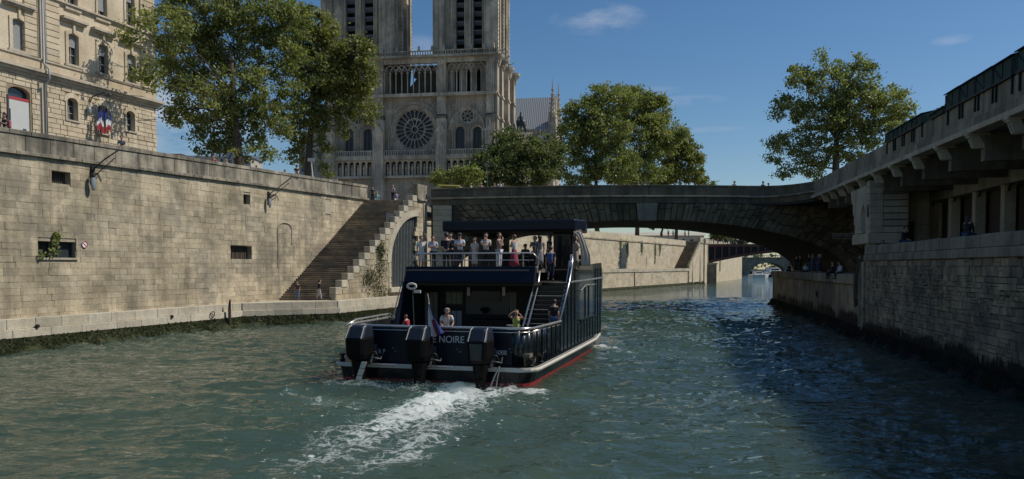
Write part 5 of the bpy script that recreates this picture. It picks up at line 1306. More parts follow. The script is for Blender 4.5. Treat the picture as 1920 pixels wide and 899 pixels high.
# ================================================================== TREES
def tree(name, label, base, blobs, n_leaf, size, mat, Y, seed, group=None, trunk_r=.45, clump=.9, dens=90, fork=.35, bark='bark', droop=0):
    """blobs: (px, py, radius across px, radius up px, relative depth m): the masses of the crown, seen from the river"""
    rg = np.random.default_rng(seed); r = random.Random(seed)
    g = empty(name, base, 0, label, 'tree', group)
    sc = Y/FPX; B = []
    for (px, py, rx, ry, dy) in blobs:
        p = depth_at(px, py, Y+dy)-Vector(base); B.append((p, rx*sc*(1+dy/Y), ry*sc*(1+dy/Y)))
    vol = np.array([b[1]**1.6*b[2]**.9 for b in B]); vol /= vol.sum()
    P = []; left = n_leaf; wood = MB(); H = max(b[0].z for b in B)
    # trunk
    tx = np.mean([b[0].x for b in B])*.25; ty = np.mean([b[0].y for b in B])*.25
    tp = [Vector((0, 0, -.3)), Vector((tx*.2, ty*.2, H*.16)), Vector((tx*.6+r.uniform(-.3, .3), ty*.5, H*.34)), Vector((tx*1.3, ty, H*.52)), Vector((tx*1.8, ty*1.3, H*.72))]
    tk = MB(); tk.tube(tp, [trunk_r*1.25, trunk_r, trunk_r*.85, trunk_r*.6, trunk_r*.3], 9); tk.build('trunk', bark, g, True)
    for bi, (c, rx, rz) in enumerate(B):
        s = tp[2].lerp(tp[4], min(1, max(0, (c.z-H*.3)/(H*.7)*.8))) if c.z > H*.35 else tp[1].lerp(tp[2], .8)
        mid = s.lerp(c, .5)+Vector((r.uniform(-.5, .5), r.uniform(-.5, .5), .6))
        rr = trunk_r*.27*min(1, 6/((c-s).length+.1)); wood.tube([s, mid, c], [rr, rr*.65, rr*.3], 6, False)
        nclump = max(5, int(n_leaf*vol[bi]/dens))
        for k in range(nclump):
            d = rg.normal(size=3); d /= np.linalg.norm(d); q = rg.uniform(.25, 1.0)**.42
            cc = np.array([c.x+d[0]*rx*q, c.y+d[1]*rx*.85*q, c.z+d[2]*rz*q])
            if k % 2 == 0: wood.tube([c.lerp(mid, r.uniform(0, .35)), Vector(cc).lerp(c, .45)+Vector((0, 0, r.uniform(-.1, .3))), Vector(cc)], [rr*.26, rr*.15, .02], 4, False)
            m = int(dens*rg.uniform(.5, 1.5)); cs = clump*rg.uniform(.55, 1.25)
            pts = cc+rg.normal(size=(m, 3))*np.array([cs*.62, cs*.62, cs*.42])
            if droop: pts[:, 2] -= droop*np.abs(rg.normal(size=m))*(.6 if cc[2] < c.z else .2)
            P.append(pts)
    P = np.vstack(P)
    o = wood.build('branches', bark, g, fix=False); o['kind'] = 'stuff'
    leaves_mesh('crown', mat, P, size, rg, g)
    return g
def gbase(px, Y, z=GL): p = depth_at(px, 400, Y); return (p.x, p.y, z)
tree('riverside_tree', 'big leafy tree overhanging the sunlit quay wall, right of the cream building', gbase(452, 84), [
    (312, 60, 50, 46, -8), (262, 118, 24, 28, -14), (246, 66, 15, 14, -15), (286, 150, 16, 16, -13), (262, 30, 20, 22, -14), (380, 20, 80, 50, 0), (350, 110, 70, 52, 1), (440, 90, 70, 60, 3), (455, 170, 62, 48, 0), (380, 190, 62, 44, -2), (330, 205, 28, 34, -3),
    (480, 30, 62, 56, 2), (420, 250, 58, 34, 1), (500, 225, 45, 42, 2), (470, 285, 42, 20, 0), (535, 120, 40, 56, 2), (325, 150, 30, 30, -1), (400, 285, 30, 14, 0), (540, 40, 44, 44, 3), (350, -30, 70, 30, 0), (545, 200, 34, 34, 4), (585, 130, 30, 34, 5)],
    52000, .17, 'leaf_plane', 84, 3, 'broad trees along the sunlit bank', 0.5, .72, 60)
tree('poplar_tree', 'lighter yellow-green tree with drooping sprays in front of the cathedral tower', gbase(575, 92), [
    (560, 100, 30, 55, 0), (610, 95, 40, 40, 0), (660, 100, 34, 34, -1), (625, 150, 46, 34, 0), (680, 145, 30, 30, 0), (580, 190, 30, 34, 0), (640, 200, 30, 26, 0), (695, 200, 15, 28, 0), (600, 235, 24, 30, 0), (560, 245, 20, 30, 1),
    (606, 285, 11, 22, 0), (640, 240, 16, 14, 0), (540, 20, 26, 40, 0), (600, 50, 34, 24, 0), (576, 30, 22, 26, 1), (690, 90, 16, 14, 0), (612, 320, 6, 8, 0), (655, 180, 26, 26, 2), (560, 290, 22, 14, 1)],
    27000, .19, 'leaf_yellow', 92, 5, 'broad trees along the sunlit bank', .4, .7, 45, droop=.35)
tree('parvis_tree', 'dark low bushy tree just right of the cathedral base, behind the bridge', gbase(968, 130), [
    (965, 278, 50, 34, 0), (920, 310, 45, 30, -2), (1010, 300, 45, 34, 1), (990, 330, 60, 22, 0), (1035, 280, 28, 30, 2), (955, 255, 24, 14, 0), (900, 335, 40, 16, -2)],
    19000, .24, 'leaf_dark', 130, 7, 'trees behind the stone bridge', .4, 1.0, 70)
tree('low_tree', 'low bright bush behind the left end of the bridge parapet', gbase(850, 118), [
    (850, 328, 34, 16, 0), (825, 338, 22, 12, 0), (880, 333, 26, 18, 0)], 5000, .2, 'leaf_plane', 118, 8, 'trees behind the stone bridge', .2, .6, 60)
tree('plane_tree', 'tall rounded plane tree nearest the cathedral, behind the dark bridge', gbase(1120, 182), [
    (1105, 215, 42, 34, 0), (1080, 265, 44, 34, -1), (1140, 190, 46, 30, 2), (1130, 250, 55, 40, 0), (1085, 320, 48, 30, 0), (1150, 310, 50, 40, 0), (1070, 215, 20, 22, 0)],
    27000, .31, 'leaf_plane', 182, 9, 'trees behind the stone bridge', .5, 1.3, 70)
tree('plane_tree', 'tallest plane tree in the middle of the row behind the dark bridge', gbase(1195, 202), [
    (1190, 200, 44, 38, 0), (1160, 178, 22, 18, 0), (1225, 205, 34, 30, 0), (1200, 260, 55, 46, -2), (1240, 250, 44, 38, 0), (1190, 320, 60, 32, 0), (1215, 190, 36, 14, 0)],
    27000, .33, 'leaf_plane', 202, 10, 'trees behind the stone bridge', .5, 1.4, 70)
tree('plane_tree', 'yellowing plane tree at the right end of the row behind the dark bridge', gbase(1268, 226), [
    (1262, 275, 40, 30, 0), (1285, 310, 38, 36, -2), (1245, 325, 38, 24, -3), (1305, 335, 24, 16, -2), (1290, 278, 20, 16, 0), (1325, 342, 14, 9, 0)],
    17000, .34, 'leaf_yellow', 226, 11, 'trees behind the stone bridge', .45, 1.2, 65)
tree('spreading_tree', 'open spreading tree with bare twigs above the right end of the bridge', gbase(1566, 112, 11.6), [
    (1500, 150, 32, 26, 0), (1555, 165, 44, 38, 0), (1610, 150, 36, 34, 0), (1480, 205, 34, 26, 0), (1540, 225, 52, 36, 0), (1610, 210, 54, 42, 0), (1665, 195, 42, 34, 1), (1470, 275, 32, 26, -1), (1525, 285, 42, 32, 0),
    (1600, 275, 40, 30, 0), (1650, 250, 40, 28, 0), (1690, 215, 22, 24, 1), (1545, 105, 8, 18, 0), (1605, 112, 10, 18, 0), (1480, 320, 26, 14, 0), (1530, 328, 24, 12, 0), (1450, 300, 14, 10, -1), (1705, 200, 14, 16, 1), (1575, 125, 20, 14, 0)],
    34000, .19, 'leaf_poplar', 112, 12, None, .55, .75, 50)
for k, (px, Y, h, w, lab) in enumerate(((1240, 172, 7, 5, 'small dark tree hanging over the embankment wall, seen under the arch'), (1350, 262, 7, 7, 'pale green tree above the iron bridge, seen under the arch'), (1390, 300, 8, 8, 'round tree above the middle of the iron bridge, seen under the arch'), (1480, 480, 14, 18, 'dark green tree mass at the far river bend, seen under the arch'), (1505, 470, 12, 14, 'dark green tree behind the moored boats, seen under the arch'), (1408, 520, 15, 22, 'broad dark tree on the far bank behind the left arch of the far bridge'), (1436, 530, 17, 24, 'tall dark tree on the far bank above the white moored boats'), (1462, 525, 14, 22, 'low wide tree on the far bank near the landing corner'))):
    p = depth_at(px, 470, Y); z0 = GL if Y < 400 else (8 if Y < 500 else 1.5); cy_ = 500-(z0+h*.5-CAMH)*FPX/Y; wpx = w/2*FPX/Y
    tree('distant_tree', lab, (p.x, p.y, z0), [(px, cy_, wpx, wpx*.7, 0), (px-wpx*.5, cy_+wpx*.3, wpx*.6, wpx*.5, 0), (px+wpx*.5, cy_+wpx*.2, wpx*.6, wpx*.5, 0)], 1800, .38, 'leaf_dark', Y, 20+k, 'distant trees under the arch', .25, .9, 50)
# low buildings in the distance behind the quay, white building beyond the embankment
for k, (px0, px1, py, Y, roof, lab) in enumerate(((308, 330, 293, 260, 'wood_dark', 'distant pale house with brown roof behind the quay, left of the big tree'), (345, 470, 296, 300, 'slate', 'distant slate-roofed building low behind the big tree'), (560, 606, 250, 210, 'slate', 'grey stone building beside the left cathedral tower'), (1150, 1320, 442, 290, 'far_building', 'long pale building behind the embankment, seen under the arch'))):
    a, b = depth_at(px0, py, Y), depth_at(px1, py, Y); w = b.x-a.x; zt = a.z-GL
    g = empty('distant_building', (a.x, Y, GL), 0, lab, 'building')
    MB().box(0, w, 0, 14, 0, zt).build('wall', 'far_building', g)
    MB().prism([(-.5, zt+.002), (14.5, zt+.002), (11, zt+1.2), (3, zt+1.2)], -.5, w+.5, 'x').build('roof', roof, g)
    n = max(3, int(w/3)); wm = None
    for i in range(n):
        for j in range(max(1, int(zt/3.4))):
            if wm is None: wm = MB().box(0, 1.1, -.06, .02, 0, 1.9).build('window', 'window_glass', g)
            else: o = wm.copy(); link(o, g); wm2 = o
            (wm if i == 0 and j == 0 else wm2).location = (w*(i+.5)/n-.5, 0, 1.2+3.4*j)
# street furniture beyond the left parapet
def lamp_post(px, pyt, Y, z0, label):
    p = depth_at(px, pyt, Y); h = p.z-z0; g = empty('street_lamp', (p.x, Y, z0), 0, label, 'street lamp')
    MB().tube([(0, 0, 0), (0, 0, 1), (0, 0, h)], [.12, .08, .05], 8).build('post', 'iron_grey', g)
    MB().tube([(-.5, 0, h-.1), (0, 0, h+.05), (.6, 0, h-.1)], .04, 5).build('arm', 'iron_grey', g)
    for s in (-1, 1): MB().lathe((s*.55, 0, h-.15), [(.05, .1), (.22, .02), (.2, -.1), (.05, -.14)], 8).build('lamp_head', 'iron_black', g)
lamp_post(914, 305, 108, 11.9, 'slim grey double-headed street lamp on the bridge, before the dark tree')
p = depth_at(432, 310, 66); g = empty('traffic_sign', (p.x, p.y, GL), R(-10), 'back of a round grey traffic sign with a diagonal bar, behind the quay parapet', 'sign')
zc = depth_at(432, 293, 66).z-GL; MB().tube([(0, 0, 0), (0, 0, zc)], .04, 6).build('post', 'iron_grey', g); MB().tube([(0, -.03, zc), (0, .0, zc)], .36, 18).build('disc', 'shutter_grey', g); MB().tube([(-.2, -.05, zc-.26), (.2, -.05, zc+.26)], .035, 5).build('bar', 'iron_black', g)
for px, pt, pb, lab in ((583, 298, 340, 'white slanted signpost among the people at the quay parapet'), ):
    p = depth_at(px, pt, 74); g = empty('signpost', (p.x, p.y, GL), 0, lab, 'sign'); MB().tube([(.3, 0, 0), (0, 0, p.z-GL)], .05, 6).build('post', 'white_paint', g); MB().box(-.3, .35, -.05, 0, p.z-GL-.25, p.z-GL+.05).build('board', 'rub_rail', g)
# grey site hoarding at the left of the cathedral base
p = depth_at(600, 300, 120); g = empty('site_hoarding', (p.x-9, p.y, GL), R(-6), 'plain grey hoarding screen at the foot of the cathedral, left side', 'hoarding')
for i in range(4): MB().box(i*3, i*3+2.95, 0, .15, 0, 6.2).build('panel', 'far_building', g)
# yellow folded canvas lying on the bridge parapet
a, b = depth_at(820, 354, 86.5), depth_at(877, 354, 86.5); g = empty('yellow_canvas', (a.x, 86.5, a.z), 0, 'yellow folded canvas cover lying along the left end of the bridge parapet', 'canvas cover')
w = b.x-a.x; MB().prism([(0, -.6), (w, -.6), (w*.8, .12), (w*.72, .36), (w*.02, .42), (0, .3)], .0, 1.4).build('cover', 'yellow_canvas', g, bev=.04); MB().prism([(w*.12, .12), (w*.62, .10), (w*.62, .2), (w*.12, .24)], -.02, .05).build('dark_slot', 'iron_black', g)

o = MB().prism([(90, 505), (330, 505), (330, 860), (60, 860)], -1, 1.5, 'z').build('far_bank_ground', 'algae'); tag(o, kind='structure')
# ================================================================== PEOPLE
def skin_mesh(name, nodes, edges, radii, root, mat, sub=1):
    """nodes -> skin modifier graph; returns mesh data"""
    me = bpy.data.meshes.new(name); me.from_pydata(nodes, edges, []); me.materials.append(mat)
    bm = bmesh.new(); bm.from_mesh(me); L = bm.verts.layers.skin.verify(); bm.verts.ensure_lookup_table()
    for v, rr in zip(bm.verts, radii): v[L].radius = rr if isinstance(rr, tuple) else (rr, rr); v[L].use_root = (v.index == root); v[L].use_loose = False
    bm.to_mesh(me); bm.free(); return me
def skin_obj(name, me, parent, sub=1):
    o = bpy.data.objects.new(name, me); link(o, parent)
    m = o.modifiers.new('skin', 'SKIN'); m.use_smooth_shade = True; m.branch_smoothing = .3
    s = o.modifiers.new('sub', 'SUBSURF'); s.levels = s.render_levels = sub; return o
HAIRC = {'dark': (.018, .013, .010), 'brown': (.06, .035, .02), 'grey': (.25, .24, .23), 'blond': (.30, .21, .10), 'auburn': (.10, .035, .02)}
def person(label, pos, face=0, H=1.72, pose='stand', top=(.6, .6, .6), bot=(.03, .03, .04), hair='dark', long=False, skirt=None, sleeves='short', shorts=False, group=None, lean=0, hat=None, skin='skin', dress=False, simple=False, bag=None):
    """face: heading in degrees, 0 looks away from the viewer (+y), 180 towards the viewer"""
    g = empty('person', pos, R(face), label, 'person', group)
    sit = pose == 'sit'
    zp = .06 if sit else .52; dz = zp-.52
    N = {'pel': (0, 0, .52), 'waist': (0, .005, .60), 'chest': (0, .0, .70), 'ct': (0, -.005, .785), 'neck': (0, .0, .845), 'hb': (0, .012, .885), 'hc': (0, .016, .935), 'ht': (0, .008, .985)}
    A = {}
    for s, k in ((-1, 'l'), (1, 'r')):
        N['sh'+k] = (s*.104, 0, .795); N['el'+k] = (s*.128, -.012, .63); N['wr'+k] = (s*.125, .045, .49); N['ha'+k] = (s*.122, .062, .445)
        N['hip'+k] = (s*.052, 0, .49); N['kn'+k] = (s*.056, .012, .275); N['an'+k] = (s*.058, -.006, .042); N['to'+k] = (s*.066, .085, .016)
    if pose == 'folded':
        for s, k in ((-1, 'l'), (1, 'r')): N['el'+k] = (s*.138, .045, .645); N['wr'+k] = (-s*.01, .118, .675); N['ha'+k] = (-s*.055, .112, .69)
    if pose == 'phone':
        N['elr'] = (.135, .06, .66); N['wrr'] = (.075, .155, .75); N['har'] = (.05, .17, .795); N['ell'] = (-.13, .05, .64); N['wrl'] = (-.03, .14, .70); N['hal'] = (.01, .16, .735)
    if pose == 'armup':
        N['ell'] = (-.17, .03, .87); N['wrl'] = (-.145, .05, .99); N['hal'] = (-.12, .05, 1.03)
    if pose == 'headhand':
        N['elr'] = (.215, .04, .86); N['wrr'] = (.115, .055, .945); N['har'] = (.07, .05, .965); N['ell'] = (-.16, .07, .78); N['wrl'] = (-.09, .11, .87); N['hal'] = (-.06, .10, .905)
    if pose == 'chin':
        N['elr'] = (.12, .10, .66); N['wrr'] = (.05, .13, .80); N['har'] = (.025, .12, .845); N['ell'] = (-.13, .05, .65); N['wrl'] = (.03, .13, .66); N['hal'] = (.08, .12, .67)
    if pose == 'walk':
        N['knr'] = (.056, .07, .285); N['anr'] = (.058, .10, .05); N['tor'] = (.064, .19, .03); N['knl'] = (-.056, -.01, .28); N['anl'] = (-.058, -.115, .07); N['tol'] = (-.064, -.05, .018)
        N['wrr'] = (.13, -.05, .50); N['har'] = (.13, -.06, .455); N['wrl'] = (-.13, .12, .52); N['hal'] = (-.13, .15, .48)
    if pose == 'climb':
        N['knr'] = (.056, .12, .40); N['anr'] = (.058, .11, .18); N['tor'] = (.064, .20, .16); N['knl'] = (-.056, .0, .28); N['anl'] = (-.058, -.04, .045); N['tol'] = (-.064, .04, .016)
    if pose == 'rail':
        for s, k in ((-1, 'l'), (1, 'r')): N['el'+k] = (s*.15, .08, .66); N['wr'+k] = (s*.09, .19, .62); N['ha'+k] = (s*.07, .225, .62)
    up = ['waist', 'chest', 'ct', 'neck', 'hb', 'hc', 'ht']+[a+k for a in ('sh', 'el', 'wr', 'ha') for k in 'lr']
    if sit:
        for s, k in ((-1, 'l'), (1, 'r')):
            N['hip'+k] = (s*.055, .0, .50); N['kn'+k] = (s*.07, .235, .51); N['an'+k] = (s*.07, .245, .285); N['to'+k] = (s*.072, .33, .26)
            N['el'+k] = (s*.14, .04, .655); N['wr'+k] = (s*.06, .16, .60); N['ha'+k] = (s*.035, .20, .59)
    if lean:
        c, s_ = math.cos(R(lean)), math.sin(R(lean))
        for k in up: x, y, z = N[k]; z -= .54; N[k] = (x, y*c+z*s_, .54-y*s_+z*c)
    for k in N: x, y, z = N[k]; N[k] = (x*H, y*H, (z+dz)*H)
    RD = {'pel': .074, 'waist': .062, 'chest': .076, 'ct': .058, 'neck': .031, 'hb': .043, 'hc': .057, 'ht': .036}
    for k in 'lr': RD.update({'sh'+k: .038, 'el'+k: .025, 'wr'+k: .016, 'ha'+k: .019, 'hip'+k: .056, 'kn'+k: .034, 'an'+k: .021, 'to'+k: .018})
    E = [('pel', 'waist'), ('waist', 'chest'), ('chest', 'ct'), ('ct', 'neck'), ('neck', 'hb'), ('hb', 'hc'), ('hc', 'ht')]
    for k in 'lr': E += [('ct', 'sh'+k), ('sh'+k, 'el'+k), ('el'+k, 'wr'+k), ('wr'+k, 'ha'+k), ('pel', 'hip'+k), ('hip'+k, 'kn'+k), ('kn'+k, 'an'+k), ('an'+k, 'to'+k)]
    nodes = dict(N); rad = dict(RD); edges = list(E)
    if not simple:
        for k, s in (('l', -1), ('r', 1)):     # thumb and four fingers fan out of each hand
            h = Vector(N['ha'+k]); d = (h-Vector(N['wr'+k])).normalized(); side = d.cross(Vector((0, 0, 1)) if abs(d.z) < .8 else Vector((0, 1, 0))).normalized()
            prev = 'ha'+k
            for j, (o, l) in enumerate(((-.016, .036), (-.005, .043), (.006, .040), (.016, .032), (.026, .020))):
                q = h+side*o*H*1.1+d*(.012 if j < 4 else -.004)*H; e = q+d*l*H+Vector((0, 0, -.008*H))+side*(.008*H if j == 4 else 0)
                nodes['f%s%da' % (k, j)] = tuple(q); nodes['f%s%db' % (k, j)] = tuple(e); rad['f%s%da' % (k, j)] = .0062; rad['f%s%db' % (k, j)] = .0045
                edges += [('ha'+k, 'f%s%da' % (k, j)), ('f%s%da' % (k, j), 'f%s%db' % (k, j))]
    names_ = list(nodes); ix = {n: i for i, n in enumerate(names_)}
    me = skin_mesh('body', [nodes[n] for n in names_], [(ix[a], ix[b]) for a, b in edges], [rad[n]*H for n in names_], ix['pel'], MATS[skin])
    skin_obj('body', me, g)
    def garment(name, nn, ee, rr, root, col):
        q = list(nn); jx = {n: i for i, n in enumerate(q)}
        me = skin_mesh(name, [nn[n] for n in q], [(jx[a], jx[b]) for a, b in ee], [rr[n]*H for n in q], jx[root], colmat(col)); return skin_obj(name, me, g)
    V = lambda a, b, t: tuple(Vector(N[a]).lerp(Vector(N[b]), t))
    # upper garment
    nn = {k: N[k] for k in ('pel', 'waist', 'chest', 'ct', 'shl', 'shr')}; rr = {'pel': .080, 'waist': .074, 'chest': .088, 'ct': .066, 'shl': .047, 'shr': .047}
    ee = [('pel', 'waist'), ('waist', 'chest'), ('chest', 'ct'), ('ct', 'shl'), ('ct', 'shr')]
    for k in 'lr':
        if sleeves == 'long':
            nn['el'+k] = N['el'+k]; nn['wr'+k] = V('el'+k, 'wr'+k, .9); rr['el'+k] = .036; rr['wr'+k] = .027; ee += [('sh'+k, 'el'+k), ('el'+k, 'wr'+k)]
        elif sleeves == 'short': nn['s'+k] = V('sh'+k, 'el'+k, .7); rr['s'+k] = .042; ee += [('sh'+k, 's'+k)]
    garment('shirt' if not dress else 'dress_top', nn, ee, rr, 'chest', top)
    # lower garment
    if skirt:
        sl_, w1 = skirt if isinstance(skirt, tuple) else (.36, .13)
        m = MB(); px_, py_, pz_ = N['pel']; m.lathe((0, 0, 0), [(.066*H, .60*H+dz*H), (.085*H, .53*H+dz*H), (.098*H, (.5-.02)*H+dz*H), (w1*H*.85, (.5-sl_*.6)*H+dz*H), (w1*H, (.5-sl_)*H+dz*H)], 14, 1, .85)
        m.build('skirt', colmat(bot), g, True)
    else:
        nn = {'pel': N['pel']}; rr = {'pel': .079}; ee = []
        for k in 'lr':
            nn['hip'+k] = N['hip'+k]; rr['hip'+k] = .065; ee.append(('pel', 'hip'+k)); nn['kn'+k] = N['kn'+k]; rr['kn'+k] = .045; ee.append(('hip'+k, 'kn'+k))
            if not shorts: nn['an'+k] = V('kn'+k, 'an'+k, .92); rr['an'+k] = .034; ee.append(('kn'+k, 'an'+k))
        garment('shorts' if shorts else 'trousers', nn, ee, rr, 'pel', bot)
    # hair, face, shoes
    hb, hc, ht = Vector(N['hb']), Vector(N['hc']), Vector(N['ht']); up_ = (ht-hb).normalized(); fw = Vector((0, 1, 0)); fw = (fw-up_*fw.dot(up_)).normalized()
    m = MB(); c = hc-fw*.012*H+up_*.012*H
    rings = []
    for r_, z_, yo in ((.03, .058, 0), (.052, .046, -.002), (.064, .022, -.006), (.067, -.002, -.014), (.060, -.03, -.022), (.045, -.052, -.026)):
        rings.append((r_, z_, yo))
    rt = fw.cross(up_); vs = []
    for r_, z_, yo in rings:
        for k in range(10): a = 2*PI*k/10; vs.append(c+rt*(r_*H*math.cos(a))+fw*((r_*math.sin(a)*(.95 if math.sin(a) < 0 or z_ > .03 else .35)+yo)*H)+up_*(z_*H))
    if long:
        for r_, z_, yo in ((.058, -.08, -.04), (.05, -.13, -.05), (.025, -.17, -.05)):
            for k in range(10): a = 2*PI*k/10; vs.append(c+rt*(r_*H*math.cos(a))+fw*((r_*.45*math.sin(a)+yo)*H)+up_*(z_*H))
    nr = len(vs)//10; m.add(vs, [(i*10+k, i*10+(k+1) % 10, (i+1)*10+(k+1) % 10, (i+1)*10+k) for i in range(nr-1) for k in range(10)]+[tuple(range(10)), tuple((nr-1)*10+k for k in range(10))])
    m.build('hair', colmat(HAIRC[hair], .6), g, True)
    if not simple:
        m = MB()
        for s in (-1, 1): m.lathe(tuple(hc+rt*(s*.021*H)+fw*.052*H+up_*.002*H), [(.001, -.006*H), (.007*H, 0), (.001, .006*H)], 6)
        m.build('eyes', 'iron_black', g)
        n_ = hc+fw*.055*H-up_*.012*H; m = MB(); m.tube([n_+up_*.02*H-fw*.004*H, n_+fw*.012*H, n_-up_*.008*H], [.004*H, .009*H, .006*H], 5); m.build('nose', skin, g, True)
        q = hc+fw*.050*H-up_*.036*H; MB().tube([q-rt*.014*H, q+fw*.003*H, q+rt*.014*H], .004*H, 5).build('mouth', 'antifoul_red', g)
        for s in (-1, 1): q = hc+rt*(s*.058*H)-up_*.004*H; MB().lathe(tuple(q-up_*.015*H), [(.003*H, 0), (.010*H, .012*H), (.009*H, .022*H), (.003*H, .03*H)], 6, .6, 1).build('ear', skin, g, True)
        for k in 'lr':
            a, t_ = Vector(N['an'+k]), Vector(N['to'+k]); MB().tube([a+(a-t_)*.35-Vector((0, 0, .02*H)), a.lerp(t_, .3)-Vector((0, 0, .012*H)), t_, t_+(t_-a)*.2], [.022*H, .028*H, .024*H, .012*H], 8).build('shoe', colmat((.03, .03, .03)) if not shorts else colmat((.5, .48, .45)), g, True)
    if hat: m = MB(); q = hc+up_*.02*H; m.lathe(tuple(q), [(.072*H, 0), (.068*H, .03*H), (.045*H, .052*H), (.01*H, .058*H)], 10); m.tube([q+fw*.05*H, q+fw*.115*H-up_*.006*H], [.045*H, .03*H], 8); m.build('cap', colmat(hat), g, True)
    if bag: m = MB(); m.box(-.14, .14, -.30, -.14, .56*H, .80*H); m.build('backpack', colmat(bag), g, bev=.04)
    return g
# ---- along the left parapet and the head of the stairs (street level behind the wall)
def wallp(px, off=1.4): x, _ = LW.at(px, 320, off); p = LW.w(x, off, GL+.12); return tuple(p)
NAVY = (.012, .014, .03); BLK = (.012, .012, .014)
person('person in a dark top with a pink bag behind the parapet, before the white gateway', wallp(12), 150, 1.72, 'phone', (.02, .02, .025), BLK, 'dark', True, bag=(.4, .12, .16))
person('person in a grey shirt leaning on the parapet, below the flags', wallp(231, 1.0), 185, 1.75, 'rail', (.20, .21, .21), (.1, .1, .1), 'dark', lean=14)
person('person in a bright red jacket behind the parapet, under the big tree', wallp(401), 170, 1.75, 'stand', (.42, .03, .035), NAVY, 'grey', sleeves='long')
person('person with grey hair and a pale top behind the parapet, beside the round sign', wallp(424), 150, 1.66, 'folded', (.5, .5, .46), BLK, 'grey', True)
x, z = LW.at(556, 333, .3); p = LW.w(x, .28, ltop(x))
person('person in dark clothes and a cap perched high on the parapet, between the trees', tuple(p), 200, 1.6, 'sit', (.03, .025, .03), (.25, .2, .17), 'dark', hat=BLK)
person('person in black beside the dark bin, looking over the parapet', wallp(534, 1.2), 180, 1.7, 'stand', (.015, .015, .018), BLK, 'dark')
person('small head and pale collar showing above the parapet, beside the person perched on it', wallp(568, 1.2), 175, 1.5, 'stand', (.5, .48, .44), NAVY, 'dark')
person('dark-haired head above the parapet stone, farther left of the stair head', wallp(650, 1.0), 180, 1.72, 'stand', (.03, .03, .035), BLK, 'dark')
person('person in a white collar behind the parapet, close to the stair head', wallp(661, 1.0), 160, 1.72, 'stand', (.55, .55, .52), BLK, 'dark')
person('tall person in black standing behind the parapet at the stair head', tuple(depth_at(677, 400, 84.5).xy)+(GL,), 180, 1.86, 'stand', BLK, BLK, 'dark')
def top_at(px, Y=83.6): q = depth_at(px, 400, Y); return (q.x, Y, 11.64)
person('person in a turquoise top sitting at the head of the stone stairs', top_at(707, 83.3), 0, 1.7, 'sit', (.16, .38, .38), (.3, .3, .34), 'grey', sleeves='long', lean=8)
person('person in a patterned blue top sitting at the stair head near the corner block', top_at(743, 83.3), 10, 1.75, 'sit', (.20, .19, .34), (.5, .48, .46), 'brown', sleeves='short', lean=10)
person('person in pink and black standing behind the two seated at the stair head', top_at(737, 84.2), 340, 1.7, 'stand', (.42, .30, .31), BLK, 'grey', sleeves='long')
person('person in dark clothes standing between the two seated at the stair head', top_at(699, 84.4), 180, 1.55, 'stand', (.03, .03, .04), BLK, 'dark')
qx = depth_at(775, 360, 83.5); person('person resting both arms on the corner parapet block by the stair head', (qx.x, 84.6, 11.7), 150, 1.9, 'rail', (.30, .24, .17), (.2, .17, .13), 'brown', sleeves='long', lean=22)
# at the foot of the stairs
q = depth_at(558, 563, 67.4); person('person in jeans and a dark top at the foot of the stone stairs', (q.x, q.y, 1.80), 170, 1.66, 'stand', (.05, .03, .035), (.09, .16, .28), 'dark', True)
q = depth_at(598, 560, 67.7); person('person in black with pale trousers stepping onto the foot of the stairs', (q.x, q.y, 1.80), 300, 1.78, 'walk', (.012, .012, .03), (.35, .36, .40), 'dark', sleeves='long', lean=8)
# ---- on the bridge
def brp(px, Y=86.4): q = depth_at(px, 350, Y); return (q.x, Y, 12.0)
person('slim person in pale blue on the bridge, left of the pink hat', brp(883), 90, 1.80, 'walk', (.45, .5, .55), (.4, .42, .5), 'blond', simple=True)
person('person in a straw hat and pink top on the bridge parapet walk', brp(902), 180, 1.80, 'stand', (.48, .22, .2), (.3, .2, .2), 'blond', hat=(.45, .36, .2), simple=True)
person('person in yellow-green on the bridge, beside the one in white', brp(927), 180, 1.80, 'stand', (.38, .42, .2), (.3, .3, .2), 'brown', simple=True)
person('taller person in white on the bridge, just right of the street lamp', brp(938), 120, 2.0, 'folded', (.62, .62, .66), (.3, .3, .32), 'brown', sleeves='long', simple=True)
person('person in pale blue alone above the keystone of the bridge', brp(1197), 150, 1.96, 'rail', (.38, .42, .5), (.3, .3, .32), 'grey', simple=True, lean=8)
person('person in a white shirt on the bridge, right of the keystone', brp(1377), 150, 2.0, 'rail', (.62, .6, .55), (.25, .2, .2), 'auburn', simple=True)
person('person in dark clothing leaning on the bridge near the right tree', brp(1431), 200, 1.98, 'stand', (.03, .03, .03), (.03, .03, .03), 'dark', simple=True)
person('second dark-clad person bending over the bridge parapet near the right tree', brp(1441), 160, 1.80, 'rail', (.05, .03, .03), (.03, .03, .03), 'dark', simple=True, lean=18)
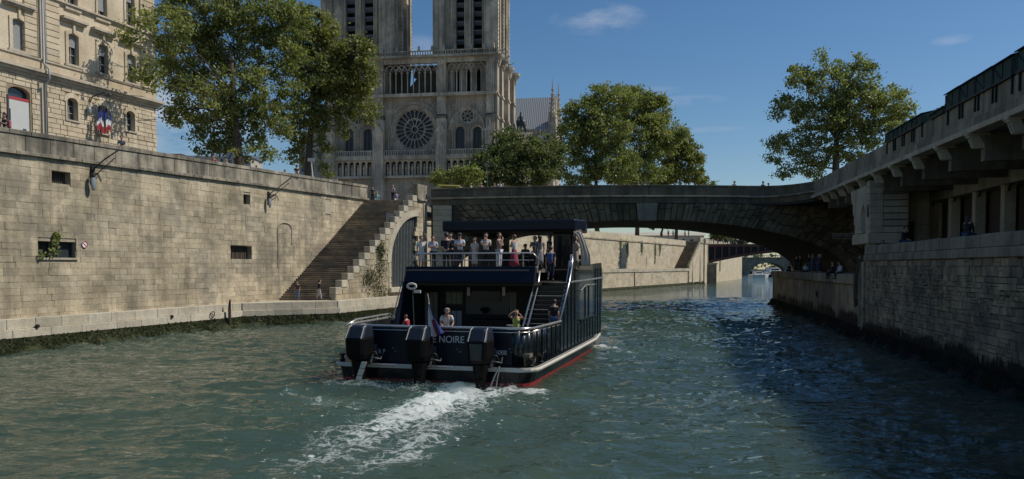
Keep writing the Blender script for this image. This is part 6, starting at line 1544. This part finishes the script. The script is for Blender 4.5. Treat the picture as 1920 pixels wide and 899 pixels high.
# ---- right landing and walkway
def land(px, y=.6): x, _ = RB.at(px, 515, y); p = RB.w(x, y, LZ); return tuple(p)
person('person in a white shirt sitting on the landing edge facing the river', land(1577, .15), RB.a*0+95, 1.72, 'sit', (.55, .56, .60), (.03, .035, .05), 'dark', sleeves='long', lean=14)
person('person in black sitting on the landing edge, legs hanging over the water', land(1561, .0), 100, 1.72, 'sit', BLK, BLK, 'dark', sleeves='long')
for px, dx, H, pose, lab, c in ((1480, .8, 1.62, 'sit', 'person in black crouched at the outer corner of the landing', BLK), (1493, 1.2, 1.75, 'stand', 'broad figure in black standing on the landing, second from its corner', BLK), (1500, .8, 1.72, 'stand', 'figure in black with back turned, close beside the broad one on the landing', (.02, .02, .025)),
                           (1510, .6, 1.6, 'sit', 'small seated person in a white top among the figures on the landing', (.55, .55, .55)), (1517, 1.3, 1.82, 'stand', 'tall figure in black standing behind the one in jeans on the landing', BLK), (1523, .8, 1.78, 'phone', 'person in grey top and blue jeans on the landing, arms raised to face', (.10, .11, .13)),
                           (1534, 1.1, 1.75, 'stand', 'person in a dark patterned shirt next to the one in jeans on the landing', (.06, .05, .06)), (1538, .7, 1.68, 'folded', 'person with fair hair at the right end of the landing group', (.05, .05, .05))):
    loc_ = land(px, dx+(0 if pose != 'sit' else 0)); person(lab, (loc_[0], loc_[1], LZ+(.42*0 if pose != 'sit' else .02)), random.choice((60, 120, 180, 200)), H, pose, c, (.06, .10, .2) if 'jeans' in lab else BLK, 'blond' if 'fair' in lab else 'dark', simple=True, sleeves='long', group='figures standing on the landing')
def wallr(px, z=6.03, y=.35): x, _ = RB.at(px, 455, y); p = RB.w(x, y, z); return tuple(p)
person('dark-haired child leaning over the river wall beside the corbelled pier', wallr(1659, 5.02, 1.2), 120, 1.42, 'rail', (.42, .40, .36), BLK, 'dark', True, lean=20)
person('person in a dark coat sitting on the river wall before the banded pier', wallr(1693), 215, 1.8, 'sit', (.012, .014, .022), (.02, .03, .08), 'dark', sleeves='long', lean=12, skin='skin')
person('person in black with blue jeans sitting on the river wall between the pillars', wallr(1812), 290, 1.75, 'sit', (.012, .012, .014), (.035, .06, .13), 'dark', True, sleeves='long', lean=8)
# ---- crowd on the iron bridge
for k, px in enumerate((1253, 1262, 1284, 1291, 1330, 1338, 1346, 1356, 1365, 1374, 1384, 1392, 1401, 1412, 1424, 1436)):
    if px < 1300: q = depth_at(px, 455, 186); loc_ = (q.x, 186, 11.6)
    else: x, _ = ib.at(px, 450, 1.5+(k % 3)*.8); q = ib.w(x, 1.5+(k % 3)*.8, zt-.1); loc_ = (q.x, q.y, IBZ-.1)
    c = [(.30, .05, .05), (.5, .5, .5), (.05, .06, .08), (.12, .1, .2), (.4, .33, .2), (.02, .02, .02)][k % 6]
    person('tiny walker in %s, %s' % (('dark red', 'pale grey', 'blue-black', 'violet', 'sand colour', 'black')[k % 6], ('by the far stair head' if px < 1300 else ('on the iron bridge near its stone pier' if px < 1362 else ('at mid railing of the iron bridge' if px < 1400 else 'on the iron bridge beside the dark arch')))), loc_, random.choice((90, 270, 180)), random.uniform(1.6, 1.85), 'stand' if k % 2 else 'walk', c, BLK, 'dark', simple=True, group='crowd at the distant iron bridge')
# ================================================================== THE BLACK PASSENGER BOAT
BF = Frame(-3.3, 31.4, -15.5)
bt = BF.empty('passenger_boat', 'large black and navy passenger boat with upper deck and canopy, seen from astern', 'boat')
HB = [(0, 0), (3.75, 0), (4.0, .12), (4.18, .38), (4.25, .8), (4.28, 4), (4.3, 9), (4.28, 14), (4.0, 17), (3.3, 19.6), (2.1, 21.8), (.9, 23), (0, 23.4)]
HB = [(-x, y) for x, y in reversed(HB[1:-1])]+HB
def outline(dx, dy0=0.0):
    """hull outline pushed in by dx (out if negative); stern edge moved by dy0"""
    out = []
    for x, y in HB:
        s = 1 if x >= 0 else -1; k = max(0, abs(x)-dx) if abs(x) > .3 else abs(x)
        yy = y+dx*(.5 if y > 15 else 0)*-1; yy = max(yy, dy0)
        out.append((s*k, yy))
    return out
def loft(name, mat, rings, cap=None):
    m = MB(); n = len(rings[0][0]); vs = [(x, y, z) for o, z in rings for x, y in o]
    fs = [(i*n+k, i*n+(k+1) % n, (i+1)*n+(k+1) % n, (i+1)*n+k) for i in range(len(rings)-1) for k in range(n)]
    if cap: fs += [tuple(range((len(rings)-1)*n, len(rings)*n))]
    m.add(vs, fs); return m.build(name, mat, bt)
loft('hull_bottom', 'antifoul_red', [(outline(.5), -.9), (outline(.2), -.1), (outline(.13), .15)])
loft('hull', 'hull_black', [(outline(.132), .151), (outline(.08), .42), (outline(.02), .585)])
loft('rub_rail', 'rub_rail', [(outline(.02, -.0), .588), (outline(-.13, -.12), .60), (outline(-.16, -.16), .67), (outline(-.13, -.12), .745), (outline(.0), .76)])
loft('side_deck', 'hull_black', [(outline(-.1, -.1), .755), (outline(.6, .5), .762)], True)
# upper bulwark: stern and both sides
def bul(x0y):   # path points with top heights
    m = MB(); P = x0y; n = len(P)
    for i in range(n-1):
        (x0, y0, t0), (x1, y1, t1) = P[i], P[i+1]; d = Vector((x1-x0, y1-y0, 0)).normalized(); nn = Vector((-d.y, d.x, 0))*.10
        a, b = Vector((x0, y0, 0)), Vector((x1, y1, 0))
        m.hexa([(*a.xy, .763), (*b.xy, .763), ((b+nn).x, (b+nn).y, .763), ((a+nn).x, (a+nn).y, .763), (*a.xy, t0), (*b.xy, t1), ((b+nn).x, (b+nn).y, t1), ((a+nn).x, (a+nn).y, t0)])
    return m
BT = 2.2
port = [(-3.92, 5.0, BT+.05), (-3.92, 1.1, BT+.02), (-3.80, .72, BT), (-3.5, .48, BT), (-3.2, .42, BT)]
star = [(3.3, .42, BT), (3.62, .46, BT), (3.88, .68, BT), (4.0, 1.05, BT-.02), (4.08, 6.0, BT-.06)]
bul(port).build('port_bulwark', 'hull_black', bt, True)
bul([(-3.2, .42, BT), (3.3, .42, BT)]).build('transom', 'hull_navy', bt)
bul(star).build('starboard_bulwark', 'hull_side', bt, True)
full = [(x, y, z) for x, y, z in port]+[(x, y, z) for x, y, z in star]
MB().tube([(x, y+.03, z+.05) for x, y, z in full], .055, 8).build('top_rail', 'steel', bt, True)
MB().tube([(x, y-.02, z-.10) for x, y, z in full], .022, 6).build('lower_rail', 'steel', bt, True)
MB().tube([(-3.95, .5, BT+.02), (-3.95, 1.5, BT+.22), (-3.93, 4.9, BT+.28), (-3.88, 5.1, BT+.12)], .04, 7).build('side_rail', 'steel', bt, True)
for y in (2.0, 3.6): MB().tube([(-3.94, y, BT), (-3.94, y, BT+.25)], .025, 6).build('rail_post', 'steel', bt)
for a in (-2.35, -.05, 2.15): MB().box(a-.36, a+.30, .22, .415, .70, .775).build('stern_fender', 'rub_rail', bt) if False else None
for a, b in ((-2.45, -1.35), (-.08, 1.02)): MB().tube([(a, -.20, .72), (b, -.20, .72)], .045, 6).build('stern_bar', 'steel', bt)
for x, y in ((4.05, .55), (4.12, 1.9), (-4.1, .5)): MB().lathe((x, y, .76), [(.11, 0), (.13, .05), (.07, .09), (.07, .2), (.13, .25), (.12, .3)], 10).build('bollard', 'iron_black', bt)
for i in range(19):
    y = 1.3+i*.88
    zt_ = BT-.08 if y < 6 else 4.6
    if y > 10.1 and y < 15.1: zt_ = 1.85
    if 6 <= y < 8.9: zt_ = 2.1+(y-6)*.83
    if y < 17.5: MB().box(4.10+(.0 if y > 5 else -.02)-.02*(y < 3), 4.135, y, y+.035, .8, zt_).build('side_rib', 'hull_black', bt)
# starboard superstructure side with its window, and the port side
SS = [(6.0, .763), (17.6, .763), (18.1, 4.1), (17.6, 4.92), (8.75, 4.68), (8.07, 3.93), (6.0, BT-.05)]
def side_plate(x, outer, holes, mat, name, t=.12):
    polys = [outer]+holes; flat = [q for pl in polys for q in pl]; n = len(flat); tris = tessellate_polygon([[Vector((q[0], q[1], 0)) for q in pl] for pl in polys])
    vs = [(x, q[0], q[1]) for q in flat]+[(x-t, q[0], q[1]) for q in flat]; fs = [tuple(t_) for t_ in tris]+[tuple(i+n for i in reversed(t_)) for t_ in tris]; k = 0
    for pl in polys: m_ = len(pl); fs += [(k+i, k+(i+1) % m_, k+(i+1) % m_+n, k+i+n) for i in range(m_)]; k += m_
    m = MB(); m.add(vs, fs); return m.build(name, mat, bt)
win = [(10.6, 2.0), (14.7, 2.0), (14.7, 3.62), (12.0, 3.66), (10.6, 3.4)]
side_plate(4.1, SS, [win], 'hull_side', 'starboard_side')
side_plate(4.09, [(y, z) for y, z in win], [], 'window_glass', 'side_window', .03)
MB().tube([(4.16, 10.5, 3.45), (4.16, 12.0, 3.72), (4.16, 14.8, 3.68)], .045, 6).build('window_hood', 'steel', bt)
for y in (12.1, 13.2): MB().box(4.07, 4.14, y, y+.09, 2.0, 3.63).build('window_bar', 'hull_black', bt)
MB().box(4.1, 4.22, 10.4, 14.9, 1.9, 1.98).build('window_ledge', 'hull_black', bt)
MB().tube([(4.16, 8.07, 3.95), (4.18, 12, 3.97), (4.16, 17.9, 4.03)], .05, 7).build('deck_line_rail', 'steel', bt)
side_plate(-3.62, [(4.6, .763), (18, .763), (18, 4.7), (6.7, 4.7), (6.05, 3.98), (5.0, 2.27), (4.6, 2.2)], [], 'hull_navy', 'port_side', .1)
MB().tube([(-3.76, 4.9, 2.3), (-3.78, 6.05, 4.0)], .03, 6).build('port_edge', 'iron_grey', bt)
# bow block closing the superstructure, decks
MB().prism([(-3.7, 16.5), (4.05, 16.5), (4.0, 18), (2.8, 20.2), (-2.6, 20.2), (-3.7, 18)], .78, 4.5, 'z').build('fore_cabin', 'hull_navy', bt)
MB().box(-3.6, 4.0, .53, 9.6, 1.1, 1.25).build('aft_deck', 'teak', bt)
MB().prism([(-3.68, 6.2), (2.5, 6.2), (2.5, 10.2), (4.05, 10.2), (4.05, 18), (-3.68, 18)], 4.40, 4.56, 'z').build('upper_deck', 'teak', bt)
m = MB(); m.prism([(6.0, 3.95), (6.28, 4.7), (6.5, 4.7), (6.5, 3.95)], -3.68, 2.84, 'x'); m.build('deck_coaming', 'hull_navy', bt, bev=.03)
MB().box(-3.6, 2.7, 6.2, 8.4, 3.78, 3.94).build('aft_ceiling', 'cabin_dark', bt)
# saloon aft wall
yb = 8.5
MB().box(-3.6, 2.4, yb, yb+.12, 1.25, 4.38).build('saloon_wall', 'cabin_dark', bt)
def bx(px, py, yo): return BF.at(px, py, yo)
for a, b, c, d, mt in ((797, 548, 821, 612, 'blind'), (838, 549, 866, 570, 'blind'), (838, 583, 866, 612, 'shutter_grey'), (957, 550, 967, 612, 'blind')):
    (x0, z1), (x1, z0) = bx(a, b, yb-.03), bx(c, d, yb-.03)
    f = MB(); f.box(x0-.07, x1+.07, yb-.05, yb-.002, z0-.05, z1+.06); fo = f.build('door_frame', 'hull_black', bt); MB().box(x0, x1, yb-.075, yb-.051, z0, z1).build('pane', mt, fo)
    for k in (1, 2): MB().box(x0+(x1-x0)*k/3-.012, x0+(x1-x0)*k/3+.012, yb-.085, yb-.076, z0, z1).build('blind_fold', 'cabin_dark', fo)
(x0, z1), (x1, z0) = bx(874, 548, yb), bx(955, 590, yb); MB().box(x0, x1, yb-.04, yb-.001, z0, z1).build('wall_panel', 'cabin_panel', bt)
(x0, z1), (x1, z0) = bx(886, 546, yb), bx(939, 566, yb); MB().box(x0, x1, yb-.12, yb-.041, z0, z1).build('television', 'hull_black', bt)
for px in (880, 946): (x0, z0) = bx(px, 547, yb); MB().box(x0-.07, x0+.07, yb-.14, yb-.041, z0-.2, z0+.22).build('wall_light', 'rub_rail', bt)
x0, _ = bx(911, 560, yb); MB().lathe((x0, yb-.2, 2.35), [(.05, 0), (.2, .1), (.26, .2), (.1, .3)], 8).build('flower_bowl', 'iron_black', bt)
m = MB(); (x0, _), (x1, _) = bx(878, 590, 7.6), bx(955, 590, 7.6); m.box(x0, x1, 7.3, 8.2, 1.25, 1.7); m.box(x0, x1, 8.0, 8.3, 1.7, 2.1); m.build('bench_seat', 'hull_black', bt, bev=.05)
MB().lathe((2.05, 5.2, 1.25), [(.22, 0), (.05, .05), (.04, .72), (.34, .74), (.34, .78)], 12).build('side_table', 'steel', bt)
# side stairs up to the canopy deck
for i in range(13):
    y0 = 5.3+3.0*i/13; z0 = 1.25+2.7*i/13; m = MB(); m.box(2.35, 3.97, y0, y0+.34, z0, z0+2.7/13-.04); m.build('stair_tread', 'hull_black', bt); MB().box(2.35, 3.97, y0-.012, y0+.10, z0+2.7/13-.038, z0+2.7/13-.02).build('tread_nosing', 'iron_grey' if i % 3 else 'steel', bt)
MB().box(2.35, 4.0, 8.3, 10.2, 3.8, 3.96).build('landing', 'teak', bt)
MB().box(2.52, 3.95, 10.2, 10.3, 3.96, 4.5).build('landing_riser', 'hull_black', bt)
MB().prism([(5.4, 1.25), (8.4, 3.95), (8.4, 4.6), (6.2, 4.6), (6.2, 3.94), (8.0, 3.94), (5.2, 1.6)], 2.26, 2.33, 'x').build('stair_string', 'hull_black', bt) if False else MB().prism([(5.2, 1.26), (5.5, 1.26), (8.35, 3.80), (8.35, 4.1), (8.1, 4.1)], 2.27, 2.34, 'x').build('stair_string', 'hull_black', bt)
for dx, dz in ((0, 0), (.16, -.22)):
    MB().tube([(2.42+dx, 5.3+dz*.2, 1.75+dz), (2.42+dx, 7.75, 3.98+dz), (2.45+dx, 8.0, 4.70+dz)], .045, 7).build('stair_rail', 'steel', bt, True)
    MB().tube([(4.06-dx, 5.95, BT+.02+dz), (4.06-dx, 8.05, 3.95+dz), (4.06-dx, 8.7, 4.68+dz*.5), (4.06-dx, 8.8, 5.2+dz)], .045, 7).build('stair_rail', 'steel', bt, True)
# upper deck railing
RZ = 5.33
m = MB(); m.tube([(-3.45, 6.3, 4.7), (-3.2, 6.4, RZ), (2.66, 6.4, RZ), (2.95, 6.6, 4.98)], .035, 7); m.build('deck_rail', 'steel', bt, True)
MB().tube([(-3.3, 6.4, 5.0), (2.7, 6.4, 5.0)], .022, 6).build('mid_rail', 'steel', bt)
for x in (-2.4, -.7, .9, 2.2): MB().tube([(x, 6.4, 4.7), (x, 6.4, RZ)], .028, 6).build('rail_post', 'steel', bt)
m = MB(); m.tube([(-3.2, 6.4, RZ), (-3.5, 12, RZ)], .035, 6); m.tube([(-3.25, 6.4, 5.0), (-3.55, 12, 5.0)], .022, 6); m.build('deck_rail', 'steel', bt)
m = MB(); m.tube([(3.98, 8.9, 4.68), (3.95, 8.95, 5.25), (4.0, 12.5, 5.35), (4.0, 12.6, 4.8)], .035, 6); m.tube([(3.98, 9, 4.97), (4.0, 12.5, 5.05)], .022, 6); m.build('deck_rail', 'steel', bt)
MB().tube([(2.5, 8.1, 4.6), (2.55, 8.1, 5.3), (2.6, 9.4, 5.3), (2.6, 9.45, 4.6)], .035, 6).build('deck_rail', 'steel', bt)
# canopy
(x0, zt_), (x1, zb_) = BF.at(829, 415, 10.2), BF.at(1078, 431, 10.2); x2 = BF.at(1098, 431, 11.6)[0]; x3 = BF.at(1101, 431, 14.8)[0]
m = MB(); m.prism([(x0, 10.2), (x1, 10.2), (x2, 11.6), (x3, 14.8), (x0, 14.8)], zb_, zt_, 'z'); m.build('canopy_roof', 'hull_navy', bt, bev=.05)
MB().prism([(x0+.25, 10.5), (x1-.1, 10.5), (x2-.3, 11.7), (x3-.3, 14.6), (x0+.25, 14.6)], zb_-.10, zb_-.001, 'z').build('canopy_lining', 'cabin_dark', bt)
for x, y in ((x0+.4, 11.2), (x0+.4, 14.3), (x3-.5, 14.3)): MB().box(x-.09, x+.09, y-.09, y+.09, 4.56, zb_-.08).build('canopy_post', 'hull_black', bt)
(a, _), (b, _) = BF.at(1037, 480, 11.6), BF.at(1072, 480, 11.6); MB().box(a, b, 11.6, 13.4, 4.56, zb_-.1).build('canopy_core', 'hull_black', bt, bev=.05)
(a, _), (b, _) = BF.at(880, 480, 14.5), BF.at(955, 480, 14.5); MB().box(a, b, 14.3, 14.55, 4.56, zb_-.1).build('bar_wall', 'hull_black', bt)
MB().box(x0+.3, x3-.2, 16.6, 16.7, 4.56, 5.3).build('fore_screen', 'hull_black', bt); MB().box(x0+.3, x3-.2, 16.62, 16.68, 5.3, 5.45).build('screen_cap', 'iron_grey', bt)
for a in range(3): x = BF.at(958+a*26, 480, 14.5)[0]; m = MB(); m.box(x-.3, x+.3, 14.0, 14.6, 4.56, 5.0); m.box(x-.3, x+.3, 14.5, 14.65, 5.0, 5.5); m.build('lounge_chair', 'hull_black', bt, bev=.06)
# ---- outboard engines on the transom
def engine(px, label, stripes=False, window=False):
    x = BF.at(px, 650, -.75)[0]; g = empty('outboard_motor', BF.w(x, -.75, 0), BF.a, label, 'outboard motor', 'outboard motors on the transom')
    w = .40
    def ring(ww, y0, y1, z, c=.12): return [(-ww, y0+c, z), (-ww+c, y0, z), (ww-c, y0, z), (ww, y0+c, z), (ww, y1, z), (-ww, y1, z)]
    def rings(L, name, mat, cap=True, sm=False):
        m = MB(); n = 6; vs = [p for r_ in L for p in r_]; fs = [(i*n+k, i*n+(k+1) % n, (i+1)*n+(k+1) % n, (i+1)*n+k) for i in range(len(L)-1) for k in range(n)]
        if cap: fs += [tuple(range(n)), tuple(range((len(L)-1)*n, len(L)*n))]
        m.add(vs, fs); return m.build(name, mat, g, bev=.025)
    rings([ring(w*.78, -.28, .55, .98), ring(w*.98, -.40, .62, 1.2), ring(w, -.44, .66, 1.86)], 'cowling', 'engine_black')
    rings([ring(w*.97, -.43, .66, 1.862), ring(w*.86, -.10, .62, 2.28), ring(w*.78, .0, .55, 2.34)], 'cowl_top', 'engine_face')
    rings([ring(w*.50, -.22, .35, .42), ring(w*.62, -.25, .45, .97)], 'midsection', 'engine_black')
    rings([ring(w*.16, -.15, .32, -.5, .05), ring(w*.30, -.20, .38, .1, .05), ring(w*.45, -.2, .38, .418)], 'gearcase', 'engine_black')
    MB().box(-w*.75, w*.75, -.38, .42, .02, .06).build('cavitation_plate', 'engine_black', g)
    for s in (-1, 1): MB().tube([(s*w*.83, -.42, 1.86), (s*w*.80, -.12, 2.27), (s*w*.76, .1, 2.35)], .022, 5).build('cowl_trim', 'shutter_grey', g)
    m = MB(); m.box(-.30, .30, .55, .95, .75, 1.25); m.box(-.36, .36, .9, 1.14, .7, 1.5); m.build('mounting_bracket', 'iron_grey', g, bev=.03)
    MB().tube([(.2, .5, 1.2), (.55, .45, 1.25), (.62, .75, .9), (.3, 1.0, .85)], .035, 6).build('hose', 'iron_black', g, True)
    MB().tube([(.25, .4, .9), (.5, .3, 1.05), (.7, .6, .95), (.62, 1.0, 1.15)], .028, 6).build('cable', 'iron_grey', g, True)
    if stripes:
        for a, b in ((.12, .36), (.39, .66), (.69, .93)): 
            f = lambda z: .13+.32*(z-.1)/.85
            MB().prism([(f(a)-.13, a), (f(a)+.09, a), (f(b)+.10, b), (f(b)-.13, b)], -.32, -.285).build('white_stripe', 'rub_rail', g)
    if window: MB().prism([(-.22, 1.15), (.22, 1.15), (.27, 1.78), (-.27, 1.78)], -.475, -.44).build('badge_panel', 'hull_side', g, bev=.02)
engine(671, 'black outboard motor with white stripes on its leg, at the left corner of the transom', True)
engine(784, 'middle black outboard motor, under the drooping flag')
engine(899, 'black outboard motor with a glossy grey panel, right of the white lettering', False, True)
m = MB(); m.tube([(3.0, -.3, .85), (2.85, -.5, .45), (2.72, -.62, .02)], [.02, .03, .05], 6); m.tube([(3.02, -.3, .85), (2.98, -.5, .4), (2.95, -.6, .02)], [.015, .02, .03], 6); m.build('water_outlet', 'lamp_glass', bt)
for px, py in ((737, 653), (741, 659), (858, 655), (862, 660), (956, 655), (959, 661)): x, z = BF.at(px, py, .4); MB().lathe((x, .38, z), [(.02, -.02), (.04, 0), (.02, .02)], 8).build('fitting', 'steel', bt)
for px in (745, 866, 962): (x, z) = BF.at(px, 657, .4); MB().box(x-.008, x+.008, .39, .418, z-.14, z+.14).build('fitting_bar', 'iron_grey', bt)
# lettering on the transom
def stext(s, px, py, hpx, sx=1): x, z = BF.at(px, py, .40); text('lettering', s, hpx/FPX*32*1.42, (x, .405, z), (R(90), 0, 0), 'lettering', bt, .006, sx=sx)
stext('E', 814.5, 637, 12.5, .9); stext('NOIRE', 846.5, 637.5, 13, .93); stext('086 F', 711, 659, 8.5, .95); stext('0088', 939, 662, 8.5, .95)
# ensign on a slanted staff at the stern
fx, fz = BF.at(803, 622, -.1); g = empty('ensign', BF.w(fx, .1, 0), BF.a, 'blue white and red flag hanging from a short slanted staff at the stern', 'flag')
tx, tz = BF.at(802, 552, -.1); MB().tube([(.0, .3, 2.2), (tx-fx, -.2, tz)], .02, 6).build('flag_staff', 'rub_rail', g)
L_ = [BF.at(*q, -.25) for q in ((803, 567), (800, 585), (799, 605), (801, 628))]; Rr = [BF.at(*q, -.25) for q in ((805, 569), (812, 590), (822, 608), (832, 624))]
# left edge hangs straight; right edge flares out
n = 10; rows = []
def lerpL(L, t): s = t*(len(L)-1); i = min(int(s), len(L)-2); f = s-i; return (L[i][0]*(1-f)+L[i+1][0]*f-fx, L[i][1]*(1-f)+L[i+1][1]*f)
bot_shift = lambda u: .0
for c, (u0, u1, mt) in enumerate(((0, .12, 'flag_blue'), (.12, .50, 'flag_white'), (.50, .72, 'flag_red'), (.72, 1.0, 'flag_blue'))):
    m = MB(); vs = []
    for i in range(n+1):
        t = i/n; a, b = lerpL(L_, t), lerpL(Rr, t)
        if mt == 'flag_red' : pass
        for j in range(4):
            u = u0+(u1-u0)*j/3; vs.append((a[0]*(1-u)+b[0]*u, -.35+.10*math.sin(u*11+t*2)*(.3+t), a[1]*(1-u)+b[1]*u-(.10*math.sin(u*PI)*t)))
    fs = [(i*4+j, i*4+j+1, (i+1)*4+j+1, (i+1)*4+j) for i in range(n) for j in range(3)]
    if mt == 'flag_red': fs = [f for f in fs if f[0]//4 > 4]
    m.add(vs, fs); m.build('flag_stripe', mt, g, True, fix=False)
    if mt == 'flag_red':
        m = MB(); m.add(vs, [(i*4+j, i*4+j+1, (i+1)*4+j+1, (i+1)*4+j) for i in range(5) for j in range(3)]); m.build('flag_stripe', 'flag_white', g, True, fix=False)
# life ring with a light on a pole at the port side
x, z = BF.at(772, 537, 5.2); g = empty('life_ring', BF.w(x, 5.2, 0), BF.a, 'pale ring-shaped fitting on a thin pole beneath the deck edge, port side', 'pole fitting')
MB().tube([(.22*math.cos(a), 0, z+.12*math.sin(a)) for a in [2*PI*i/16 for i in range(17)]], .055, 7).build('ring', 'rub_rail', g, True); MB().tube([(.05, 0, z-.1), (.12, 0, 1.3)], .025, 6).build('pole', 'iron_grey', g); MB().box(.12, .45, -.04, .04, z-.32, z-.18).build('small_plate', 'rub_rail', g)

# ---- people aboard; UD = upper deck floor
UD = 4.565
def onb(px, y, z=UD, py=470): x, _ = BF.at(px, py, y); p = BF.w(x, y, z); return tuple(p)
WH = (.66, .66, .64)
person('woman in a white dress at the left end of the deck rail, arm raised', onb(790, 7.3), 200, 1.66, 'armup', WH, WH, 'brown', skirt=(.20, .10), sleeves='short', dress=True)
person('woman in a pale blue top by the rail, next to the white dress', onb(812, 7.4), 185, 1.66, 'folded', (.38, .44, .55), BLK, 'auburn', True, sleeves='short')
person('broad person in navy with back to the rail, left of the man in the cap', onb(837, 8.2), 10, 1.84, 'folded', (.010, .012, .024), BLK, 'dark', sleeves='long')
person('second dark-suited figure half hidden behind the broad one in navy', onb(845, 9.4), 160, 1.88, 'phone', (.012, .012, .018), BLK, 'dark', sleeves='long')
person('man in a dark cap and pale blue shirt with folded arms', onb(862, 7.3), 178, 1.77, 'folded', (.56, .61, .72), (.05, .055, .07), 'dark', hat=BLK)
person('short woman in a cream dress, right beside the man in the dark cap', onb(890, 7.3), 150, 1.56, 'stand', (.60, .55, .47), (.58, .52, .44), 'brown', True, skirt=(.34, .11), sleeves='short', dress=True)
person('man in a white shirt and dark trousers with a hand at his chin', onb(911, 7.4), 182, 1.76, 'chin', (.62, .59, .55), (.02, .022, .025), 'brown', sleeves='short')
person('man in a dusty pink shirt and pale trousers facing the red skirt', onb(936, 7.4), 245, 1.77, 'chin', (.30, .20, .18), (.50, .52, .58), 'brown', sleeves='short')
person('woman in a white top and red patterned skirt at the right part of the rail', onb(964, 7.2), 60, 1.66, 'folded', (.66, .67, .66), (.24, .03, .06), 'auburn', skirt=(.40, .17), sleeves='none', skin='skin')
person('person in black seated under the canopy, between the standing guests', onb(985, 12.5, UD+.45), 200, 1.7, 'sit', (.03, .03, .03), BLK, 'dark', sleeves='long')
person('person in grey under the canopy, left of the one in the patterned dress', onb(1003, 10.4), 150, 1.7, 'phone', (.07, .07, .075), BLK, 'dark', sleeves='short')
person('woman in a grey patterned dress seen from behind at the top of the boat stairs', onb(1012, 8.3), 10, 1.66, 'stand', (.17, .165, .165), (.22, .21, .21), 'dark', True, skirt=(.36, .14), dress=True)
person('dark-haired person with pale mask under the canopy edge', onb(1030, 10.3), 80, 1.80, 'stand', (.025, .025, .03), BLK, 'dark', long=True)
person('person in black with a blue bag on the stair landing of the boat', onb(1032, 8.7, 3.97, 500), 350, 1.74, 'walk', (.012, .012, .016), (.02, .025, .06), 'dark', sleeves='short', bag=(.04, .10, .26), lean=4)
person('barefoot-legged person in black shirt and blue shorts climbing the boat stairs', onb(1038, 5.95, 1.46, 590), 340, 1.74, 'climb', (.012, .013, .016), (.05, .09, .20), 'dark', sleeves='short', shorts=True, lean=8)
person('woman in a long beige coat beside the white draped cover', onb(1079, 9.7, 4.5), 285, 1.72, 'folded', (.35, .28, .21), (.33, .26, .20), 'brown', True, skirt=(.30, .13), sleeves='long')
g = BF.empty('draped_cover', 'tall white fabric cover draped over a frame at the starboard rail', 'fabric cover')
cov = [BF.at(*q, 10.4) for q in ((1076, 433), (1088, 431), (1096, 450), (1106, 478), (1107, 499))]; cvl = [BF.at(*q, 10.4) for q in ((1077, 436), (1083, 446), (1088, 462), (1090, 480), (1090, 499))]
m = MB(); vs = []
for i in range(17):
    t = i/16; s = t*4; k = min(3, int(s)); f = s-k; a = [cvl[k][j]*(1-f)+cvl[k+1][j]*f for j in (0, 1)]; b = [cov[k][j]*(1-f)+cov[k+1][j]*f for j in (0, 1)]
    for j in range(9): u = j/8; vs.append((a[0]*(1-u)+b[0]*u, 10.3+.09*math.sin(u*17)+.3*u, a[1]*(1-u)+b[1]*u))
m.add(vs, [(i*9+j, i*9+j+1, (i+1)*9+j+1, (i+1)*9+j) for i in range(16) for j in range(8)])
c = m.build('cloth', 'cloth_cream', g, True, fix=False); s = c.modifiers.new('t', 'SOLIDIFY'); s.thickness = .03
MB().tube([(cov[0][0], 10.5, 4.5), (cov[0][0], 10.5, cov[0][1])], .03, 6).build('frame_pole', 'steel', g)
# aft deck
person('man in a white shirt leaning over the stern rail, beside the flag', onb(836, 1.35, 1.26, 600), 195, 1.80, 'rail', (.66, .66, .66), (.1, .1, .12), 'grey', sleeves='short', lean=26)
person('woman in a yellow vest on the aft deck with one arm raised to her head', onb(968, 2.4, 1.26, 600), 195, 1.62, 'headhand', (.50, .52, .12), (.5, .48, .12), 'blond', sleeves='none')
person('grey-haired head just showing above the stern rail, left of the flag', onb(806, 1.6, 1.26, 600), 200, 1.30, 'stand', (.05, .05, .05), BLK, 'brown')
person('person in red crouching by the left side wall of the aft deck', onb(765, 3.4, 1.30, 600), 60, 1.25, 'rail', (.40, .03, .06), BLK, 'auburn', lean=14)
